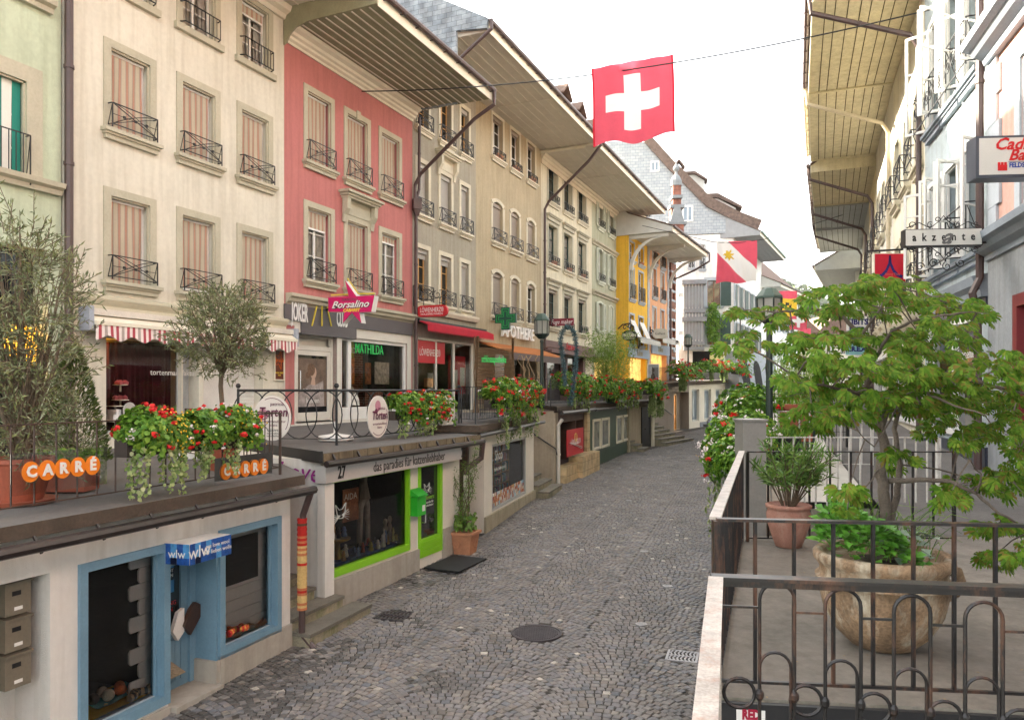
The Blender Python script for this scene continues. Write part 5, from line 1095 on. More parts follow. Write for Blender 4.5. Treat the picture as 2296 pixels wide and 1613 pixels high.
# ---- food shop
fo=thing('food_shop','low cream fronted food shop with large display window beyond the lime green shop','shop',FC.w(2.5,0,.2))
u=lambda uu: FC.s(uu); zC=lambda v,uu: FC.z(v,FC.s(uu))
W=(u(1103),u(1179),zC(1146,1103),2.18); 
shopwall(fo,FC,-.1,FC.L,-.1,2.51,[W+(.4,1)],mat('cream_render',0))
m=MB(FC.M); m.box(-.12,FC.L+.02,.003,.06,-.1,W[2]-.03); m.build('socle',mat('sand_socle',(.36,.32,.23),rough=.9,var=.15,scale=2,col2=(.14,.13,.08),dirt=.5),fo)
w_=frame(FC.M,W[0],W[1],W[2],W[3],.06,-.1,.0).build('display_window',mat('grey_metal',0),fo)
m=MB(FC.M); m.face([(W[0],-.05,W[2]),(W[1],-.05,W[2]),(W[1],-.05,W[3]),(W[0],-.05,W[3])]); m.build('pane',M_PANE,w_)
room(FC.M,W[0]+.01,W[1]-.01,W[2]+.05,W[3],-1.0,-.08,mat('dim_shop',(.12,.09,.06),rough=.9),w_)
m=MB(FC.M)
for k in range(6): z=W[2]+.1+k*.28; m.box(W[0]+.1,W[1]-.3,-.7,-.4,z,z+.02)
for k in range(5): s_=W[0]+.1+k*(W[1]-W[0]-.4)/4; m.box(s_-.012,s_+.012,-.72,-.39,W[2]+.06,W[3]-.05)
sh_=m.build('shelf',mat('light_wood',0),w_)
rr=random.Random(2); m=MB(FC.M)
for k in range(6):
    s_=W[0]+.15
    while s_<W[1]-.4: 
        wd_=rr.uniform(.07,.14); h_=rr.uniform(.1,.24); m.m=rr.randrange(6); m.box(s_,s_+wd_-.01,-.65,-.42,W[2]+.122+k*.28,W[2]+.122+k*.28+h_); s_+=wd_
m.build('packets',[mat('pk%d'%i,c,rough=.5,var=.4,scale=20) for i,c in enumerate(((.05,.2,.1),(.45,.1,.08),(.5,.45,.3),(.08,.25,.3),(.55,.5,.45),(.3,.12,.2)))],w_)
m=MB(FC.M); rr=random.Random(9)
for i in range(44):
    for j in range(4): m.m=rr.randrange(5); a=W[0]+.07+i*(W[1]-W[0]-.14)/44; m.face([(a,-.045,W[2]+.07+j*.08),(a+(W[1]-W[0]-.14)/44,-.045,W[2]+.07+j*.08),(a+(W[1]-W[0]-.14)/44,-.045,W[2]+.15+j*.08),(a,-.045,W[2]+.15+j*.08)])
m.build('food_picture_strip',[mat('fs%d'%i,c,rough=.5,var=.5,scale=30) for i,c in enumerate(((.75,.72,.65),(.5,.15,.05),(.3,.55,.7),(.6,.35,.15),(.35,.06,.04)))],w_)
text(w_,'A. Shop',FC.T(u(1117),-.04,zC(965,1117) if 0 else W[3]-.30),.34,M_WFRAME,depth=.001); text(w_,'tische Lebensmittel',FC.T(u(1125),-.04,W[3]-.62),.13,M_WFRAME,depth=.001)
m=MB(FC.M); m.box(-1.2,-.12,-.95,-.9,0,2.45); 
for q in ((-.35,-.25),): m.box(q[0],q[1],-.9,-.3,0,2.3)
dd=m.build('door',mat('brown_door',(.10,.07,.055),rough=.4,var=.2),fo); m=MB(FC.M); m.box(-1.05,-.4,-.9,-.89,.3,2.2); m.build('pane',M_GLASS,dd)
m=MB(FC.M)
for k,(c,h) in enumerate(((0,.13),(1,.08),(2,.16),(1,.08),(0,.13))): m.m=c; z=1.5+[0,.13,.21,.37,.45][k]; m.box(-.98,-.45,-.889,-.885,z,z+h)
fl=m.build('flag_panel',[M_RED,M_WFRAME,mat('flag_blue',(.02,.04,.25),rough=.5)],dd); text(dd,'29',FC.T(-.62,-.88,1.79),.17,M_WFRAME,depth=.001)
m=MB(FC.M); m.tube([(-1.1,.20,2.48),(FC.L+.3,.24,2.53)],.05,8); m.build('gutter',M_GUT,fo)
st2=stairs('stone_steps','stone steps beside the food shop with an iron handrail',FC,FC.L+.05,FC.L+1.75,.45,RZ(22.8),2.62,wide=.2)
# ---- toy shop cellar front with red panel
b3=thing('cellar_shop','beige rendered cellar shop with tiled plinth and red board at its entrance','shop',FD.w(2,0,.3))
u=lambda uu: FD.s(uu); P_BG=plaster('beige_render',(.42,.36,.27),dirt=.4,c2=(.22,.18,.12))
shopwall(b3,FD,0,FD.L,0,2.76,[(u(1250),u(1290),.95,2.35,.7),(u(1292),u(1308),.95,2.35,.7)],mat('dark_timber',(.10,.05,.035),rough=.6,var=.3),None)
m=MB(FD.M); m.box(-.02,.0,-3.2,0,0,2.76); m.box(0,.35,.0,.05,.0,2.7); m.build('side_wall',P_BG,b3)
m=MB(FD.M); m.box(.3,u(1275),.0,.35,-.1,.95); m.box(u(1275),FD.L,.0,.5,-.1,1.15); m.box(u(1310),FD.L,.0,.12,1.15,2.6); m.build('tiled_plinth',brickmat('travertine_tiles','#cdb58c','#c3a87e','#8d7a5c',.35,.32,.008,rough=.5,axes='yz',off=0),b3)
m=MB(FD.M); m.tube([(-.1,.30,2.70),(FD.L+.1,.30,2.72)],.07,8); m.build('gutter',M_GUT,b3)
pipe(b3,[FD.w(.15,.25,2.5),FD.w(.15,.12,2.3),FD.w(.15,.12,.4)],.06,M_SF)
m=MB(); m.tube([FD.w(-.1,-1.8,2.75),FD.w(-.1,.1,1.55),FD.w(-.1,.14,1.35)],.022,6); m.build('handrail',M_IRON,b3)
rp=thing('red_board','red board with white lettering and gold lions emblem at the cellar entrance','sign',FD.w(u(1260),.2,1)); a,b=u(1246),u(1284); z0,z1=FD.z(1023,a),FD.z(963,a)
m=MB(FD.M); m.box(a+.02,b,.36,.39,z0,z1); m.build('panel',M_RED,rp)
text(rp,'LÖWENHERZ®',FD.T((a+b)/2,.395,z0+(z1-z0)*.5),.24,M_WFRAME,depth=.001,sx=.8); text(rp,'HOLZSPIELWAREN',FD.T((a+b)/2,.395,z0+(z1-z0)*.43),.09,M_WFRAME,depth=.001)
m=MB(FD.M)
for d_ in (-1,1): m.tube([((a+b)/2+d_*.04,.395,z1-.42),((a+b)/2+d_*.14,.395,z1-.32),((a+b)/2+d_*.12,.395,z1-.2),((a+b)/2+d_*.03,.395,z1-.16)],.02,4)
m.build('emblem',mat('gold_print',(.7,.5,.15),rough=.5),rp)
m=MB(FD.M); m.bar((a+.3,.395,z0+.45),(b-.25,.395,z0+.15),.04,.01); m.bar((a+.45,.395,z0+.45),(b-.2,.395,z0+.2),.03,.01); m.build('arrow',M_WFRAME,rp)
# ---- dark green shopfront
g4=thing('green_shopfront','dark green painted cellar shopfront with four cream framed window lights','shop',FE.w(3,0,.3))
u=lambda uu: FE.s(uu); M_BG=mat('bottle_green_paint',(.05,.09,.06),rough=.5,var=.15)
hs_=[]
for (ua,ub) in ((1328,1345),(1347,1365),(1381,1394),(1396,1410)): hs_.append((u(ua),u(ub),1.08,2.3))
shopwall(g4,FE,0,FE.L,.0,2.76,[h+(.1,) for h in hs_],M_BG)
for h in hs_:
    w_=frame(FE.M,h[0],h[1],h[2],h[3],.1,-.02,.05).build('window',mat('ivory_paint',(.68,.64,.52),rough=.5),g4); m=MB(FE.M); m.face([(h[0]+.1,.0,h[2]+.1),(h[1]-.1,.0,h[2]+.1),(h[1]-.1,.0,h[3]-.1),(h[0]+.1,.0,h[3]-.1)]); m.build('pane',mat('shop_pane',(.25,.27,.24),rough=.15,var=.5,scale=3),w_)
m=MB(FE.M)
s_=.1
while s_<FE.L-.2: m.box(s_,s_+.12,.0,.02,.35,1.0); s_+=.16
m.build('panelling',M_BG,g4); m=MB(FE.M); m.box(0,FE.L,.0,.04,0,.33); m.box(FE.L,FE.L+.3,-.5,.1,0,2.6); m.build('socle',mat('sand_socle',0),g4)
m=MB(FE.M); m.tube([(0,.30,2.7),(FE.L+.2,.30,2.7)],.06,8); m.build('gutter',M_GUT,g4)
b5=thing('cellar_house','weathered grey cellar wall with a narrow black door','shop',FF.w(1,0,.4)); u=lambda uu: FF.s(uu)
shopwall(b5,FF,-.3,FF.L,.3,2.76,[],P_BG); m=MB(FF.M); m.box(u(1437),u(1457),.01,.06,.5,2.6); dd=m.build('door',mat('black_board',0),b5); m=MB(FF.M); m.bar((u(1440),.1,1.5),(u(1443),.1,1.5),.04); m.build('handle',mat('steel',0),dd)
m=MB(FF.M); m.box(u(1458),FF.L+.1,0,.12,.3,2.6); m.build('pilaster',M_TRIM2,b5)
stairs('stone_steps','small stone steps left of the narrow black door',FE,FE.L+.35,FE.L+1.3,.75,RZ(34.5),2.0,wide=.5)
stairs('stone_steps','broad stone steps beyond the black door leading up to the far terrace',FF,FF.L+.25,FF.L+3.4,.75,RZ(39),3.7,run=.33,wide=1.2)
b6=thing('terrace_house','taupe rendered wall under the far terrace with a lit glass door','shop',FG.w(3,0,.6)); u=lambda uu: FG.s(uu)
shopwall(b6,FG,-2.2,FG.L,.2,3.75,[(u(1511),u(1553)-.1,.7,3.3,.6)],plaster('taupe_render',(.30,.25,.20),dirt=.2,c2=(.2,.16,.12)))
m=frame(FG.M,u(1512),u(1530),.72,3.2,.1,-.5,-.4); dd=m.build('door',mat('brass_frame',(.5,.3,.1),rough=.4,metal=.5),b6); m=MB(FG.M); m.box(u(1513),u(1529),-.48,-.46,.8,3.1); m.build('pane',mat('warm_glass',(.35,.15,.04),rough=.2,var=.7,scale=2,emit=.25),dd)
m=MB(FG.M); m.tube([(-1.5,.08,2.9),(3.6,.08,1.9)],.03,5); m.build('handrail',M_IRON,b6)
b7=thing('shop_row','shops with tall windows between pale pillars under the far terrace','shop',FH.w(3,0,.6))
hs_=[(.6+2.9*k,2.3+2.9*k,1.2,3.5) for k in range(3)]
shopwall(b7,FH,0,FH.L,.3,4.0,[h+(.3,) for h in hs_],mat('cream_render',0)); m=MB(FH.M)
for h in hs_: w_=frame(FH.M,h[0],h[1],h[2],h[3],.12,-.25,-.15).build('window',mat('grey_metal',0),b7); m=MB(FH.M); m.box(h[0]+.1,h[1]-.1,-.22,-.2,h[2]+.1,h[3]-.1); m.build('pane',mat('sky_glass',0),w_)
m=MB(FH.M); m.box(2.4,5.8,.01,.06,.3,1.1); m.build('socle',mat('blue_grey_socle',(.2,.22,.26),rough=.7),b7)
# ---------------------------------------------------------------- right row
FR=Fac((4.16,0),(9.1,16.5),-1); F2=Fac((9.12,16.5),(11.2,22),-1); F3=Fac((11.2,22),(13.9,28.6),-1); F5=Fac((13.9,28.6),(16.2,34),-1); F6=Fac((16.2,34),(18.1,38.5),-1); F7=Fac((18.1,38.5),(20.8,44.5),-1); F8=Fac((21.3,46.5),(26.5,57),-1)
P_BLUE=plaster('pale_blue_roughcast',(.42,.49,.52),var=.12,dirt=.2,c2=(.3,.36,.38),bump=1.0,bs=70)
P_RPK=plaster('dusty_pink_plaster',(.60,.36,.30),dirt=.2,c2=(.45,.27,.22))
P_RC=[plaster('right_cream',(.74,.70,.56),dirt=.15),plaster('right_ivory',(.72,.70,.62),dirt=.15),plaster('right_yellow',(.72,.64,.42),dirt=.15),plaster('right_grey',(.50,.52,.50),dirt=.15),plaster('right_pale',(.70,.70,.66),dirt=.15)]
M_STB=mat('blue_grey_moulding',(.27,.31,.36),rough=.8,var=.12,bump=.2)
SOFR=mat('bounce_tinted_soffit_boards',(.62,.55,.37),rough=.75,var=.14,scale=2,col2=(.42,.35,.22),dirt=.22)  # yellow of warm bounced light mixed into the board colour; second colour is staining
su=FR.s(2216)
r1=thing('dusty_pink_house','dusty pink house with blue grey stone mouldings at the right edge of the street','house',FR.w(6,0,1.8))
hs_=[(2.2,3.6,9.3,11.9),(5.0,6.4,9.3,11.9),(7.9,9.3,9.3,11.9),(10.3,11.4,9.3,11.9),(2.2,3.6,6.05,8.3),(5.0,6.4,6.05,8.3),(7.9,9.3,6.05,8.3),(10.3,11.4,6.05,8.3),(7.2,11.6,2.55,4.85,.35,1)]
mb=MB(FR.M); wall_mesh(mb,-4,su,1.0,15,hs_); mb.build('wall',P_RPK,r1)
for h in hs_[:8]: window(r1,FR,h[0],h[1],h[2],h[3],dict(sur=.22,trim=M_TRIM3,fill='glass',rail='x' if h[0]<10 else None,rh=.85,re=.15,rn=.28,sill=1,curtain=2))
for z,k in ((5.55,1.0),(8.75,1.25),(12.6,1.4)): cornice(r1,FR,-4,su-.12,z,[(.003,0),(.08*k,0),(.1*k,.08),(.2*k,.14),(.26*k,.22),(.34*k,.26),(.36*k,.36),(.003,.4)],M_STB,'string_course')
m=MB(FR.M)
for k in range(20): z=5.95+k*.44; m.box(su-(.55 if k%2 else .4)-.12,su-.12,.004,.045,z,z+.43)
m.build('quoins',M_TRIM3,r1)
M_SHOPG=mat('grey_shop_stone',(.27,.29,.31),rough=.75,var=.15,scale=1.2,bump=.3,col2=(.15,.16,.17),dirt=.5)
m=MB(FR.M); wall_mesh(m,-4,su-.12,1.2,5.55,[hs_[8]],n=.04,dep=.36,back=0); m.build('shop_wall',M_SHOPG,r1)
m=frame(FR.M,7.2,11.6,2.55,4.85,.18,-.12,.06); m.box(9.3,9.42,-.12,.06,2.73,4.67); w_=m.build('shop_window',mat('oxblood_paint',(.17,.015,.02),rough=.45,var=.1),r1)
m=MB(FR.M); m.box(7.38,11.42,-.1,-.06,2.73,4.67); m.build('pane',M_GLASS,w_); text(w_,'Orvis',FR.T(10.6,-.05,3.5),.7,M_RED,depth=.004,shear=.3); text(w_,'Getränke',FR.T(10.4,-.05,4.2),.3,M_SHUT,depth=.004)
eave(r1,FR,-4,su,15,2.3,board=SOFR)
b2=thing('pale_blue_house','pale blue roughcast house with white casement windows standing open','house',FR.w(14,0,1.9))
s2=FR.s(2074); L2=s2-su
hs_=[]
for z0,z1 in ((5.80,7.75),(8.92,11.2)):
    for k in range(3): a=su+.35+k*1.28; hs_.append((a,a+.98,z0,z1))
hs_.append((su+.4,s2-.5,2.6,4.75,.4,1))
mb=MB(FR.M); wall_mesh(mb,su,s2,1.2,14.2,hs_); mb.build('wall',P_BLUE,b2)
for i,h in enumerate(hs_[:6]):
    w_=window(b2,FR,h[0],h[1],h[2],h[3],dict(sur=.10,trim=mat('white_paint',0),fill='glass',rail='scroll',rh=.8,re=.16,rn=.28,sill=1,sillmat=M_STB,open=1,proud=.025))
    m=MB(FR.M); m.face([(h[0],-.22,h[2]),(h[1],-.22,h[2]),(h[1],-.22,h[3]),(h[0],-.22,h[3])]); m.build('pane',M_GLASS,w_)
    for side in (0,1):    # sashes swung outwards
        s_=h[0] if side==0 else h[1]; q=Fac(w2d(FR,s_,.02),w2d(FR,s_+(-.30 if side==0 else .25),.50 if (i+side)%2 else .35)); wd_=.5
        m=frame(q.M,0,wd_,h[2]+.08,h[3]-.05,.05,-.02,.02); m.box(.05,wd_-.05,-.012,.012,h[2]+.75,h[2]+.78); m.box(.05,wd_-.05,-.012,.012,h[2]+1.4,h[2]+1.43); sa=m.build('sash',M_WFRAME,w_)
        
m=frame(FR.M,hs_[6][0],hs_[6][1],2.6,4.75,.1,-.1,.05); m.box(su+1.9,su+2.0,-.1,.05,2.7,4.65); w_=m.build('shop_window',M_WFRAME,b2)
m=MB(FR.M); m.box(su+.5,s2-.6,-.08,-.05,2.7,4.65); m.build('pane',M_GLASS,w_); text(w_,'akzente',FR.T(su+1.3,-.04,4.1),.25,M_WFRAME,depth=.002)
cornice(b2,FR,su,s2,5.0,[(.003,0),(.1,0),(.12,.12),(.2,.2),(.24,.34),(.003,.38)],M_STB,'string_course')
m=MB(FR.M); m.box(su,s2,.003,.05,1.2,2.5); m.box(su,s2,.003,.04,4.8,5.0); m.build('socle',mat('dark_speckled_granite',(.04,.05,.08),rough=.3,var=.6,scale=30),b2)
eave(b2,FR,su,s2,14.2,2.3,board=SOFR)
pipe(b2,[FR.w(su-.02,.13,15),FR.w(su-.02,.13,5.3),FR.w(su-.02,.24,5.05),FR.w(su-.02,.16,4.6),FR.w(su-.02,.16,1.9)],.062)
GRV=mat('dark_board_gap',(.06,.045,.02),rough=1)
def rhouse(name,label,f,col,z,nw,rows=(5.6,8.6),over=2.3,gc=M_PIPE,board=SOFR,shopz=4.6,base=2.0,arm=None):
    t=thing(name,label,'house',f.w(f.L/2,0,base)); st_=f.L/nw; hs_=[]
    for r in rows:
        for k in range(nw): a=st_*(k+.5)-.48; hs_.append((a,a+.96,r,r+1.85))
    sh=(.3,f.L-.3,base+.6,shopz,.4)
    mb=MB(f.M); wall_mesh(mb,0,f.L-.01,1.0,z,hs_+[sh]); mb.build('wall',col,t)
    for h in hs_: window(t,f,*h,dict(sur=.14,trim=M_TRIM2,fill='glass',rail='x',rh=.7,re=.12,rn=.25,lod=1,sill=1))
    m=frame(f.M,sh[0],sh[1],sh[2],sh[3],.1,-.1,.05); m.box(f.L/2-.05,f.L/2+.05,-.1,.05,sh[2]+.1,sh[3]-.1); w_=m.build('shop_window',M_WFRAME,t); m=MB(f.M); m.box(.4,f.L-.4,-.08,-.05,sh[2]+.1,sh[3]-.1); m.build('pane',M_GLASS,w_)
    cornice(t,f,0,f.L-.01,shopz+.35,[(.003,0),(.08,0),(.2,.14),(.24,.24),(.003,.28)],M_TRIM2,'string_course')
    rf=eave(t,f,0,f.L-.01,z,over,board=board,nb=9,gmat=gc,pitch=.6,grv=GRV); m=MB(f.M); m.box(f.L-.12,f.L-.03,.05,over,z-.05,z-.007); m.build('beam',board,rf)
    pipe(rf,[f.w(.1,over+.1,z+.2),f.w(.1,over+.05,z-.25),f.w(.1,.3,z-1.1),f.w(.1,.13,z-1.4),f.w(.1,.13,base)],.06,arm or gc)
    return t
rhouse('cream_corner_house','cream house beyond the pale blue house, its downpipe crossing a bounce tinted soffit','',0,0,0) if 0 else None
rhouse('sunlit_cream_house','sunlit cream house directly beyond the pale blue house',F2,P_RC[0],12.45,3)
rhouse('ivory_eaves_house','ivory house with the second bounce tinted soffit from the top right',F3,P_RC[1],12.45,3,gc=mat('cream_gutter',(.6,.52,.38),rough=.5))
rhouse('straw_yellow_house','straw yellow house with a lower third soffit in the right row',F5,P_RC[2],12.0,2)
rhouse('grey_eaves_house','pale grey house with grey soffit boards, fourth in the right row',F6,P_RC[3],11.9,2,board=mat('grey_soffit',(.36,.38,.38),rough=.8,var=.1))
rhouse('off_white_house','off white house with grey soffit near the far end of the right row',F7,P_RC[4],11.8,3,board=mat('grey_soffit',0))
tb_=thing('boarded_gable_house','grey boarded house with low pitched roof, farthest in the right row','house',F8.w(4,0,2))
mb=MB(F8.M); hs_=[(1+2.3*k,2+2.3*k,z,z+1.7) for k in range(4) for z in (5.4,8.0)]; wall_mesh(mb,0,F8.L,1.5,10.8,hs_); mb.build('wall',P_RC[4],tb_)
for h in hs_: window(tb_,F8,*h,dict(sur=.12,trim=M_TRIM2,fill='glass',lod=2,sill=2))
eave(tb_,F8,-1.5,F8.L,10.8,2.2,board=mat('grey_soffit',0),pitch=.55)
# ---------------------------------------------------------------- right terraces
def zr(Y): return 1.83 if Y<8.3 else (1.83+(Y-8.3)*.075 if Y<14 else 2.26+(Y-14)*.035)
M_RD=mat('terrace_concrete',(.19,.17,.145),rough=.9,var=.18,scale=1.5,bump=.5,bs=140,col2=(.085,.08,.065),dirt=.75)
M_RW=mat('side_wall_concrete',(.26,.24,.20),rough=.9,var=.3,scale=1.5,bump=.5,col2=(.10,.11,.06),dirt=.7)
fx=lambda Y: (FR.p.x+(Y-FR.p.y)*FR.d.x/FR.d.y) if Y<16.5 else (9.1+(Y-16.5)*.395)
deck('right_terrace_pavement',[(xr(3.96)+.0,3.96),(xr(8.3),8.3),(fx(8.3),8.3),(fx(3.45),3.45)],1.83,.22,m=M_RD,edge=M_RW)
ys=[8.32+i*.95 for i in range(7)]+[15+i*4 for i in range(10)]
m=MB()
for a,b in zip(ys,ys[1:]):
    m.m=1; m.face([(fx(a)-2.3,a,zr(a)),(fx(a)+.3,a,zr(a)),(fx(b)+.3,b,zr(b)),(fx(b)-2.3,b,zr(b))])
    if a<9.8: continue
    m.m=0; m.face([(xr(a),a,zr(a)-.05),(fx(a)-2.3,a,zr(a)-.05),(fx(b)-2.3,b,zr(b)-.05),(xr(b),b,zr(b)-.05)]); m.m=1
    m.face([(fx(a)-2.3,a,zr(a)),(fx(b)-2.3,b,zr(b)),(fx(b)-2.3,b,zr(b)-.06),(fx(a)-2.3,a,zr(a)-.06)])
    m.face([(xr(a),a,zr(a)-.05),(xr(b),b,zr(b)-.05),(xr(b),b,-.3),(xr(a),a,-.3)])
m.m=0
m.build('right_terrace_pavement',[mat('pale_paving',(.50,.48,.43),rough=.9,var=.1,scale=2,bump=.3),M_DECK],kind='structure')
m=MB(); m.face([(xr(9.8),9.8,1.9),(fx(9.8)-2.3,9.8,1.9),(fx(9.8)-2.3,9.8,-.3),(xr(9.8),9.8,-.3)]); m.face([(xr(8.3),8.3,1.6),(fx(8.3)-2.3,8.3,1.6),(fx(8.3)-2.3,8.3,-.3),(xr(8.3),8.3,-.3)])
m.face([(xr(3.96)+.02,3.96,-.4),(xr(8.3)+.02,8.3,-.3),(xr(8.3)+.02,8.3,1.61),(xr(3.96)+.02,3.96,1.61)])
m.face([(xr(8.3),8.3,0),(xr(9.8),9.8,0),(fx(9.8),9.8,1.0),(fx(8.3),8.3,1.0)])
m.build('terrace_wall',M_RW,None,kind='structure')
bp=thing('black_panel','black board below the edge of the near terrace with a red and white sticker','panel',(1.1,3.8,1.2)); m=MB()
Mf=frameM((xr(3.96),3.945,1.823),(fx(3.45)-xr(3.96),-.51,0)); m=MB(Mf); m.box(-.02,4.0,-1.0,-.005,-.0,.03); m.build('board',mat('black_board',0),bp)
m=MB(Mf); m.box(.085,.23,-.30,-.035,.031,.034); m.build('sticker',M_WFRAME,bp)
text(bp,'RED\nWHITE\nBOYS',Mf@Matrix.Translation((.158,-.13,.036)),.070,mat('dark_red_print',(.35,.01,.04)),depth=.0008,bold=.004,sx=.7)
M_RUST=mat('worn_rail_paint',(.016,.015,.016),rough=.38,var=.3,scale=5,col2=(.20,.09,.05),dirt=.7)
M_WORN=mat('silvery_worn_rail',(.42,.38,.34),rough=.4,var=.35,scale=9,col2=(.30,.16,.10),dirt=.9,metal=.2)
def fence(name,label,cat,p,q,zb,zt,n,mtl,top=.04,post=.03,bw=.013,lower=.1,topm=None,group=None,zb2=None,zt2=None,ends=(1,1)):
    t=thing(name,label,cat,((p[0]+q[0])/2,(p[1]+q[1])/2,zb),group); P0=V((p[0],p[1],0)); P1=V((q[0],q[1],0)); zb2=zb if zb2 is None else zb2; zt2=zt if zt2 is None else zt2
    m=MB(); m.bar(P0+V((0,0,zt)),P1+V((0,0,zt2)),top,.014); m.build('top_rail',topm or mtl,t)
    m=MB(); m.bar(P0+V((0,0,zb+lower)),P1+V((0,0,zb2+lower)),.02,.014); m.build('bottom_rail',mtl,t)
    if ends[0]: m=MB(); m.bar(P0+V((0,0,zb)),P0+V((0,0,zt-.008)),post); m.build('post',mtl,t)
    if ends[1]: m=MB(); m.bar(P1+V((0,0,zb2)),P1+V((0,0,zt2-.008)),post); m.build('post',mtl,t)
    m=MB()
    for i in range(1,n): c=P0+(P1-P0)*i/n; za=zb+(zb2-zb)*i/n; zc=zt+(zt2-zt)*i/n; m.bar(c+V((0,0,za+lower)),c+V((0,0,zc)),bw)
    m.build('bars',mtl,t); return t
G_='railings of the right hand terraces'
fence('railing','black barred railing across the front of the near terrace behind the big pot','railing',(1.03,3.8),(2.62,3.60),1.83,2.81,9,M_RUST,top=.055,lower=.02,group=G_,bw=.016,ends=(1,0)) if 0 else None
P2a,P2b=P(1607,1163,3.8),P(2420,1180,3.60)
t=fence('railing','black barred railing along the front edge of the terrace with the big pot','railing',(P2a.x,P2a.y),(P2b.x,P2b.y),1.83,P2a.z,9,M_RUST,top=.05,lower=.15,group=G_,bw=.016,zt2=P2a.z,ends=(1,0))
fence('railing','black railing with worn silvery top running down the road side of the near terrace','railing',(P2a.x,P2a.y+.03),(xr(8)+.0,8.0),1.83,P2a.z,34,M_RUST,top=.06,lower=.03,topm=M_WORN,group=G_,bw=.014)
fence('railing','black railing with brown top rail at the back of the terrace with the pots','railing',(xr(8)+.06,8.0),(4.72,8.0),1.83,2.79,10,M_RUST,top=.035,lower=.04,group=G_,bw=.018)
M_PW=mat('chipped_white_paint',(.62,.60,.56),rough=.5,var=.15,scale=8,col2=(.2,.12,.08),dirt=.8)
fence('railing','chipped white railing just behind the terrace with the pots','railing',(3.0,9.95),(5.66,9.95),1.80,2.82,18,M_PW,top=.03,group=G_,bw=.018,lower=.05,post=.05)
fence('railing','chipped white railing on the third terrace beside the grey cabinet','railing',(4.1,13.0),(6.15,12.8),2.12,3.08,12,M_PW,top=.035,group=G_,bw=.02,lower=.06,post=.04)
t=thing('wire_fence','dark wire mesh fence with round arched bottoms across the third terrace','fence',(6,15,2.3)); a=P(1692,868,15.2); b=P(1905,868,15.0)
m=MB(); 
for z in (3.46,3.36,3.18): m.bar((a.x,a.y,z),(b.x,b.y,z),.02)
for i in range(26):
    x=a.x+(b.x-a.x)*i/25; m.bar((x,15.1,2.42),(x,15.1,3.46),.009)
for z in (2.6,2.9): m.bar((a.x,15.1,z),(b.x,15.1,z),.009)
m.build('mesh',M_IRON,t); 
for x in (a.x,b.x): m=MB(); m.bar((x,15.1,2.2),(x,15.1,3.5),.05); m.build('post',M_IRON,t)
c=P(1684,1155,9.6); t=thing('steel_cabinet','tall plain grey steel cabinet beside the road side railing','cabinet',(3.05,9.5,1.8)); m=MB(); m.box(2.86,3.15,9.28,9.62,1.1,3.06); m.build('body',mat('galvanised_steel',(.30,.29,.27),rough=.5,var=.1,metal=.4),t); m=MB(); m.box(2.84,3.17,9.26,9.64,3.062,3.085); m.build('lid',mat('galvanised_steel',0),t)
# arched railing in front of the camera
t=thing('arched_railing','nearest black railing with tall and short arches and rings below a rusty handrail','railing',(1.5,2.5,1.8),G_)
A=P(1608,1290,2.63); B=P(2420,1331,2.46); zt=A.z-.015; d=V((B.x-A.x,B.y-A.y,0)); L_=d.length; Fm=Fac((A.x,A.y),(B.x,B.y))
zt=ZC+(HV-1292)/F*2.63
m=MB(Fm.M); m.box(-.02,L_,-.03,.03,zt-.006,zt+.006); m.box(0,L_,-.012,.012,zt-.03,zt-.006); m.build('handrail',M_RUST,t)
pitch=.315; 
x0=FA and Fm.s(1693); r_=.062
def hoop(m,c,r,zb,zt_,w=.012):
    k=10; pts=[(c-r,0,zb)]+[(c-r*cos(a),0,zt_-r+r*sin(a)) for a in [pi*i/k for i in range(k+1)]]+[(c+r,0,zb)]
    m.tube(pts,w*.62,6)
zv=lambda v: ZC+(HV-v)/F*2.6
xs=[Fm.s(x) for x in (1742,1890,2045,2206,2372)]
for i,c in enumerate(xs):
    m=MB(Fm.M); hoop(m,c,.058,1.9,zv(1306)-.0125*i,.0105); m.build('tall_arch',M_RUST,t)
    m=MB(Fm.M); hoop(m,c-.006,.052,1.9,zv(1461)-.0165*i,.0095); m.build('short_arch',M_RUST,t)
    for s_ in (-.059,.058): m=MB(Fm.M); m.lathe([(.008,-.02),(.016,-.008),(.016,.008),(.008,.02)],(c+s_,0,zv(1558)-.0135*i),8); m.build('knot',M_RUST,t)
cs_=[Fm.s(x) for x in (1657,1807,1960,2118,2288)]
for i,c in enumerate(cs_):
    m=MB(Fm.M); m.tube([(c+.052*cos(a),.0,zv(1556)-.0135*i+.052*sin(a)) for a in [2*pi*j/18 for j in range(18)]],.0065,5,closed=True); m.build('ring',M_RUST,t)
    m=MB(Fm.M); zz_=zv(1362)-.0115*i; m.box((xs[i-1]+.058) if i else 0,xs[i]-.058,-.004,.004,zz_-.004,zz_+.004); m.build('link_bar',M_RUST,t)
m=MB(Fm.M); m.box(-.022,.012,-.02,.02,1.2,zt-.006); m.build('post',M_WORN,t)
D_=V((P(1575,1613,1.5)-A)); 
t=fence('railing','broad worn white handrail of the nearest railing running towards the camera','railing',(A.x-.01,A.y-.02),(.30,1.2),1.7,zt,16,M_RUST,top=.05,topm=M_WORN,group=G_,ends=(0,0))
deck('camera_terrace_pavement',[(.25,-1),(xr(2.6)+.05,2.55),(4.5,2.1),(4.0,-1)],1.6,.2,m=M_RD,edge=M_RW)
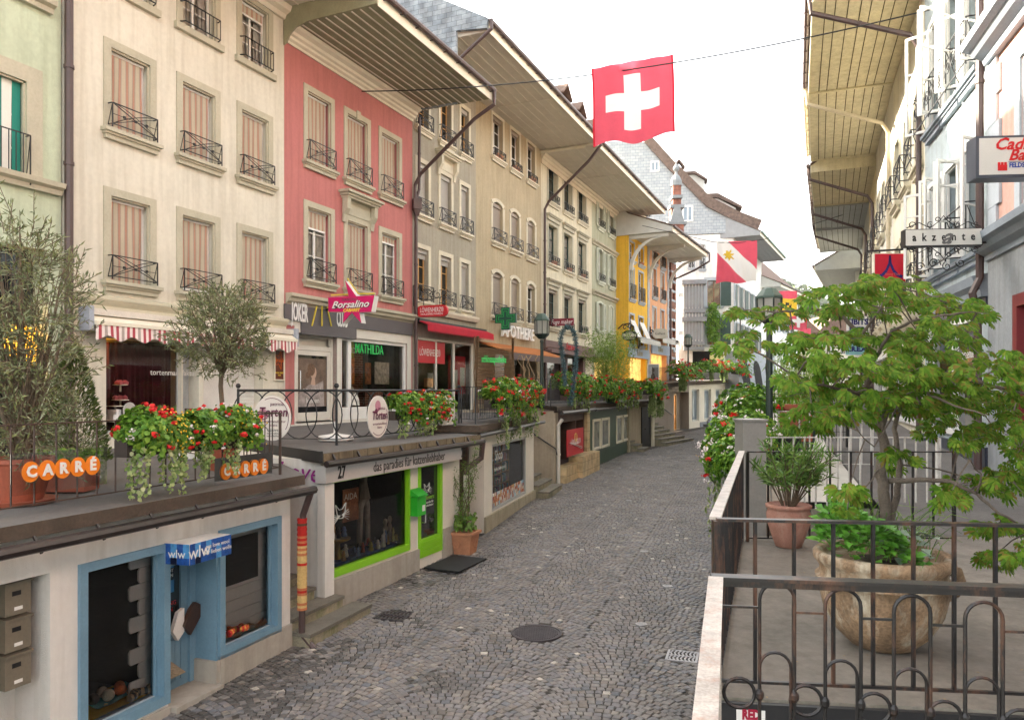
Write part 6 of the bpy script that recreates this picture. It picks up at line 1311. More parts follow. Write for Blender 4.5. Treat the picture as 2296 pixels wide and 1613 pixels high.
# ---------------------------------------------------------------- pots on the near terrace
M_TC=mat('weathered_terracotta',(.30,.20,.12),rough=.9,var=.5,scale=3.6,bump=1,bs=50,col2=(.58,.53,.42),dirt=.95)
M_TC2=mat('terracotta_pink',(.40,.20,.15),rough=.85,var=.18,scale=4,bump=.3,col2=(.5,.38,.3),dirt=.5)
pc=P(1978,1482,4.75); PX,PY=pc.x,4.75; pz=1.83
bp=thing('big_plant_pot','very large weathered terracotta pot with mossy rim and lug handle in front of the maple','plant pot',(PX,PY,pz))
k_=1.0
prof=[(.17,0),(.22,.02),(.32,.12),(.405,.28),(.435,.42),(.445,.50),(.46,.505),(.462,.525),(.445,.53),(.43,.55),(.43,.60),(.455,.63),(.475,.655),(.475,.70),(.455,.72),(.42,.715),(.40,.69),(.39,.66)]
KR=.86; KZ=.83; prof=[(r*KR,z*KZ) for r,z in prof]
m=MB(); m.lathe(prof,(PX,PY,pz),48); m.build('body',M_TC,bp,smooth=True)
m=MB(); m.tube([(PX+.37,PY-.05,pz+.50),(PX+.435,PY-.06,pz+.48),(PX+.455,PY-.06,pz+.415),(PX+.43,PY-.05,pz+.35),(PX+.36,PY-.04,pz+.30)],[.035,.04,.04,.035,.03],10); m.build('handle',M_TC,bp,smooth=True)
m=MB(); m.lathe([(.34,.50),(.34,.545),(.0,.55)],(PX,PY,pz),24); m.build('soil',mat('potting_soil',(.05,.035,.025),rough=1,var=.5,scale=20,bump=1),bp)
sp=P(1768,1225,7.75); SPX,SPY=sp.x,7.75
s_p=thing('plant_pot','medium pinkish terracotta pot holding the oleander','plant pot',(SPX,SPY,1.83))
m=MB(); m.lathe([(.11,0),(.13,.01),(.17,.12),(.215,.26),(.22,.34),(.205,.38),(.205,.395),(.225,.405),(.23,.435),(.205,.445),(.19,.42)],(SPX,SPY,1.83),32); m.build('body',M_TC2,s_p,smooth=True)
m=MB(); m.lathe([(.195,.39),(.195,.405),(0,.41)],(SPX,SPY,1.83),20); m.build('soil',mat('potting_soil',0),s_p)
# ---------------------------------------------------------------- plants
def rv(rn): return V((rn.gauss(0,1),rn.gauss(0,1),rn.gauss(0,1))).normalized()
def leaf(mb,c,d,n,L,W_):
    """pointed leaf from c along d, folded slightly on the midrib"""
    s=d.cross(n); s.normalize(); s*=W_/2; m=c+d*(L*.45); e=c+d*L-n*(L*.12); q=n*(W_*.12)
    a=mb.vs([c,m+s+q,e,m-s+q]); mb.f.append((a,a+1,a+2,a+3)); mb.mi.append(mb.m)
def rleaf(mb,c,n,r,rn):
    a=n.orthogonal().normalized(); b=n.cross(a); o=rn.uniform(0,6); k=6
    q=mb.vs([c+(a*cos(o+2*pi*i/k)+b*sin(o+2*pi*i/k))*r*(1 if i%2 else .88)+n*(r*.15 if i%3==0 else 0) for i in range(k)]); mb.f.append(tuple(range(q,q+k))); mb.mi.append(mb.m)
def mleaf(mb,c,d,n,S_,rn):
    """palmate maple leaf with nine drooping lobes"""
    s=d.cross(n).normalized(); o=V((0,0,-1)); fold=rn.uniform(.1,.55)
    lob=[(0,1),(.42,.95),(-.42,.95),(.85,.82),(-.85,.82),(1.3,.62),(-1.3,.62),(1.85,.42),(-1.85,.42)]
    for an,l in lob:
        e=(d*cos(an)+s*sin(an)); el=S_*l; w_=(s*cos(an)-d*sin(an))*S_*.115
        m=c+e*(el*.52)+o*(S_*.05); t=c+e*el+o*(S_*(.16+fold*l*.55))
        a=mb.vs([c,m+w_,t,m-w_]); mb.f.append((a,a+1,a+2,a+3)); mb.mi.append(mb.m)
        i2=c+e*(el*.80)+o*(S_*(.10+fold*l*.3)); 
        a=mb.vs([m+w_*.6,i2+w_*1.0+e*(S_*.06),i2-w_*1.0+e*(S_*.06),m-w_*.6]); mb.f.append((a,a+1,a+2,a+3)); mb.mi.append(mb.m)
M_BARK=mat('grey_bark',(.13,.105,.085),rough=.95,var=.35,scale=8,bump=1,bs=60)
M_OLB=mat('olive_bark',(.16,.12,.08),rough=.95,var=.4,scale=9,bump=1,bs=60)
M_OL=mat('olive_leaves',0 or (.1,.12,.07),rough=.55,var=.12,scale=3,island=[(.08,.11,.04),(.18,.21,.10),(.34,.37,.22),(.12,.16,.06),(.28,.30,.11),(.10,.13,.06)],trans=.15)
M_MP=mat('maple_leaves',(.1,.2,.03),rough=.6,spec=.2,var=.12,scale=2,island=[(.045,.125,.008),(.095,.21,.014),(.14,.27,.02),(.20,.26,.03),(.065,.16,.010),(.20,.13,.03),(.11,.23,.016),(.035,.10,.006),(.155,.28,.026),(.095,.20,.014),(.05,.14,.009)],trans=.35)
M_GR=mat('geranium_leaves',(.05,.14,.03),rough=.6,var=.1,island=[(.045,.13,.012),(.09,.24,.02),(.17,.34,.035),(.26,.42,.05),(.06,.17,.018)],trans=.25)
M_IV=mat('variegated_ivy',(.2,.3,.1),rough=.6,var=.05,island=[(.14,.24,.06),(.25,.36,.11),(.42,.48,.22),(.20,.32,.08),(.50,.52,.30)],trans=.2)
M_RF=mat('red_petals',(.6,.01,.01),rough=.6,var=0,island=[(.55,.005,.008),(.72,.02,.015),(.62,.008,.02)],trans=.15)
M_YF=mat('yellow_petals',(.8,.5,.02),rough=.6,var=0,island=[(.75,.42,.01),(.85,.55,.03)],trans=.15)
M_WF=mat('white_petals',(.8,.78,.76),rough=.6,var=0,island=[(.82,.78,.76),(.78,.66,.66)],trans=.15)
def crown(par,specs,rn,start,M_leaf,M_wood,L=.055,W_=.014,twl=.25,per=9,up=.4,nbr=30):
    wood=MB(); lv=MB()
    for (c,r,n) in specs:
        c=V(c); r=V(r)
        for i in range(n):
            while True:
                q=V((rn.uniform(-1,1),rn.uniform(-1,1),rn.uniform(-1,1)))
                if q.length<=1 and (q.length>.45 or rn.random()<.35): break
            if sin(q.x*5+c.x)*sin(q.y*4.3)*sin(q.z*5.1+c.z*3)>.32: continue
            p=c+V((q.x*r.x,q.y*r.y,q.z*r.z)); d=(q.normalized()*.8+rv(rn)*.6+V((0,0,up))).normalized(); e=p+d*twl*rn.uniform(.6,1.3)
            wood.bar(p,e,.005)
            for k in range(per):
                t=(k+.5)/per; b=p+(e-p)*t; dd=(d*.7+rv(rn)*.75).normalized(); leaf(lv,b,dd,rv(rn),L*rn.uniform(.7,1.2),W_)
        for i in range(max(3,nbr*n//200)):
            q=rv(rn)*rn.uniform(.3,.9); wood.tube([start,(V(start)+c+V((q.x*r.x,q.y*r.y,q.z*r.z)))*.5+rv(rn)*.05,c+V((q.x*r.x,q.y*r.y,q.z*r.z))],[.012,.008,.003],4)
    lv.build('leaves',M_leaf,par); wood.build('twigs',M_wood,par)
M_TR=mat('red_terracotta',(.32,.085,.045),rough=.6,var=.15,scale=3)
# olive tree, many stemmed, in the big red pot
rn=random.Random(21)
bx=P(48,1150,7.45); t=thing('olive_tree','tall loose many stemmed olive tree at the left edge in the large red pot','tree',(bx.x,bx.y,2.6))
B=V((bx.x,bx.y,2.65)); m=MB()
tops=[(-.35,.1,1.9),(.05,-.1,2.4),(.3,.15,1.9),(.1,.2,1.2),(.42,0,1.4),(-.25,-.15,1.2)]
for i,(x,y,z) in enumerate(tops): m.tube([B+V((x*.1,y*.1,0)),B+V((x*.3+.04*sin(i),y*.3,z*.35)),B+V((x*.75,y*.7,z*.7)),B+V((x,y,z))],[.035,.028,.018,.007],7)
m.build('trunk',M_OLB,t,smooth=True)
crown(t,[((B.x-.15,B.y,4.75),(.38,.4,.42),150),((B.x+.2,B.y,4.35),(.32,.35,.45),120),((B.x-.3,B.y,4.0),(.40,.4,.5),150),((B.x+.22,B.y-.05,3.75),(.36,.4,.45),140),((B.x+.0,B.y,3.3),(.48,.4,.4),190),((B.x+.2,B.y,2.95),(.40,.35,.25),80)],rn,B+V((0,0,.3)),M_OL,M_OLB,L=.08,W_=.017,twl=.3,per=10)
t=thing('plant_pot','large glossy red pot with saucer at the left edge of the terrace','plant pot',(B.x,B.y,2.32)); m=MB(); m.lathe([(.23,.04),(.33,.40),(.345,.42),(.345,.46),(.31,.46),(.30,.42)],(B.x-.05,B.y,2.32),32); m.build('body',M_TR,t,smooth=False)
m=MB(); m.lathe([(.25,0),(.34,.01),(.36,.05),(.34,.055),(.3,.02)],(B.x-.05,B.y,2.32),32); m.build('saucer',M_TR,t)
# clipped olive standard
rn=random.Random(22)
bx=P(498,1070,10.6); t=thing('olive_tree','round headed olive tree on a single thin trunk in front of the cafe','tree',(bx.x,bx.y,2.4)); B=V((bx.x,bx.y,2.5))
m=MB(); m.tube([B,B+V((.02,0,.5)),B+V((-.02,0,1.0)),B+V((.01,0,1.5))],[.04,.036,.034,.03],8); 
cc=P(492,748,10.6)
for k in range(8): q=V((cos(k*.8),sin(k*.8),.5)); m.tube([B+V((0,0,1.15)),B+V((q.x*.18,q.y*.18,1.5)),B+V((q.x*.45,q.y*.45,1.9))],[.02,.014,.006],5)
m.build('trunk',M_OLB,t,smooth=True)
crown(t,[((cc.x,cc.y,cc.z),(.62,.6,.50),470),((cc.x+.1,cc.y,cc.z+.35),(.4,.4,.28),150),((cc.x+.3,cc.y,cc.z-.35),(.35,.35,.28),90)],rn,B+V((0,0,1.3)),M_OL,M_OLB,L=.07,W_=.02,twl=.2,per=10)
t=thing('plant_pot','dark terracotta pot under the round headed olive tree','plant pot',(B.x,B.y,2.32)); m=MB(); m.lathe([(.16,.0),(.22,.30),(.235,.32),(.235,.36),(.2,.36)],(B.x,B.y,2.32),20); m.build('body',M_TR,t)
# conifer
rn=random.Random(23); bx=P(165,1030,8.9); t=thing('conifer','small dense cone shaped conifer behind the left railing','shrub',(bx.x,bx.y,2.6)); m=MB()
for i in range(3600):
    z=rn.random()**1.3; r=.36*(1-z)**.8*rn.uniform(.75,1.05)+.02; a=rn.uniform(0,2*pi); c=V((bx.x+r*cos(a),bx.y+r*sin(a),2.6+z*1.35)); leaf(m,c,(V((cos(a),sin(a),.9))+rv(rn)*.4).normalized(),rv(rn),.07,.02)
m.build('needles',mat('conifer_green',(.05,.1,.02),rough=.8,var=.1,island=[(.03,.06,.012),(.07,.12,.02),(.12,.17,.03)]),t); m=MB(); m.lathe([(.17,-.3),(.2,0),(.2,.03),(.1,.03)],(bx.x,bx.y,2.6),16); m.build('pot',M_TR,t); m=MB(); m.tube([(bx.x,bx.y,2.6),(bx.x,bx.y,3.6)],.02,5); m.build('trunk',M_OLB,t)
t=thing('plant_trough','rectangular red terracotta trough with ivy near the left railing','plant pot',(bx.x+.2,bx.y-.4,2.32)); m=MB(); m.prism([(-.15,0),(.15,0),(.19,.30),(-.19,.30)],0,bx.x-.15,bx.x+.55); m.v=[V((p.x,p.y+bx.y-.6,p.z+2.34)) for p in m.v]; m.build('body',M_TR,t); m=MB()
for i in range(420): c=V((bx.x+.2+rn.uniform(-.38,.38),bx.y-.6+rn.uniform(-.2,.2),2.66+rn.uniform(-.06,.13))); rleaf(m,c,(rv(rn)+V((0,-.5,.8))).normalized(),.028,rn)
m.build('foliage',M_GR,t)
# balcony flower boxes
def flowers(name,label,p,q,out,up,down,n,seed,red=20,yel=(),whi=10,ivy=3,ivl=.5,box=True,depth=.22,rs=.036,sz=1,ls=.030,group='flower boxes on the railings'):
    """geranium box on a railing from p to q; out = unit vector to the street"""
    rn=random.Random(seed); p=V(p); q=V(q); out=V(out).normalized(); d=q-p; L_=d.length
    t=thing(name,label,'flower box',(p+q)/2,group)
    fo=MB(); rd=MB(); ye=MB(); wh_=MB(); iv=MB()
    lum=[rn.uniform(.75,1.15) for _ in range(12)]
    def surf(core=False):
        tt=rn.random(); a=rn.uniform(-.55,pi*.95); r=(1 if not core else rn.uniform(.3,1)) ; k=lum[int(tt*11.99)]*(.85+.25*sin(tt*L_*9+seed))
        e=min(1,min(tt,1-tt)*L_/.18+.35)
        h=sin(a)*(up if sin(a)>0 else down)*k*e; o=cos(a)*depth*k*e
        nrm=(out*cos(a)+V((0,0,1))*sin(a)).normalized()
        return p+d*tt+out*(o*r+.06)+V((0,0,h*r-.05)),nrm,tt
    for i in range(n):
        c,nn,tt=surf(rn.random()<.35); c+=rv(rn)*.03; rleaf(fo,c,(nn+rv(rn)*.7).normalized(),ls*rn.uniform(.6,1.25)*sz,rn)
    def cluster(mb,c,nn,r,k,ps):
        r*=rn.choice((.5,.8,1,1.1))
        for j in range(int(k*rn.uniform(.5,1.3))): o=rv(rn); o=(o+nn*.5).normalized(); b=c+V((o.x*1.25,o.y*1.25,o.z*.75))*r*rn.uniform(.3,1.15); rleaf(mb,b,(o+rv(rn)*.4).normalized(),ps*sz,rn)
    for i in range(red):
        c,nn,tt=surf(); cluster(rd,c+nn*.05,nn,rs*rn.uniform(.75,1.2),16,.017)
    for (yt,yw,yn) in yel:
        for i in range(yn):
            c,nn,_=surf(); tt=min(.99,max(.01,rn.gauss(yt,yw))); c2=c; 
            dd=(tt-((c-p).dot(d)/L_**2)); c=c+d*dd
            rleaf(ye,c+nn*.03,(nn+rv(rn)*.4).normalized(),.0125*sz,rn)
            if rn.random()<.6: rleaf(fo,c+nn*.015+rv(rn)*.03,(nn+rv(rn)*.6).normalized(),.018*sz,rn)
    for i in range(whi):
        c,nn,tt=surf(); cluster(wh_,c+nn*.05,nn,rs*.9,9,.013)
    for i in range(ivy):
        t0=rn.uniform(.08,.92); w_=.07
        for j in range(int(9*L_ if ivy<3 else 8)):
            s0=p+d*(t0+rn.uniform(-w_,w_)/max(L_,.5))+out*(.1+rn.uniform(0,depth*.7)); l=ivl*rn.uniform(.45,1.1); z=0; x=V((0,0,0))
            while z<l:
                x+=V((rn.uniform(-.01,.01),rn.uniform(-.01,.01),0)); c=s0+x+V((0,0,-down*.45-z)); rleaf(iv,c+rv(rn)*.02,(out+rv(rn)*.7).normalized(),.024*sz*rn.uniform(.6,1.2),rn); z+=.022
    if box:
        bxm=MB(); bxm.bar(p+out*.05+V((0,0,-.16)),q+out*.05+V((0,0,-.16)),.17,.17); bxm.build('planter',mat('dark_planter',(.04,.03,.025),rough=.8),t)
    fo.build('foliage',M_GR,t); rd.build('red_blossoms',M_RF,t,kind='stuff'); ye.build('yellow_blossoms',M_YF,t,kind='stuff'); wh_.build('white_blossoms',M_WF,t,kind='stuff'); iv.build('trailing_ivy',M_IV,t)
    return t
nA=FA.n
def fp(u_,v_,f,n): s=f.s(u_,n); return f.w(s,n,f.z(v_,s,n))
p1=FA.w(FA.s(262,-.05),-.05,3.02); p2=FA.w(FA.s(400,-.05),-.05,3.02); p3=FA.w(FA.s(548,-.05),-.05,3.0)
flowers('flower_box','nearest flower box with red, yellow and white flowers and long ivy curtains',p1,p2,nA,.26,.36,2300,31,red=26,yel=((.75,.13,170),),whi=8,ivy=3,ivl=.50,depth=.26)
flowers('flower_box','flower box with yellow daisies and red geraniums before the clipped olive tree',p2+(p3-p2)*.03,p3,nA,.26,.36,2200,32,red=26,yel=((.82,.12,190),),whi=16,ivy=3,ivl=.40,depth=.26)
# large leaved red begonias standing above the two boxes
for (uu,vv,lb,sd_) in ((355,935,'red begonia with large glossy leaves above the nearest flower box',1),(480,940,'red begonia with bronze leaves below the clipped olive tree',2)):
    rn=random.Random(sd_); c0=FA.w(FA.s(uu,-.1),-.1,FA.z(vv,FA.s(uu,-.1),-.1)-.05); t=thing('begonia',lb,'plant',c0,'begonias above the flower boxes'); m=MB(); r_=MB()
    for i in range(70): d_=rv(rn); d_.z=abs(d_.z)*.6; leaf(m,c0+V((rn.uniform(-.2,.2),rn.uniform(-.1,.1),rn.uniform(-.12,.12))),d_.normalized(),V((0,-.6,.8)),.13,.075)
    for i in range(13):
        c=c0+V((rn.uniform(-.24,.24),rn.uniform(-.15,.05),rn.uniform(-.1,.16)))
        for j in range(9): rleaf(r_,c+rv(rn)*.035,rv(rn),.02,rn)
    m.build('leaves',mat('begonia_leaf',(.05,.1,.02),rough=.35,var=.2,island=[(.03,.10,.015),(.07,.15,.02),(.10,.06,.02)]),t); r_.build('red_blossoms',M_RF,t,kind='stuff')
RB=[(-2.95,12.6),(-1.21,17.1)]; dB=V((RB[1][0]-RB[0][0],RB[1][1]-RB[0][1],0)); nB=V((dB.y,-dB.x,0)).normalized()
def onB(uu,z): k=(uu-CX)/F; t=(k*RB[0][1]-RB[0][0])/(dB.x-k*dB.y); return V((RB[0][0]+dB.x*t,RB[0][1]+dB.y*t,z))
flowers('flower_box','flower box with red and yellow blossoms on the ring patterned balcony railing',onB(872,3.12),onB(990,3.08),nB,.32,.62,3400,33,red=56,yel=((.45,.15,110),(.85,.1,130)),whi=14,ivy=4,ivl=.35,depth=.30,sz=1.1,rs=.05)
fC1,fC2=FC.w(.05,-.02,3.28),FC.w(FC.L+.05,-.02,3.34)
flowers('flower_box','long flower box above the food shop with ivy hanging over the gutter',fC1,fC2,FC.n,.40,1.0,6200,34,red=110,yel=((.3,.12,160),(.6,.1,160),(.8,.08,120)),whi=26,ivy=5,ivl=.75,depth=.36,sz=1.25,rs=.065)
fD1=P(1246,868,25.3); fD2=P(1325,872,28.6); 
flowers('flower_box','flower box above the cellar shop entrance next to the blue garland',fD1,fD2,FD.n,.52,.72,3300,35,red=60,yel=((.2,.1,90),(.65,.12,120)),whi=10,ivy=4,ivl=.5,depth=.4,sz=1.6,rs=.08)
flowers('flower_box','flower box above the green shopfront below the bamboo',P(1332,872,29.0),P(1422,874,34.2),FE.n,.50,.75,3300,36,red=76,yel=((.5,.12,40),),whi=8,ivy=4,ivl=.5,depth=.42,sz=1.8,rs=.09)
flowers('flower_box','small flower box above the narrow black cellar door',P(1443,872,35.8),P(1478,874,38.2),FF.n,.5,.7,1300,37,red=26,yel=(),whi=3,ivy=2,ivl=1.0,depth=.45,sz=2,rs=.1)
flowers('flower_box','first flower box on the far terrace above the taupe wall',P(1511,838,46.5),P(1560,838,51),FG.n,.8,.7,1500,38,red=40,whi=4,ivy=2,ivl=.7,depth=.6,sz=2.8,rs=.13)
flowers('flower_box','far flower box on the brown boarded parapet before the white house',P(1572,826,53),P(1632,828,58),FH.n,.7,.4,1400,39,red=34,whi=10,ivy=3,ivl=.7,depth=.6,sz=3,rs=.13)
flowers('flower_box','farthest flower box at the bend of the street in front of the arches',P(1640,830,57),P(1668,832,60),FH.n,.8,.8,700,40,red=20,whi=2,ivy=0,depth=.7,sz=3,rs=.13)
nR=V((-.947,.32,0))
flowers('flower_box','big cascade of white and red geraniums on the road side of the third terrace',V((xr(9.5)-.05,9.5,2.50)),V((xr(12.2)-.05,12.2,2.85)),nR,.30,.62,4600,41,red=12,yel=((.3,.1,40),),whi=80,ivy=3,ivl=.9,depth=.46,sz=1.2,rs=.05)
flowers('flower_box','tall bush of red begonias and white geraniums below the right street lamp',V((xr(12.6)-.0,12.6,3.0)),V((xr(14.6)-.0,14.6,3.1)),nR,.45,.6,3800,42,red=22,yel=(),whi=18,ivy=1,ivl=.5,depth=.5,sz=1.4,rs=.06)
# maple
rn=random.Random(50); t=thing('japanese_maple','spreading Japanese maple with layered green and orange tinged leaves in the huge pot','tree',(PX,PY,pz+.55))
m=MB()
def br(pts,r0,r1,mb=m):
    ps=[P(a,b,y) for a,b,y in pts]; 
    out=[]
    for a,b in zip(ps,ps[1:]):
        for k in range(4): out.append(a+(b-a)*k/4+V((rn.uniform(-.008,.008),rn.uniform(-.01,.01),rn.uniform(-.008,.008)))*(1 if k else 0))
    out.append(ps[-1]); n=len(out); mb.tube(out,[.76*(r0+(r1-r0)*i/(n-1)) for i in range(n)],7); return out
nodes=[]
for pts,r0,r1 in (
 ([(1985,1300,4.75),(1990,1210,4.75),(1983,1120,4.75),(1975,1050,4.74),(1984,1000,4.72),(1975,950,4.7),(1968,900,4.7)],.055,.032),
 ([(1990,1190,4.75),(2012,1110,4.8),(2018,1040,4.9),(2005,960,5.0),(2020,900,5.0)],.03,.018),
 ([(1974,960,4.7),(1990,912,4.7),(2060,872,4.6),(2170,850,4.5),(2290,880,4.4),(2380,900,4.3)],.026,.009),
 ([(1968,905,4.7),(1945,865,4.7),(1960,800,4.7),(1930,750,4.7),(1880,700,4.8),(1800,690,4.9),(1740,700,5.0),(1660,695,5.1)],.030,.004),
 ([(1960,805,4.7),(2000,740,4.6),(2060,715,4.5),(2130,705,4.4),(2190,700,4.4)],.016,.004),
 ([(1990,1078,4.74),(2060,1074,4.6),(2130,1078,4.5),(2190,1105,4.4),(2240,1150,4.3),(2310,1190,4.3)],.024,.006),
 ([(1968,900,4.7),(1900,872,4.6),(1830,862,4.5),(1770,835,4.4)],.018,.004),
 ([(1930,750,4.7),(1975,690,4.8),(2000,640,4.9)],.014,.004),
 ([(1960,880,4.7),(1880,830,5.2),(1800,800,5.5)],.015,.004),
 ([(2020,900,5.0),(2100,840,5.3),(2200,800,5.5)],.016,.004),
 ([(2060,872,4.6),(2120,900,4.2),(2210,930,4.0)],.013,.004),
 ([(1975,1045,4.74),(1930,1100,4.6),(1905,1120,4.5)],.008,.003),
 ([(2190,1105,4.4),(2200,1060,4.3),(2160,1020,4.2)],.009,.003),
 ([(1740,700,5.0),(1690,735,5.0),(1650,765,5.0)],.006,.002),
 ([(2030,885,4.7),(1960,1000,4.3),(1880,935,4.2)],.008,.003),
): nodes+=br(pts,r0,r1)
m.build('trunk',M_BARK,t,smooth=True)
lv=MB(); tw=MB()
CL=[(1990,630,95,16,34),(1880,655,90,20,42),(2040,665,100,22,44),(2150,690,75,22,38),(1930,690,110,18,44),(2120,725,70,20,24),
 (1670,695,45,9,18),(1660,740,25,10,8),(1650,770,40,14,13),(1760,690,45,10,12),(1730,715,40,14,10),(1860,755,90,18,34),(1990,755,100,22,42),(2080,790,80,25,30),(2165,760,40,28,14),(1820,800,70,18,28),(1930,815,100,22,46),(2020,830,100,22,42),
 (1770,850,40,16,14),(1850,862,90,20,44),(1960,880,90,20,38),(2100,850,110,25,56),(2230,830,80,30,44),(2050,905,110,22,48),(2180,900,110,26,62),(2280,890,50,40,36),(1820,915,60,26,26),(1900,925,60,22,20),(2120,950,70,22,22),
 (2230,960,70,26,38),(2290,1000,40,50,28),(1830,945,32,18,14),(2010,1010,40,14,12),(2160,985,50,18,16),(2000,1045,30,10,6),(1905,1090,34,18,15),(1900,1140,24,10,8),(2190,1075,65,25,34),(2130,1110,40,16,14),(2260,1060,45,35,22),(2240,1170,55,22,22),(2235,1240,42,22,20),(2290,1230,30,30,12),(1780,760,60,18,8),(2270,800,30,30,14),(2060,745,60,20,16),(1700,765,35,12,6),(1885,735,60,16,12)]
for (u0,v0,ru,rv_,n) in CL:
    yc=4.7+rn.uniform(-.5,.6); cc=P(u0,v0,yc)
    nb=min(nodes,key=lambda q:(q-cc).length); tw.tube([nb,(nb+cc)*.5+V((0,0,.02)),cc],[.006,.005,.003],4)
    for i in range(int(n*1.0)):
        a=rn.uniform(0,2*pi); r=math.sqrt(rn.random()); Y_=yc+rn.uniform(-.45,.45)
        dx=r*cos(a); v_=v0+rv_*(rn.gauss(0,.5)+.8*dx*dx); c=P(u0+ru*dx,v_,Y_)
        d=V((dx+rn.uniform(-.5,.5),rn.uniform(-1,.4),rn.uniform(-.35,.05))).normalized(); nn=(V((0,-.75,.75))+rv(rn)*.38).normalized(); d=(d-nn*d.dot(nn)).normalized()
        mleaf(lv,c,d,nn,rn.uniform(.05,.088),rn)
        if i%3==0: tw.bar(cc+(c-cc)*.35+V((0,0,-.01)),c,.0035)
lv.build('leaves',M_MP,t); tw.build('twigs',M_BARK,t)
# plants in the huge pot
rn=random.Random(61); t=thing('pot_herbs','leafy green herbs, sage and tall grass growing at the foot of the maple','plant',(PX,PY,pz+.56)); m=MB(); g_=MB(); s_=MB()
for i in range(640):
    a=rn.uniform(pi*.55,pi*1.6); r=.36*math.sqrt(rn.random()); c=V((PX+r*cos(a)-.02,PY+r*sin(a),pz+.58)); h=max(0,.27*(1-((c.x-PX+.2)/.25)**2))*rn.random()**.5; c.z+=h; o=V((c.x-PX+.2,c.y-PY-.15,.1))
    leaf(m,c,(o.normalized()+rv(rn)*.5).normalized(),(V((0,-.35,.9))+rv(rn)*.3).normalized(),rn.uniform(.05,.085),.055)
for i in range(70):
    c=V((PX+rn.uniform(-.15,.3),PY+rn.uniform(-.2,.25),pz+.57)); d=V((rn.uniform(-.5,.8),rn.uniform(-.5,.3),1)).normalized(); l=rn.uniform(.2,.5); q=[c,c+d*l*.5,c+d*l*.85+V((d.x*.1,d.y*.1,-.02)),c+d*l+V((d.x*.25,d.y*.2,-.09))]; g_.tube(q,[.003,.0025,.002,.001],3)
for i in range(22):
    a=rn.uniform(-2.2,-.2); c=V((PX+.05+rn.uniform(-.12,.2),PY-.12+rn.uniform(-.15,.1),pz+.58+rn.uniform(0,.2))); leaf(s_,c,V((cos(a),sin(a),rn.uniform(-.2,.5))).normalized(),V((0,-.5,.85)),rn.uniform(.08,.14),.06)
m.build('herb_leaves',mat('balm_green',(.1,.3,.03),rough=.5,var=.1,island=[(.08,.24,.03),(.13,.36,.04),(.18,.42,.06)],trans=.25),t); g_.build('grass_blades',M_GR,t); s_.build('sage_leaves',mat('sage_leaf',(.25,.33,.25),rough=.8,var=.2),t)
# oleander
rn=random.Random(62); t=thing('oleander','bushy oleander with long narrow leaves in the medium terracotta pot','shrub',(SPX,SPY,2.25)); m=MB(); st_=MB()
for i in range(34):
    a=rn.uniform(0,2*pi); sp_=rn.uniform(.05,.42); h=rn.uniform(.32,.68); b=V((SPX+.06*cos(a),SPY+.06*sin(a),2.24)); e=b+V((sp_*cos(a),sp_*sin(a)*.8,h)); mid=b+(e-b)*.5+V((0,0,.06)); st_.tube([b,mid,e],[.007,.006,.004],4)
    for k in range(26):
        tt=rn.uniform(.35,1); c=b+(e-b)*tt+V((0,0,.05*sin(pi*tt))); dd=(rv(rn)+(e-b).normalized()*.9).normalized(); leaf(m,c,dd,rv(rn),rn.uniform(.09,.15),.021)
m.build('leaves',mat('oleander_leaf',(.1,.2,.04),rough=.4,var=.1,island=[(.06,.14,.025),(.10,.21,.035),(.20,.32,.06),(.08,.17,.03)],trans=.15),t); st_.build('stems',M_OLB,t)
# corkscrew willow by the green door with its pot
c0=P(1043,1246,15.0); t=thing('plant_pot','square terracotta pot with rosettes beside the lime green door','plant pot',(c0.x,c0.y,RZ(15))); z0=RZ(15)
m=MB(); m.lathe([(.24,0),(.31,.38),(.36,.39),(.36,.44),(.29,.44),(.28,.4)],(0,0,0),4); m.v=[Matrix.Translation((c0.x,c0.y,z0))@Matrix.Rotation(R(45-20),4,'Z')@p for p in m.v]; m.build('body',mat('rosette_terracotta',(.48,.22,.12),rough=.8,var=.2,scale=5),t)
m=MB(); Mr=Matrix.Translation((c0.x,c0.y,z0+.2))@Matrix.Rotation(R(-20),4,'Z')
for k,(dx,dy,ax) in enumerate(((-.1,-.2,0),(.2,.1,1))):
    pts=[(dx+.07*cos(a),-.205,.07*sin(a)) if ax==0 else (.205,dy*.3+.07*cos(a),.07*sin(a)) for a in [2*pi*j/12 for j in range(12)]]; q=MB(Mr); q.tube(pts,.012,5,closed=True); q.build('rosette',mat('rosette_terracotta',0),t)
rn=random.Random(63); t=thing('corkscrew_willow','thin contorted willow above the square terracotta pot','shrub',(c0.x,c0.y,.6)); m=MB(); lf=MB()
for i in range(9):
    a=rn.uniform(0,6.28); p=V((c0.x-.05,c0.y,z0+.42)); pts=[p]; d=V((.12*cos(a),.12*sin(a),1)); h=rn.uniform(1.0,1.85)
    for k in range(12):
        p=p+V((d.x*h/12*1.6+.05*sin(k*1.3+i),d.y*h/12+.04*cos(k*1.5+i),h/12)); pts.append(p)
        for j in range(10): leaf(lf,p+rv(rn)*.05,(rv(rn)+V((0,0,-.4))).normalized(),rv(rn),rn.uniform(.05,.09),.014)
    m.tube(pts,[.012-.0007*k for k in range(13)],5)
for i in range(170): c=V((c0.x+rn.uniform(-.22,.22),c0.y+rn.uniform(-.22,.2),z0+.46+rn.uniform(0,.3))); rleaf(lf,c,(rv(rn)+V((0,-.6,.6))).normalized(),.04,rn)
m.build('stems',M_OLB,t); lf.build('leaves',mat('willow_leaf',(.15,.25,.05),rough=.5,var=.1,island=[(.10,.2,.03),(.2,.32,.05),(.06,.16,.02)],trans=.25),t)
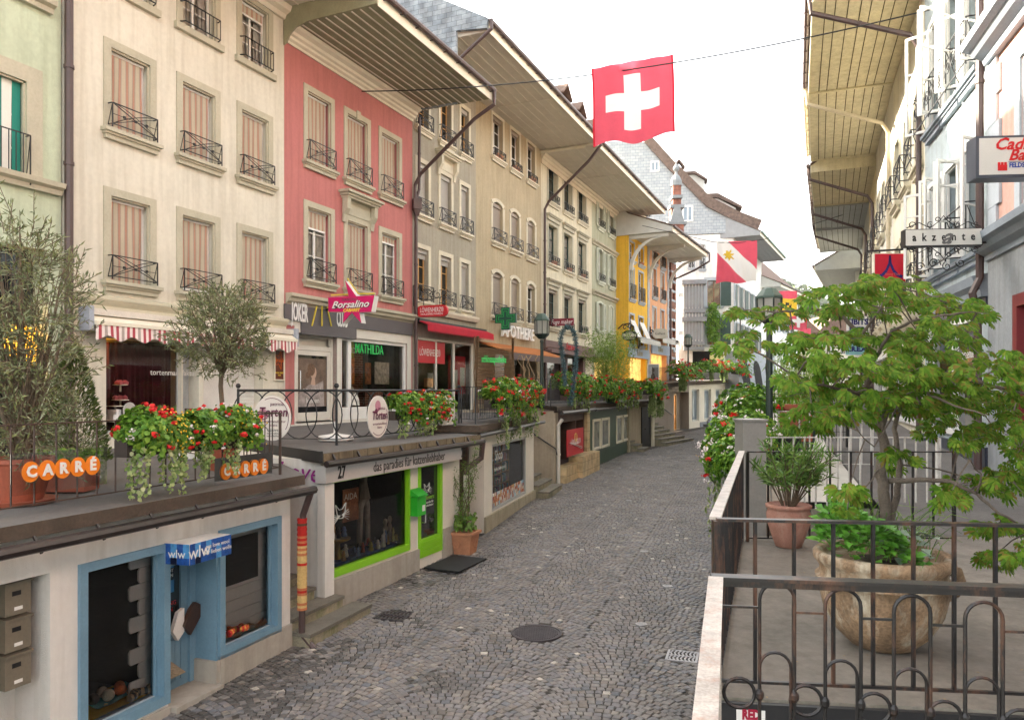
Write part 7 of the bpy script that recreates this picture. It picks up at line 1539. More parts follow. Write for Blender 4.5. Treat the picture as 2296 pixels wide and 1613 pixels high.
# bamboos
def bamboo(label,c,h,w_,n,seed,L=.16,potm=None):
    rn=random.Random(seed); t=thing('bamboo',label,'plant',c); m=MB(); lf=MB()
    for i in range(26):
        a=rn.uniform(0,6.28); r=w_*.5*math.sqrt(rn.random()); b=V(c)+V((r*.35*cos(a),r*.35*sin(a),0)); e=V(c)+V((r*1.1*cos(a),r*1.1*sin(a),h*rn.uniform(.65,1))); m.tube([b,(b+e)*.5+V((0,0,.1*h)),e],[.012,.009,.004],4)
        for k in range(n//26):
            tt=rn.uniform(.15,1)**.8; q=b+(e-b)*tt+V((0,0,.2*h*tt*(1-tt)*2))+rv(rn)*.16*w_; leaf(lf,q,(rv(rn)+V((0,0,-.3))).normalized(),rv(rn),L*rn.uniform(.6,1.2),L*.11)
    m.build('canes',mat('bamboo_cane',(.25,.32,.08),rough=.5,var=.2),t); lf.build('leaves',mat('bamboo_leaf',(.2,.32,.05),rough=.5,var=.1,island=[(.13,.24,.03),(.22,.36,.05),(.30,.42,.08)],trans=.3),t)
    m=MB(); m.lathe([(.22,-.05),(.3,.35),(.3,.38),(.2,.38)],(c[0],c[1],c[2]),16); m.build('pot',M_DGREEN,t)
cb=P(1372,860,31.5); bamboo('feathery bright green bamboo rising above the flower boxes in mid street',(cb.x,cb.y,2.95),3.0,2.0,4200,71,L=.22)
cb=P(1795,905,14.6); bamboo('bamboo with arching leaves right of the right street lamp',(cb.x,cb.y,2.35),2.1,1.2,1500,72,L=.2)
t=thing('plant_trough','long brown terracotta trough on the third terrace','plant pot',(cb.x,14.2,2.3)); m=MB(); a=P(1752,930,14); b=P(1812,902,14); m.box(a.x,b.x,13.8,14.2,2.5,3.1); m.box(a.x-.04,b.x+.04,13.76,14.24,3.1,3.18); m.build('body',M_TR,t)
rn=random.Random(73); c=P(1800,960,12.2); t=thing('potted_grass','dark plastic pot of tufted grass behind the white railing','plant',(c.x,c.y,2.1)); m=MB(); m.lathe([(.2,-.0),(.26,.5),(.27,.52),(.2,.52)],(c.x-.3,c.y,2.15),20); m.build('pot',M_IRON,t); m=MB()
for i in range(500): q=V((c.x-.3+rn.uniform(-.3,.3),c.y+rn.uniform(-.25,.25),2.62+rn.uniform(0,.12))); leaf(m,q,(rv(rn)+V((0,0,1.2))).normalized(),rv(rn),.2,.012)
m.build('grass',M_GR,t)
# ivy hanging on the white house
rn=random.Random(74); c=P(1597,720,60); t=thing('wall_creeper','green creeper hanging beside the windows of the white gabled house','plant',c); m=MB()
for i in range(1100): z=rn.uniform(-1,1); q=V((c.x+rn.gauss(0,.28)*(1.2-abs(z)*.6),59.7+rn.uniform(-.3,.2),c.z+z*1.5)); leaf(m,q,(rv(rn)+V((0,0,-1))).normalized(),rv(rn),.3,.09)
m.build('foliage',M_GR,t)
# ---------------------------------------------------------------- left terrace railings
GL='railings of the left hand terraces'
def railpoly(name,label,pts,zb,h,step,post=.03,bar=.012,mtl=M_IRON):
    t=thing(name,label,'railing',(pts[0][0],pts[0][1],zb(pts[0]) if callable(zb) else zb),GL)
    zf=zb if callable(zb) else (lambda p:zb)
    for (a,b) in zip(pts,pts[1:]):
        A=V((a[0],a[1],zf(a))); B=V((b[0],b[1],zf(b))); L_=(B-A).length; n=max(2,int(L_/step)); m=MB()
        m.bar(A+V((0,0,h)),B+V((0,0,h)),.028,.014); m.build('top_rail',mtl,t); m=MB(); m.bar(A+V((0,0,.1)),B+V((0,0,.1)),.02,.012); m.build('bottom_rail',mtl,t)
        m=MB()
        for i in range(1,n): c=A+(B-A)*i/n; m.bar(c+V((0,0,.1)),c+V((0,0,h)),bar)
        m.build('bars',mtl,t); m=MB(); m.bar(A,A+V((0,0,h)),post); m.build('post',mtl,t)
    m=MB(); m.bar(B,B+V((0,0,h)),post); m.build('post',mtl,t); return t
e1=FA.s(628,-.12)
railpoly('railing','rusty brown barred railing along the terrace above the wool shop',[w2d(FA,-1,-.12),w2d(FA,e1,-.12),(-5.4,12.4)],2.32,.82,.215,mtl=mat('rusty_iron',(.06,.035,.025),rough=.6,var=.4,scale=8))
# balcony railing of interlocking rings
t=thing('ring_railing','balcony railing of large interlocking iron rings with ball finials','railing',(RB[0][0],RB[0][1],2.52),GL)
for (p,q) in (((-4.75,13.0),RB[0]),(RB[0],RB[1])):
    Fq=Fac(p,q); L_=Fq.L; z0,z1=2.62,3.44; n=max(2,round(L_/.52)); st_=L_/n
    m=MB(Fq.M); m.tube([(0,0,z1),(L_,0,z1)],.022,8); m.build('top_rail',M_IRON,t); m=MB(Fq.M); m.bar((0,0,z0),(L_,0,z0),.02,.015); m.build('bottom_rail',M_IRON,t)
    for i in range(n):
        c=st_*(i+.5); m=MB(Fq.M); rz=(z1-z0)/2; rx=min(st_*.72,rz*1.02); m.tube([(c+rx*cos(a),0,(z0+z1)/2+rz*sin(a)) for a in [2*pi*j/24 for j in range(24)]],.011,5,closed=True); m.build('ring',M_IRON,t)
for p in ((-4.75,13.0),RB[0],RB[1]):
    m=MB(); m.bar((p[0],p[1],2.5),(p[0],p[1],3.47),.035); m.lathe([(.01,-.045),(.03,-.035),(.045,0),(.03,.035),(.005,.045)],(p[0],p[1],3.52),10); m.build('post',M_IRON,t)
railpoly('railing','dark barred railing along the terrace above the food shop',[(RB[1][0]+.05,RB[1][1]+.05),w2d(FC,-.35,-.12),w2d(FC,FC.L+.05,-.12),w2d(FC,FC.L+.05,-1.6)],2.69,.82,.13)
railpoly('railing','dark barred railing above the cellar shop and green shopfront',[w2d(FC,FC.L+.6,-1.6),w2d(FD,.0,-.1),w2d(FD,FD.L,-.1),w2d(FE,FE.L,-.1),w2d(FF,FF.L,-.1)],2.9,.9,.14,bar=.018)
railpoly('railing','dark barred railing of the far terrace above the taupe wall',[w2d(FG,-.6,-.1),w2d(FG,FG.L,-.1),w2d(FH,FH.L,-.1)],lambda p: far_z(p),1.0,.22,bar=.025,post=.05)
# oval shop discs on the ring railing
MPUR=mat('plum_print',(.11,.01,.05),rough=.5); MPNK=mat('rose_print',(.55,.25,.33),rough=.5); M_DISC=mat('disc_white',(.74,.70,.66),rough=.45,var=.04)
def disc(label,c,right,full=True,r=.37,cat=False):
    M=frameM(c,right); t=thing('round_sign',label,'sign',c,'round cake shop signs'); m=MB(M); k=32
    m.prism([(r*.96*cos(2*pi*i/k),r*1.04*sin(2*pi*i/k)) for i in range(k)],2,.012,.03); m.build('disc',M_DISC,t)
    if not full: return t
    m=MB(M); pts=[(r*.84*cos(a),r*.92*sin(a),.033) for a in [(-2.2+i*2.6/16 if not cat else -.6+i*2.6/16) for i in range(17)]]
    for a,b in zip(pts,pts[1:]): m.bar(a,b,.010,.002)
    m.build('arc',MPUR,t)
    m=MB(M); k=16; cx0,cy0=(-.17,.06) if cat else (-.02,.2)
    m.prism([(cx0+.095*cos(2*pi*i/k),cy0+.10*sin(2*pi*i/k)) for i in range(k)],2,.031,.033); m.build('dots',MPNK,t)
    m=MB(M); m.prism([(cx0-.06+.05*cos(2*pi*i/k),cy0-.10+.05*sin(2*pi*i/k)) for i in range(k)],2,.034,.036); m.build('dots',MPUR,t)
    dy=.06 if cat else 0
    text(t,'patricia',M@Matrix.Translation((.10,.155+dy*1.4,.04)),.085,MPUR,depth=.001); text(t,'Torten',M@Matrix.Translation((.03,.02+dy*1.3,.045)),.22,MPUR,depth=.001,shear=.15,bold=.004,sx=.85)
    text(t,'tortenmanufaktur\nbistro',M@Matrix.Translation((.03,-.16+dy*1.2,.04)),.065,MPUR,depth=.001)
    if cat:
        fc=Fac((c[0],c[1]),(c[0]+right[0],c[1]+right[1])); text(t,'catlovers',M@Matrix.Translation((.05,-.20,.04)),.075,M_DGREEN,depth=.001); text(t,'das paradies für\nkatzenliebhaber',M@Matrix.Translation((.05,-.28,.04)),.045,M_DGREEN,depth=.001)
        m=MB(M); pts=[(-.22,-.02),(-.26,.06),(-.18,.02),(-.10,.03),(-.03,.09),(-.05,-.02),(-.13,-.10),(-.22,-.02)]
        for a,b in zip(pts,pts[1:]): m.bar((a[0],a[1]-.04,.04),(b[0],b[1]-.04,.04),.008,.002)
        for dx in (-.14,-.1,.08,.12): m.bar((-.13,-.14,.04),(-.13+dx,-.22-.1*abs(dx),.04),.006,.002)
        m.build('cat_outline',M_IRON,t)
    return t
sdv=V((RB[0][0]+4.75,RB[0][1]-13.0,0)).normalized()
c=V((-4.75,13.0,0))+(V((RB[0][0],RB[0][1],0))-V((-4.75,13.0,0)))*.40; c.z=2.97; c+=V((-.05,-.06,0)); disc('round cake shop sign with cat drawing on the side of the ring railing',c,sdv,cat=True)
c=onB(840,2.96)+nB*.05; disc('round cake shop sign at the left of the middle flower box, facing the street',c,dB.normalized())
c=onB(996,2.96)+nB*.06; disc('plain round white disc half hidden behind the right end of the middle flower box',c,dB.normalized(),full=False)
# orange lettered boards on the nearest railing
OR=mat('orange_disc',(.80,.22,.015),rough=.4,var=.05)
for (ua,ub,va,vb,lb) in ((50,222,1064,1035,'left row of orange discs spelling a name on the nearest railing'),(496,600,1060,1040,'smaller looking right row of orange discs on the nearest railing')):
    sa,sb=FA.s(ua,-.08),FA.s(ub,-.08); t=thing('letter_board',lb,'sign',FA.w((sa+sb)/2,-.08,2.6),'orange lettered boards'); z_=[FA.z(va,sa+.1,-.08),FA.z(vb,sb-.1,-.08)]; z_=(z_[0]+z_[1])/2 if abs(z_[0]-z_[1])<.3 else z_[0]
    rr=(sb-sa)/5/2*1.06
    for i,ch_c in enumerate('CARRÉ'):
        s=sa+(sb-sa)*(i+.5)/5; m=MB(FA.M); m.prism([(s+rr*cos(2*pi*k/20),z_+rr*1.12*sin(2*pi*k/20)) for k in range(20)],1,-.085+.002*i,-.078+.002*i); m.build('disc',OR,t); text(t,ch_c,FA.T(s,-.066,z_),rr*1.7,M_WFRAME,depth=.002,bold=.006)
    m=MB(FA.M); m.box(sa-.1,sb+.1,-.092,-.089,z_-.2,z_+.17); m.build('acrylic_sheet',M_PANE,t)
# ---------------------------------------------------------------- signs on the left
def T2(c,right): return frameM(c,right)
RX=V((1,0,0)); RS=V((cos(R(-20)),sin(R(-20)),0))   # across the street
MG=mat('magenta_sign',(.58,.003,.12),rough=.35,var=.05)
Ys=FL.Y(S(800),1.2)-1.7; cS=P(787,678,Ys); k=Ys/F
t=thing('star_sign','magenta star shaped light box over the grey club fascia','sign',cS); M=T2(cS,RS)
st5=[(-59,14),(-5,14),(-14,50),(14,14),(60,14),(52,-22),(22,-22),(27,-46),(3,-22),(-20,-44),(-16,-20),(-58,-18)]
m=MB(M); m.prism([(x*k,y*k) for x,y in st5],2,-.22,0); m.build('star_box',M_WFRAME,t)
m=MB(M); m.prism([(x*k,y*k) for x,y in st5],2,.001,.02); m.build('face',MG,t)
text(t,'DANCING',M@Matrix.Translation((-2*k,7*k,.025)),9*k,M_DGREEN,depth=.001); text(t,'Borsalino',M@Matrix.Translation((-2*k,-4*k,.025)),22*k,M_WFRAME,depth=.006,shear=.4,fit=96*k,bold=.004); text(t,'Borsalino',M@Matrix.Translation((-1*k,-5*k,.022)),22*k,mat('plum_print',0),depth=.003,shear=.4,fit=98*k,bold=.012)
text(t,'CABARET',M@Matrix.Translation((2*k,-17*k,.025)),10*k,mat('yellow_print',(.85,.65,.05)),depth=.003,shear=.2,bold=.004)
m=MB(M); m.tube([(-55*k,20*k,-.05),(-6*k,20*k,-.05)],.02,5); m.tube([(-12*k,56*k,-.05),(16*k,20*k,-.05),(58*k,19*k,-.05)],.02,5); m.build('neon_tube',mat('neon_yellow',0),t)
m=MB(); m.bar(cS+V((-.4,.1,-.1)),cS+V((-.9,.9,-.1)),.05); m.build('bracket',M_IRON,t)
# oval toy shop sign with scrollwork
Yq=FL.Y(S(930),.9); cS=P(968,696,Yq); k=Yq/F; t=thing('oval_sign','red oval sign with white lettering hanging from iron scrollwork','sign',cS); M=T2(cS,RS)
ov=[(cos(a)*12+(26 if cos(a)>0 else -26),sin(a)*13) for a in [2*pi*i/24 for i in range(24)]]
m=MB(M); m.prism([(x*k,y*k) for x,y in ov],2,-.12,.0); m.build('panel',M_RED,t); text(t,'LÖWENHERZ®',M@Matrix.Translation((0,2*k,.004)),15*k,M_WFRAME,depth=.001,fit=58*k); text(t,'HOLZSPIELWAREN',M@Matrix.Translation((0,-7*k,.004)),6*k,M_WFRAME,depth=.001,fit=54*k)
def scroll(m,c,r,turns,a0,w=.012,dirn=1,n=22):
    m.tube([(c[0]+r*(1-.75*i/n)*cos(a0+dirn*turns*2*pi*i/n),c[1]+r*(1-.75*i/n)*sin(a0+dirn*turns*2*pi*i/n),0) for i in range(n+1)],w,5)
m=MB(M); 
for (x,y,r,a) in ((-15,34,18,0),(2,36,8,1),(14,36,10,2),(33,40,8,0)): scroll(m,(x*k,y*k),r*k,1.1,a)
m.bar((-45*k,20*k,0),(38*k,32*k,0),.02); m.bar((-45*k,12*k,0),(-45*k,60*k,0),.025); m.bar((-20*k,13*k,0),(-20*k,24*k,0),.02); m.bar((20*k,13*k,0),(20*k,29*k,0),.02); m.build('scrollwork',M_IRON,t)
# pharmacy cross and letters
Yq=FL.Y(S(1100),.9); cS=P(1133,713,Yq); k=Yq/F; t=thing('pharmacy_cross','green pharmacy cross with neon outlines on the tan house','sign',cS); M=T2(cS,RS)
cr=lambda s,w_:[(w_,s),(w_,w_),(s,w_),(s,-w_),(w_,-w_),(w_,-s),(-w_,-s),(-w_,-w_),(-s,-w_),(-s,w_),(-w_,w_),(-w_,s)]
m=MB(M); m.prism([(x*k,y*k) for x,y in cr(25,10)],2,-.14,0); m.build('box',mat('deep_green',(.004,.07,.045),rough=.4),t)
for s,w_ in ((21,7.5),(16,4)):
    m=MB(M); pts=[(x*k,y*k,.01) for x,y in cr(s,w_)]; 
    for a,b in zip(pts,pts[1:]+pts[:1]): m.bar(a,b,.016)
    m.build('neon_tube',mat('green_tube',(.03,.5,.10),emit=.0,var=0),t)
m=MB(); m.bar(cS+V((-.3,.1,0)),cS+V((-.75,.7,0)),.06); m.build('bracket',M_IRON,t)
t=thing('letter_sign','white raised letters of the pharmacy name on the tan house','sign',FL.w(S(1150),.1,5.6))
s0_,s1_=S(1117),S(1189); zc_=FL.z(746,S(1150))
text(t,'APOTHEKE',FL.T((s0_+s1_)/2,.16,zc_),.72,M_WFRAME,depth=.05,fit=(s1_-s0_),bold=.015)
aw=thing('awning','orange awning with dark valance over the pharmacy entrance','awning',FL.w(S(1130),.4,4.9)); za=FL.z(764,S(1075)); m=MB(FL.M); m.prism([(.02,za),(1.3,za-.42),(1.3,za-.45),(.02,za-.06)],0,S(1073),S(1208)); m.build('canopy',mat('orange_canvas',(.62,.22,.06),rough=.8,trans=.2),aw); m=MB(FL.M); m.box(S(1073),S(1208),1.3,1.31,za-.72,za-.45); m.build('valance',mat('taupe_canvas',(.16,.12,.11),rough=.9),aw)
# reed screen
t=thing('reed_screen','brown woven reed screen standing in front of the pharmacy','screen',P(1110,870,24.5)); m=MB(); rn=random.Random(77); a=P(1068,766,24.6); b=P(1150,770,25.6); zb_=2.9
for i in range(60): z=zb_+.1+i*.031; m.tube([a*(1-q)+b*q+V((0,0,z-(a.z*(1-q)+b.z*q)+rn.uniform(-.01,.01))) for q in (0,.25,.5,.75,1)],.012,4)
m.build('reeds',mat('reed_brown',(.20,.12,.06),rough=.95,var=.4,scale=20),t)
for x in (a,b): 
    m=MB(); 
    for j in range(5): m.tube([V((x.x+rn.uniform(-.1,.1),x.y,zb_-.2)),V((x.x+rn.uniform(-.08,.08),x.y,4)),V((x.x+rn.uniform(-.06,.1),x.y,x.z+.2))],.02,5)
    m.build('post',mat('reed_brown',0),t)
text(t,'schlossapotheke',frameM((a+b)/2+V((-.03,-.05,-.55)),b-a),.34,mat('green_neon',0),depth=.004,fit=1.05)
m=MB(); rn=random.Random(5); c=P(1190,850,27); t=thing('twisted_branches','bare pale twisted branches in front of the pharmacy','plant',c)
for i in range(6):
    p=V((c.x+rn.uniform(-.3,.3),c.y,2.9)); pts=[p]
    for k_ in range(10): p=p+V((rn.uniform(-.12,.12),rn.uniform(-.05,.05),.18)); pts.append(p)
    m.tube(pts,.014,5)
m.build('branches',mat('pale_branch',(.42,.30,.18),rough=.9),t)
# shop name plate, oval watch sign, pale sign
Yq=FL.Y(S(1235),.9); cS=P(1259,721,Yq); k=Yq/F; t=thing('shop_sign','wine red sign with white handwriting on the ivory house','sign',cS); M=T2(cS,RS); m=MB(M); m.box(-28*k,28*k,-8*k,8*k,-.1,0); m.build('panel',mat('wine_red',(.20,.01,.03),rough=.5),t); text(t,'Fuge maker',M@Matrix.Translation((0,0,.004)),14*k,M_WFRAME,depth=.002,shear=.3,fit=50*k)
Yq=43.; cS=P(1411,751,Yq); k=Yq/F; t=thing('oval_sign','black oval sign with cream lettering on a scrolled iron arm','sign',cS); M=T2(cS,RS); m=MB(M); m.prism([(18*k*cos(2*pi*i/24),12*k*sin(2*pi*i/24)) for i in range(24)],2,-.1,0); m.build('panel',mat('black_paint',(.01,.01,.01)),t)
text(t,'UHREN',M@Matrix.Translation((0,6*k,.01)),5*k,M_CORN,depth=.004); text(t,'FRIEDEN',M@Matrix.Translation((0,0,.01)),9*k,M_CORN,depth=.004,fit=30*k,bold=.01); text(t,'SCHMUCK',M@Matrix.Translation((0,-7*k,.01)),5*k,M_CORN,depth=.004)
m=MB(M); m.tube([(-26*k,15*k,0),(-15*k,25*k,0),(0,27*k,0),(10*k,20*k,0),(11*k,11*k,0)],.04,5); scroll(m,(-10*k,18*k),6*k,1,0,.03); scroll(m,(2*k,20*k),5*k,1,2,.03); m.build('iron_arm',M_IRON,t)
Yq=50.; cS=P(1480,747,Yq); k=Yq/F; t=thing('shop_sign','pale sign with bowed sides on the peach house','sign',cS); M=T2(cS,RS); m=MB(M); m.prism([(15*k*(1 if abs(x)>0 else 0)*x,11*k*y) for x,y in ((-1,-.7),(-.7,-1),(.7,-1),(1,-.7),(1.05,0),(1,.7),(.7,1),(-.7,1),(-1,.7),(-1.05,0))],2,-.12,0); m.build('panel',mat('pale_beige_sign',(.55,.52,.44),rough=.5),t); text(t,'Gallant',M@Matrix.Translation((0,0,.01)),8*k,M_IRON,depth=.003); m=MB(M); m.bar((-22*k,-14*k,0),(-22*k,16*k,0),.08); scroll(m,(-20*k,4*k),5*k,1,0,.04); m.build('iron_arm',M_IRON,t)
cS=P(1514,765,54.); k=54/F; t=thing('shop_sign','small white sign on the house beyond the peach one','sign',cS); M=T2(cS,RS); m=MB(M); m.box(-8*k,8*k,-5*k,5*k,-.1,0); m.build('panel',M_WFRAME,t); text(t,'claro',M@Matrix.Translation((0,0,.01)),7*k,M_IRON,depth=.003,bold=.02)
# poster on the cream house, shop poster board
sP=(FL.s(606),FL.s(637)); t=thing('framed_poster','framed red and yellow star poster at the right end of the cream house','poster',FL.w(sP[0],.05,4)); z0,z1=FL.z(852,S(620)),FL.z(782,S(620)); m=frame(FL.M,sP[0]+.1,sP[1]-.03,z0,z1,.03,.01,.05); m.build('frame',M_CORN,t); m=MB(FL.M); m.box(sP[0]+.13,sP[1]-.06,.01,.03,z0+.03,z1-.03); m.build('print',mat('dark_brown_print',(.14,.03,.01),rough=.4,var=.4,scale=4),t)
cx_=(sP[0]+sP[1])/2+.03; zz_=(z0+z1)/2+.12; m=MB(FL.M); pts=[(cx_+.20*(1 if i%2==0 else .42)*sin(i*pi/5+.3),zz_+.24*(1 if i%2==0 else .42)*cos(i*pi/5+.3)) for i in range(10)]
for a,b in zip(pts,pts[1:]+pts[:1]): m.bar((a[0],.034,a[1]),(b[0],.034,b[1]),.018,.004)
m.build('star_outline',mat('poster_orange',(.75,.15,.02)),t); text(t,'Borsalino',FL.T(cx_,.038,zz_),.15,mat('poster_orange',0),depth=.001,shear=.3,fit=.36); text(t,'DANCING CABARET\nTHUN',FL.T(cx_,.038,z0+.16),.06,mat('yellow_print',0),depth=.001,fit=.34)
# portrait board on the far terrace
cS=P(1465,838,45); k=45/F; t=thing('portrait_board','white framed portrait board standing on the far terrace','poster',cS); M=T2(cS,RS); m=frame(M@Matrix(((1,0,0,0),(0,0,1,0),(0,1,0,0),(0,0,0,1))),-13*k,13*k,-23*k,23*k,1.5*k,0,.05); m.build('frame',M_WFRAME,t); m=MB(M); m.box(-12*k,12*k,-22*k,22*k,-.02,.02); m.build('print',mat('grey_print',(.36,.38,.4),rough=.5,var=.3),t); m=MB(M); m.prism([(-6*k,-20*k),(6*k,-20*k),(3*k,0),(0,4*k),(-5*k,-2*k)],2,.021,.024); m.prism([(3.5*k*cos(i*.6),9*k+4.5*k*sin(i*.6)) for i in range(10)],2,.021,.024); m.build('figure_print',mat('dark_print',(.05,.03,.03)),t)
# parasol base
c=V((-3.2,13.6,2.53)); t=thing('parasol_base','white plastic parasol base on the balcony floor','parasol base',c); m=MB(); m.lathe([(.30,0),(.33,.03),(.31,.09),(.10,.12),(.04,.14),(.035,.32)],(c.x,c.y,c.z),10); m.build('base',M_WFRAME,t)
# blue tinsel garland
rn=random.Random(90); t=thing('garland','blue green fir garland draped over a tall frame beside the left street lamp','garland',P(1270,860,24.3)); m=MB(); Y_=24.3
path=[(1268,862),(1262,800),(1256,760),(1262,738),(1275,728),(1288,745),(1293,780),(1290,830),(1283,880),(1278,905)]
pts=[P(a,b,Y_) for a,b in path]
for a,b in zip(pts,pts[1:]):
    for i in range(int((b-a).length*420)):
        c=a+(b-a)*rn.random(); leaf(m,c+rv(rn)*.04,(rv(rn)+V((0,0,-.2))).normalized(),rv(rn),.11,.022)
m.build('tinsel',mat('blue_fir',(.05,.12,.13),rough=.7,var=.1,island=[(.03,.08,.08),(.07,.15,.17),(.12,.2,.24)]),t); m=MB(); m.tube(pts,.02,5); m.build('frame',M_IRON,t)
# ---------------------------------------------------------------- street lamps
def lamp(label,x,y,z,zt,w_,h):
    t=thing('street_lamp',label,'street lamp',(x,y,z),'street lamps'); Q=mat('lamp_green_black',(.012,.025,.02),rough=.4)
    m=MB(); zz=zt-h; m.lathe([(.10,0),(.10,.5),(.07,.55),(.06,.9),(.05,zz-z-.12),(.07,zz-z-.1),(.05,zz-z-.02)],(x,y,z),12); m.build('pole',Q,t)
    r=w_/2; m=MB(); m.lathe([(r*.45,0),(r*.9,h*.13),(r*.98,h*.16),(r*.98,h*.2)],(x,y,zz),8); m.build('lantern_base',Q,t)
    m=MB(); m.lathe([(r*1.08,h*.70),(r*1.08,h*.76),(r*.55,h*.97),(r*.4,h),(.02,h*1.01)],(x,y,zz),8); m.build('lantern_roof',mat('patina_green',(.05,.09,.07),rough=.5,var=.2),t)
    for i in range(8):
        a=pi/8+2*pi*i/8; a=2*pi*i/8; m=MB(); m.bar((x+r*.96*cos(a),y+r*.96*sin(a),zz+h*.2),(x+r*1.0*cos(a),y+r*1.0*sin(a),zz+h*.70),.022*w_/.42); m.build('glazing_bar',Q,t)
    m=MB(); m.lathe([(r*.92,h*.2),(r*.95,h*.70)],(x,y,zz),8); m.f=m.f[:-2]; m.mi=m.mi[:-2]; m.build('glass',mat('lamp_glass',(.55,.55,.5),rough=.3,trans=.5,var=.1),t); m=MB(); m.lathe([(r*.2,h*.2),(r*.25,h*.35),(r*.2,h*.6),(.01,h*.62)],(x,y,zz),10); m.build('bulb',mat('milk_glass',(.8,.78,.7),rough=.3),t)
c=P(1725,645,12.6); lamp('right hand street lamp among the maple branches',c.x,12.6,2.1,c.z,.42,.60)
c=P(1215,702,23.6); lamp('left hand street lamp beside the blue garland',c.x,23.6,2.9,c.z,.46,.80)
c=P(1543,748,48.); lamp('small far street lamp in front of the timber bay',c.x,48.,4.0,c.z,.5,.85)
c=P(1662,806,60.); lamp('farthest street lamp before the white house arches',c.x,60.,4.2,c.z,.5,.85)
# ---------------------------------------------------------------- signs on the right
Yk=11.7; x0=P(2033,533,Yk).x; x1=P(2198,533,Yk).x; zc_=P(0,531,Yk).z; t=thing('hanging_sign','long white box sign with widely spaced black letters between iron scrolls','sign',((x0+x1)/2,Yk,zc_)); rr_=V((x1-x0,-.12,0)).normalized(); M=frameM(((x0+x1)/2,Yk,zc_),rr_); h_=.135; w_=(x1-x0)/2
m=MB(M); m.box(-w_,w_,-h_,h_,-.16,-.0); m.build('box',M_IRON,t); m=MB(M); m.box(-w_+.012,w_-.012,-h_+.012,h_-.012,.001,.004); m.build('face',mat('ivory_face',(.66,.66,.62),rough=.4,var=.03),t)
text(t,'akzente',M@Matrix.Translation((0,0,.007)),.17,M_IRON,depth=.001,fit=w_*1.62,sp=2.2,bold=.004) ; text(t,'a',M@Matrix.Translation((.03,.0,.010)),.34,mat('grey_brush',(.15,.15,.15)),depth=.001,shear=.5,bold=.006)
m=MB(M)
for sg_ in (1,-1):
    y=sg_*(h_+.0)
    for (x,rr,a) in ((-.47,.06,0),(-.2,.05,1),(.2,.05,2),(.47,.06,3)): scroll(m,(x,y+sg_*.06),rr,1.1,a,.007)
    scroll(m,(-.09,y+sg_*.14),.045,1,0,.007); scroll(m,(.09,y+sg_*.14),.045,1,2,.007)
    m.tube([(-.55,y+sg_*.02,0),(-.36,y+sg_*.10,0),(-.2,y+sg_*.01,0),(-.05,y+sg_*.13,0),(0,y+sg_*.2,0),(.05,y+sg_*.13,0),(.2,y+sg_*.01,0),(.36,y+sg_*.10,0),(.55,y+sg_*.02,0)],.008,5)
for j in range(4): scroll(m,(-.35+j*.2,-h_-.32+.05*(j%2)),.07,1.2,j,.008)
m.bar((w_,.08,-.08),(w_+.22,.08,-.08),.02); m.bar((w_,-.08,-.08),(w_+.22,-.08,-.08),.02); m.build('scrollwork',M_IRON,t)
c=P(1995,600,17.2); k=17.2/F; t=thing('square_sign','red square sign with a dark blue curved peak emblem','sign',c); M=frameM(c,RX); m=MB(M); m.box(-35*k,36*k,-32*k,33*k,-.12,-.001); m.build('box',M_CORN,t); m=MB(M); m.box(-33.5*k,34.5*k,-30.5*k,31.5*k,0,.006); m.build('face',mat('scarlet_face',(.62,.01,.035),rough=.35),t)
m=MB(M); NV=mat('navy_print',(.02,.02,.16)); 
L1=[(-14,-26),(-8,-10),(-3,0),(0,28)]; 
for sg_ in (-1,1):
    pts=[(0,28),(2,8),(8,-6),(17,-16),(28,-20)]
    for a,b in zip(pts,pts[1:]): m.bar((sg_*a[0]*k,a[1]*k,.01),(sg_*b[0]*k,b[1]*k,.01),(2+ (28-b[1])*.10)*k,.004)
m.build('emblem',NV,t); text(t,'Krung Thep',M@Matrix.Translation((6*k,-14*k,.012)),7*k,mat('red_thin_print',(.75,.2,.15)),depth=.001)
m=MB(M); m.bar((-50*k,38*k,-.05),(60*k,44*k,-.05),.04); m.bar((-20*k,33*k,-.05),(-20*k,40*k,-.05),.02); m.bar((25*k,33*k,-.05),(25*k,42*k,-.05),.02); scroll(m,(30*k,52*k),9*k,1.2,0,.012); scroll(m,(48*k,50*k),8*k,1.2,2,.012); m.build('iron_arm',M_IRON,t)
Yq=9.8; a=P(2188,306,Yq); b=P(2420,330,Yq); k=Yq/F; t=thing('bar_sign','white light box sign with red script and small castle emblem at upper right','sign',a); M=frameM((a.x,Yq,P(0,352,Yq).z),V((1,-.08,0))); w_=b.x-a.x; h_=47*k
m=MB(M); m.box(0,w_,-h_,h_,-.24,0); m.build('box',mat('navy_grey_box',(.05,.06,.08),rough=.4),t); m=MB(M); m.box(.04,w_-.04,-h_+.04,h_-.03,.002,.006); m.build('face',mat('ivory_face',0),t)
SCR=mat('script_red',(.60,.008,.012),rough=.4)
text(t,'Cadillac',M@Matrix.Translation((.22,.155,.010)),.215,SCR,depth=.002,shear=.35,align='LEFT',bold=.005); text(t,'Bar',M@Matrix.Translation((.40,.01,.010)),.20,SCR,depth=.002,shear=.35,align='LEFT',bold=.005); text(t,'FELDSCHLÖSSCHEN',M@Matrix.Translation((.41,-.118,.010)),.085,mat('royal_print',(.02,.06,.35)),depth=.001,align='LEFT',sx=.85,bold=.003)
m=MB(M); m.box(.27,.385,-.185,-.11,.007,.012)
for x in (.27,.31,.35): m.box(x,x+.03,-.11,-.075,.007,.012)
m.build('castle_emblem',SCR,t); m=MB(M); m.box(.40,w_-.1,-.075,-.07,.007,.009); m.build('rule',M_IRON,t)
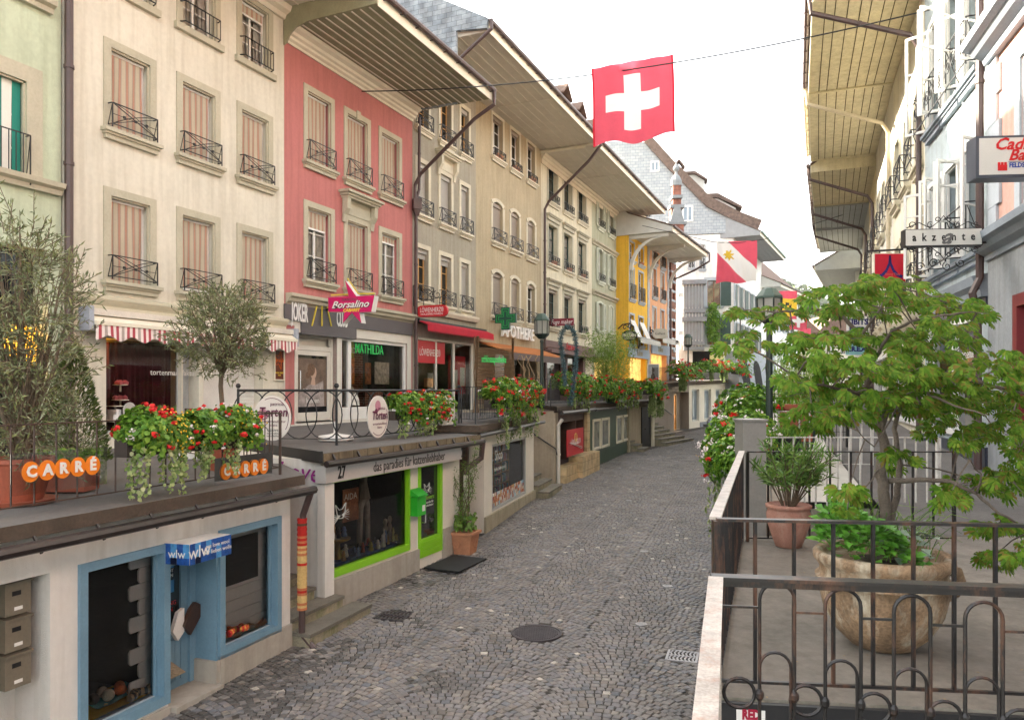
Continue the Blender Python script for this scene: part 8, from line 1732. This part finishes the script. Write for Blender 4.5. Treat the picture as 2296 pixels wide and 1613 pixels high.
for (uu,vv,w2,h2,s_,col_,lb,Yq) in ((1922,730,22,22,'TIBITS\nHIER',(.8,.8,.78),'white sign with dark blue lettering behind the maple foliage',24.),(1920,782,22,18,'K.R.E.A.',(.25,.5,.55),'pale turquoise arched sign behind the maple foliage',22.),(1862,800,18,9,'ENGEL',(.8,.8,.78),'small white name sign low behind the maple foliage',26.)):
    c=P(uu,vv,Yq); k=Yq/F; t=thing('shop_sign',lb,'sign',c); M=frameM(c,RX); m=MB(M)
    if 'arched' in lb: m.prism([(-w2*k,-h2*.7*k),(w2*k,-h2*.7*k)]+[(w2*k*cos(pi*i/10),h2*k*sin(pi*i/10)) for i in range(11)],2,-.06,0)
    else: m.box(-w2*k,w2*k,-h2*k,h2*k,-.06,0)
    m.build('panel',mat('sgn%d'%uu,col_,rough=.5),t); text(t,s_,M@Matrix.Translation((0,0,.008)),h2*.8*k,NV,depth=.002,bold=.01)
# ---------------------------------------------------------------- flags and cable
cab=MB(); a=FL.w(FL.s(808),.05,FL.z(205,FL.s(808))); b=V((8.95,16.05,P(0,22,16.05).z)); 
def cabpt(t_): q=a+(b-a)*t_; q.z-=.42*4*t_*(1-t_); return q
pts=[cabpt(i/24) for i in range(25)]; cab.tube(pts,.017,5); cb=cab.build('span_cable',M_IRON,None,label='black cable spanning the street above the large flag from the pink house',category='cable')
def flag(label,c,right,w_,h_,pattern,mats,droop=.0,slant=0,seed=1,nx=44,ny=44):
    rn=random.Random(seed); M=frameM(c,right); t=thing('flag',label,'flag',c,'flags over the street'); m=MB(M); 
    def pt(i,j):
        u_=i/nx-.5; v_=.5-j/ny; f=j/ny
        z=.05*sin(6*u_+2.2*f+seed)*(.3+f)+.035*sin(13*u_-5*f+seed*2)*f+.02*sin(23*u_+3*v_); return (u_*w_+slant*f*w_+.02*sin(5*f)*w_*.3,v_*h_+droop*u_*h_-.03*h_*f*sin(9*u_+1),z)
    A=m.vs([pt(i,j) for j in range(ny+1) for i in range(nx+1)])
    for j in range(ny):
        for i in range(nx):
            m.f.append((A+j*(nx+1)+i,A+j*(nx+1)+i+1,A+(j+1)*(nx+1)+i+1,A+(j+1)*(nx+1)+i)); m.mi.append(pattern((i+.5)/nx,(j+.5)/ny))
    m.build('cloth',mats,t,smooth=True); return t,M
FR_=mat('flag_red',(.70,.10,.15),rough=.85,var=.06,trans=.62); FW_=mat('flag_white',(.82,.80,.78),rough=.85,var=.03,trans=.5); FYl=mat('flag_yellow',(.75,.5,.05),rough=.9,trans=.4); FBk=mat('flag_black',(.04,.04,.04),rough=.9,trans=.2); FRH=mat('flag_hem',(.60,.01,.03),rough=.9,trans=.3)
def swiss(x,y):
    if x<.03 or x>.97: return 2
    return 1 if (abs(x-.49)<.105 and abs(y-.50)<.335) or (abs(y-.50)<.11 and abs(x-.49)<.335) else 0
c=P(1417,226,18.75); flag('large Swiss flag, red with white cross, hanging from the cable',c,V((1,-.12,0)),2.02,1.98,swiss,[FR_,FW_,FRH],droop=.13,slant=.03,seed=2)
def thun(x,y):
    import math as mm
    dx,dy=x-.30,y-.33; r=mm.hypot(dx,dy); a=mm.atan2(dy,dx)
    tt=((a*7/(2*pi)+.25)%1); lim=.075+.075*abs(tt*2-1)
    if r<lim: return 2
    return 1 if -.06<(y-x*1.02-.0)+.17<.40-.0 and True and (-.05<=(y-x)+.16<=.38) else 0
def thun(x,y):
    dx,dy=x-.30,y-.34; r=math.hypot(dx,dy); a=math.atan2(dy,dx)+.3
    tt=(a*7/(2*pi))%1; lim=.06+.09*abs(tt*2-1)
    if r<lim: return 2
    d=y-x; return 1 if -.28<d<.27 else 0
c=P(1652,586,37.3); flag('red and white town flag with diagonal band and golden star',c,RX,2.0,2.05,thun,[FR_,FW_,FYl],droop=.03,seed=5)
c=P(1790,719,60); flag('small Swiss flag far down the street behind the maple',c,RX,1.4,1.4,swiss,[FR_,FW_,FRH],seed=7,nx=20,ny=20)
c=P(1767,680,56); flag('yellow flag with dark emblem and red top far down the street',c,RX,1.35,1.9,lambda x,y: (2 if y<.3 else (1 if (x-.5)**2*2+(y-.62)**2*3.2<.10 and (int(x*9)+int(y*9))%3 else 0)),[FYl,FBk,FR_],seed=8,nx=20,ny=20)
c=P(1800,752,70); flag('red and white flag lowest in the far row of flags',c,RX,1.5,1.4,lambda x,y:1 if abs(x-y)<.15 else 0,[FR_,FW_],seed=9,nx=16,ny=16)
c2=MB(); c2.tube([P(1600,542,37.3),P(1652,544,37.3),P(1712,536,37.3)],.015,4); c2.tube([P(1440,505,40),P(1600,542,37.3)],.015,4); c2.tube([P(1712,536,37.3),P(1925,470,36)],.015,4); c2.build('span_wire',M_IRON,None,label='thin wire carrying the town flag across the street',category='cable')
# ---------------------------------------------------------------- ironwork in the road
CI=mat('cast_iron',(.075,.065,.07),rough=.5,var=.3,scale=8,metal=.3); Yc=10.5; xc=(1203-CX)/F*Yc; zc_=RZ(Yc)+.004
m=MB(Matrix.Translation((xc,Yc,zc_))); m.lathe([(.36,-.03),(.36,.0),(.33,.0),(.325,-.008),(.0,-.008)],(0,0,0),40)
for i in range(-12,13):
    for j in range(-12,13):
        x,y=i*.024,j*.024
        if x*x+y*y<.30**2: m.box(x-.008,x+.008,y-.008,y+.008,-.008,-.001)
m.build('manhole_cover',CI,None,label='large round chequered iron manhole cover in the middle of the street',category='manhole cover')
for (uu,vv,lb,mt,r_) in ((884,1389,'dark square drain grate near the left steps',CI,.24),(1530,1468,'pale square drain grate near the right terrace',mat('worn_cast_iron',(.35,.34,.34),rough=.4,var=.2,metal=.3),.20)):
    Yc=11.25 if uu==884 else 9.65; xc=(uu-CX)/F*Yc; zc_=RZ(Yc)+.003; M=Matrix.Translation((xc,Yc,zc_))@Matrix.Rotation(R(-18),4,'Z')
    t=thing('drain_grate',lb,'drain grate',(xc,Yc,zc_)); m=MB(M); m.box(-r_,r_,-r_,r_,-.03,-.02); m.build('shaft',M_DARK,t); m=MB(M)
    for (a,b,c_,d) in ((-r_,-r_+.03,-r_,r_),(r_-.03,r_,-r_,r_),(-r_+.03,r_-.03,-r_,-r_+.03),(-r_+.03,r_-.03,r_-.03,r_),(-r_+.03,r_-.03,-.012,.012)): m.box(a,b,c_,d,-.019,0)
    for i in range(7):
        x=-r_+.055+i*(2*r_-.11)/6
        for sg_ in (-1,1):
            for q in (0,1): y0=sg_*(.02+q*(r_-.05)/2); y1=sg_*(.02+(q+1)*(r_-.05)/2); m.bar((x+.012-(.024 if q else 0),y0,-.01),(x+.012-(0 if q else .024)-.0,y1,-.01),.022,.018)
    m.build('grate',mt,t)
for i,(uu,vv) in enumerate(((1444,1235),(1497,1313),(1438,1398),(1410,1120))):
    dv=(vv-HV)/F; Yc=(3.71)/(dv+.03) if True else 0; xc=(uu-CX)/F*Yc; m=MB(); m.lathe([(.085,-.02),(.085,.004),(.06,.004),(.058,0),(.03,0),(.028,.004),(.0,.004)],(xc,Yc,RZ(Yc)+.006),18); m.build('valve_cap',mat('worn_cast_iron',0),None,label=('small round pale valve cap, %s one along the right half of the street'%('second','third','nearest','farthest')[i]),category='valve cap',group='valve caps in the street')
# little car beyond the right flowers
def car(x,y,z,ang,label):
    t=thing('parked_car',label,'car',(x,y,z)); M=Matrix.Translation((x,y,z))@Matrix.Rotation(ang,4,'Z'); BK=mat('black_car_paint',(.012,.013,.016),rough=.15,spec=.8,var=0)
    prof=[(-1.75,.25),(-1.8,.55),(-1.72,.78),(-1.0,.92),(-.45,1.40),(.9,1.44),(1.55,1.0),(1.78,.9),(1.8,.3)]; m=MB(M); n=len(prof); secs=[(-.78,.86),(-.72,1),(.72,1),(.78,.86)]; rings=[]
    for w_,sc_ in secs: rings.append(m.vs([(w_,p[0]*(.97 if sc_<1 else 1),.25+(p[1]-.25)*(sc_ if p[1]>.95 else 1)) for p in prof]))
    for A_,B_ in zip(rings,rings[1:]):
        for i in range(n): m.f.append((A_+i,A_+(i+1)%n,B_+(i+1)%n,B_+i)); m.mi.append(0)
    m.f.append(tuple(rings[0]+i for i in range(n))); m.mi.append(0); m.f.append(tuple(rings[-1]+i for i in range(n))); m.mi.append(0); m.build('body',BK,t)
    m=MB(M); m.face([(-.62,-.98,.94),(.62,-.98,.94),(.6,-.49,1.37),(-.6,-.49,1.37)]); m.v=[p+V((0,-.012,.012)) for p in m.v]; m.build('windscreen',mat('sky_glass',0),t)
    for sg_ in (-1,1):
        m=MB(M); m.lathe([(.02,0),(.1,.02),(.11,.06),(.03,.07)],(0,0,0),12); m.v=[M@V((sg_*.56+(q.x),-1.76-q.z*.5,.66+q.y)) for q in [M.inverted()@p for p in m.v]]; m.build('headlight',mat('amber_lamp',(.8,.5,.15),rough=.2,emit=.4),t)
        m=MB(M); m.box(sg_*.88-.09,sg_*.88+.09,-.62,-.5,.92,1.06); m.build('mirror',BK,t)
        for yy in (-1.15,1.15):
            m=MB(M); pts=[(sg_*.70,yy+.30*cos(a),.30+.30*sin(a)) for a in [2*pi*i/18 for i in range(18)]]; m.prism([(p[1],p[2]) for p in pts],0,sg_*.70-.09,sg_*.70+.095); w=m.build('wheel',M_DARK,t); m=MB(M); m.prism([(yy+.17*cos(a),.30+.17*sin(a)) for a in [2*pi*i/12 for i in range(12)]],0,sg_*.79,sg_*.80); m.build('rim',mat('steel',0),w)
c=P(1612,950,40); car(c.x+.2,40,RZ(40),R(-18),'small black parked car half hidden behind the right flowers')
# pulled back items: handrail spotlights on the wool terrace etc.
t=thing('cake_stand','tiered cake stand with pink cakes in the cafe window','cake stand',FL.w(S(290),-.25,2.7)); zz0=FL.z(945,S(290)); m=MB(FL.M)
for (s_,z_,r_) in ((S(278),zz0,.20),(S(278),zz0+.30,.17),(S(289),zz0+.42,.16),(S(289),zz0+.72,.14)): m.lathe([(.02,-.12),(.02,0),(r_,.01),(r_,.02),(.02,.03)],(s_,-.24,z_),14)
m.build('plates',M_CORN,t); m=MB(FL.M); rn=random.Random(4)
for i in range(12): m.lathe([(.05,0),(.055,.05),(.01,.09)],(S(289)+rn.uniform(-.1,.1),-.24+rn.uniform(-.08,.08),zz0+.74 if i%2 else zz0+.44),8)
m.build('cakes',mat('pink_icing',(.6,.15,.2),rough=.6),t); m=MB(FL.M); m.lathe([(.17,0),(.17,.12),(.13,.12),(.13,.22),(.05,.23)],(S(276),-.24,zz0+.03),16); m.build('wedding_cake',M_WFRAME,t)
# stones and dirt: leaf litter on the near terrace
m=MB(); rn=random.Random(12)
for i in range(60):
    y=rn.uniform(3.9,7.8); x=rn.uniform(xr(y)+.1,5.2); leaf(m,V((x,y,1.834)),V((rn.uniform(-1,1),rn.uniform(-1,1),.02)).normalized(),V((0,0,1)),rn.uniform(.015,.035),.012)
m.build('leaf_litter',mat('dry_leaf',(.30,.22,.12),rough=1),None,kind='stuff')
# thin air haze
m=MB(); m.box(-320,420,-20,640,-9,140); hz_=m.build('haze',None,None) if False else m.build('haze',mat('haze_dummy',(1,1,1),var=0),None,kind='stuff')
hm=bpy.data.materials.new('haze_air'); hm.use_nodes=True; n=hm.node_tree
for x in list(n.nodes):
    if x.type!='OUTPUT_MATERIAL': n.nodes.remove(x)
pv=n.nodes.new('ShaderNodeVolumePrincipled'); pv.inputs['Color'].default_value=(.95,.97,1,1); pv.inputs['Density'].default_value=HAZE; pv.inputs['Anisotropy'].default_value=.3; n.links.new(pv.outputs[0],[x for x in n.nodes if x.type=='OUTPUT_MATERIAL'][0].inputs['Volume'])
hz_.data.materials.clear(); hz_.data.materials.append(hm)
if HAZE<=0: bpy.data.objects.remove(hz_)
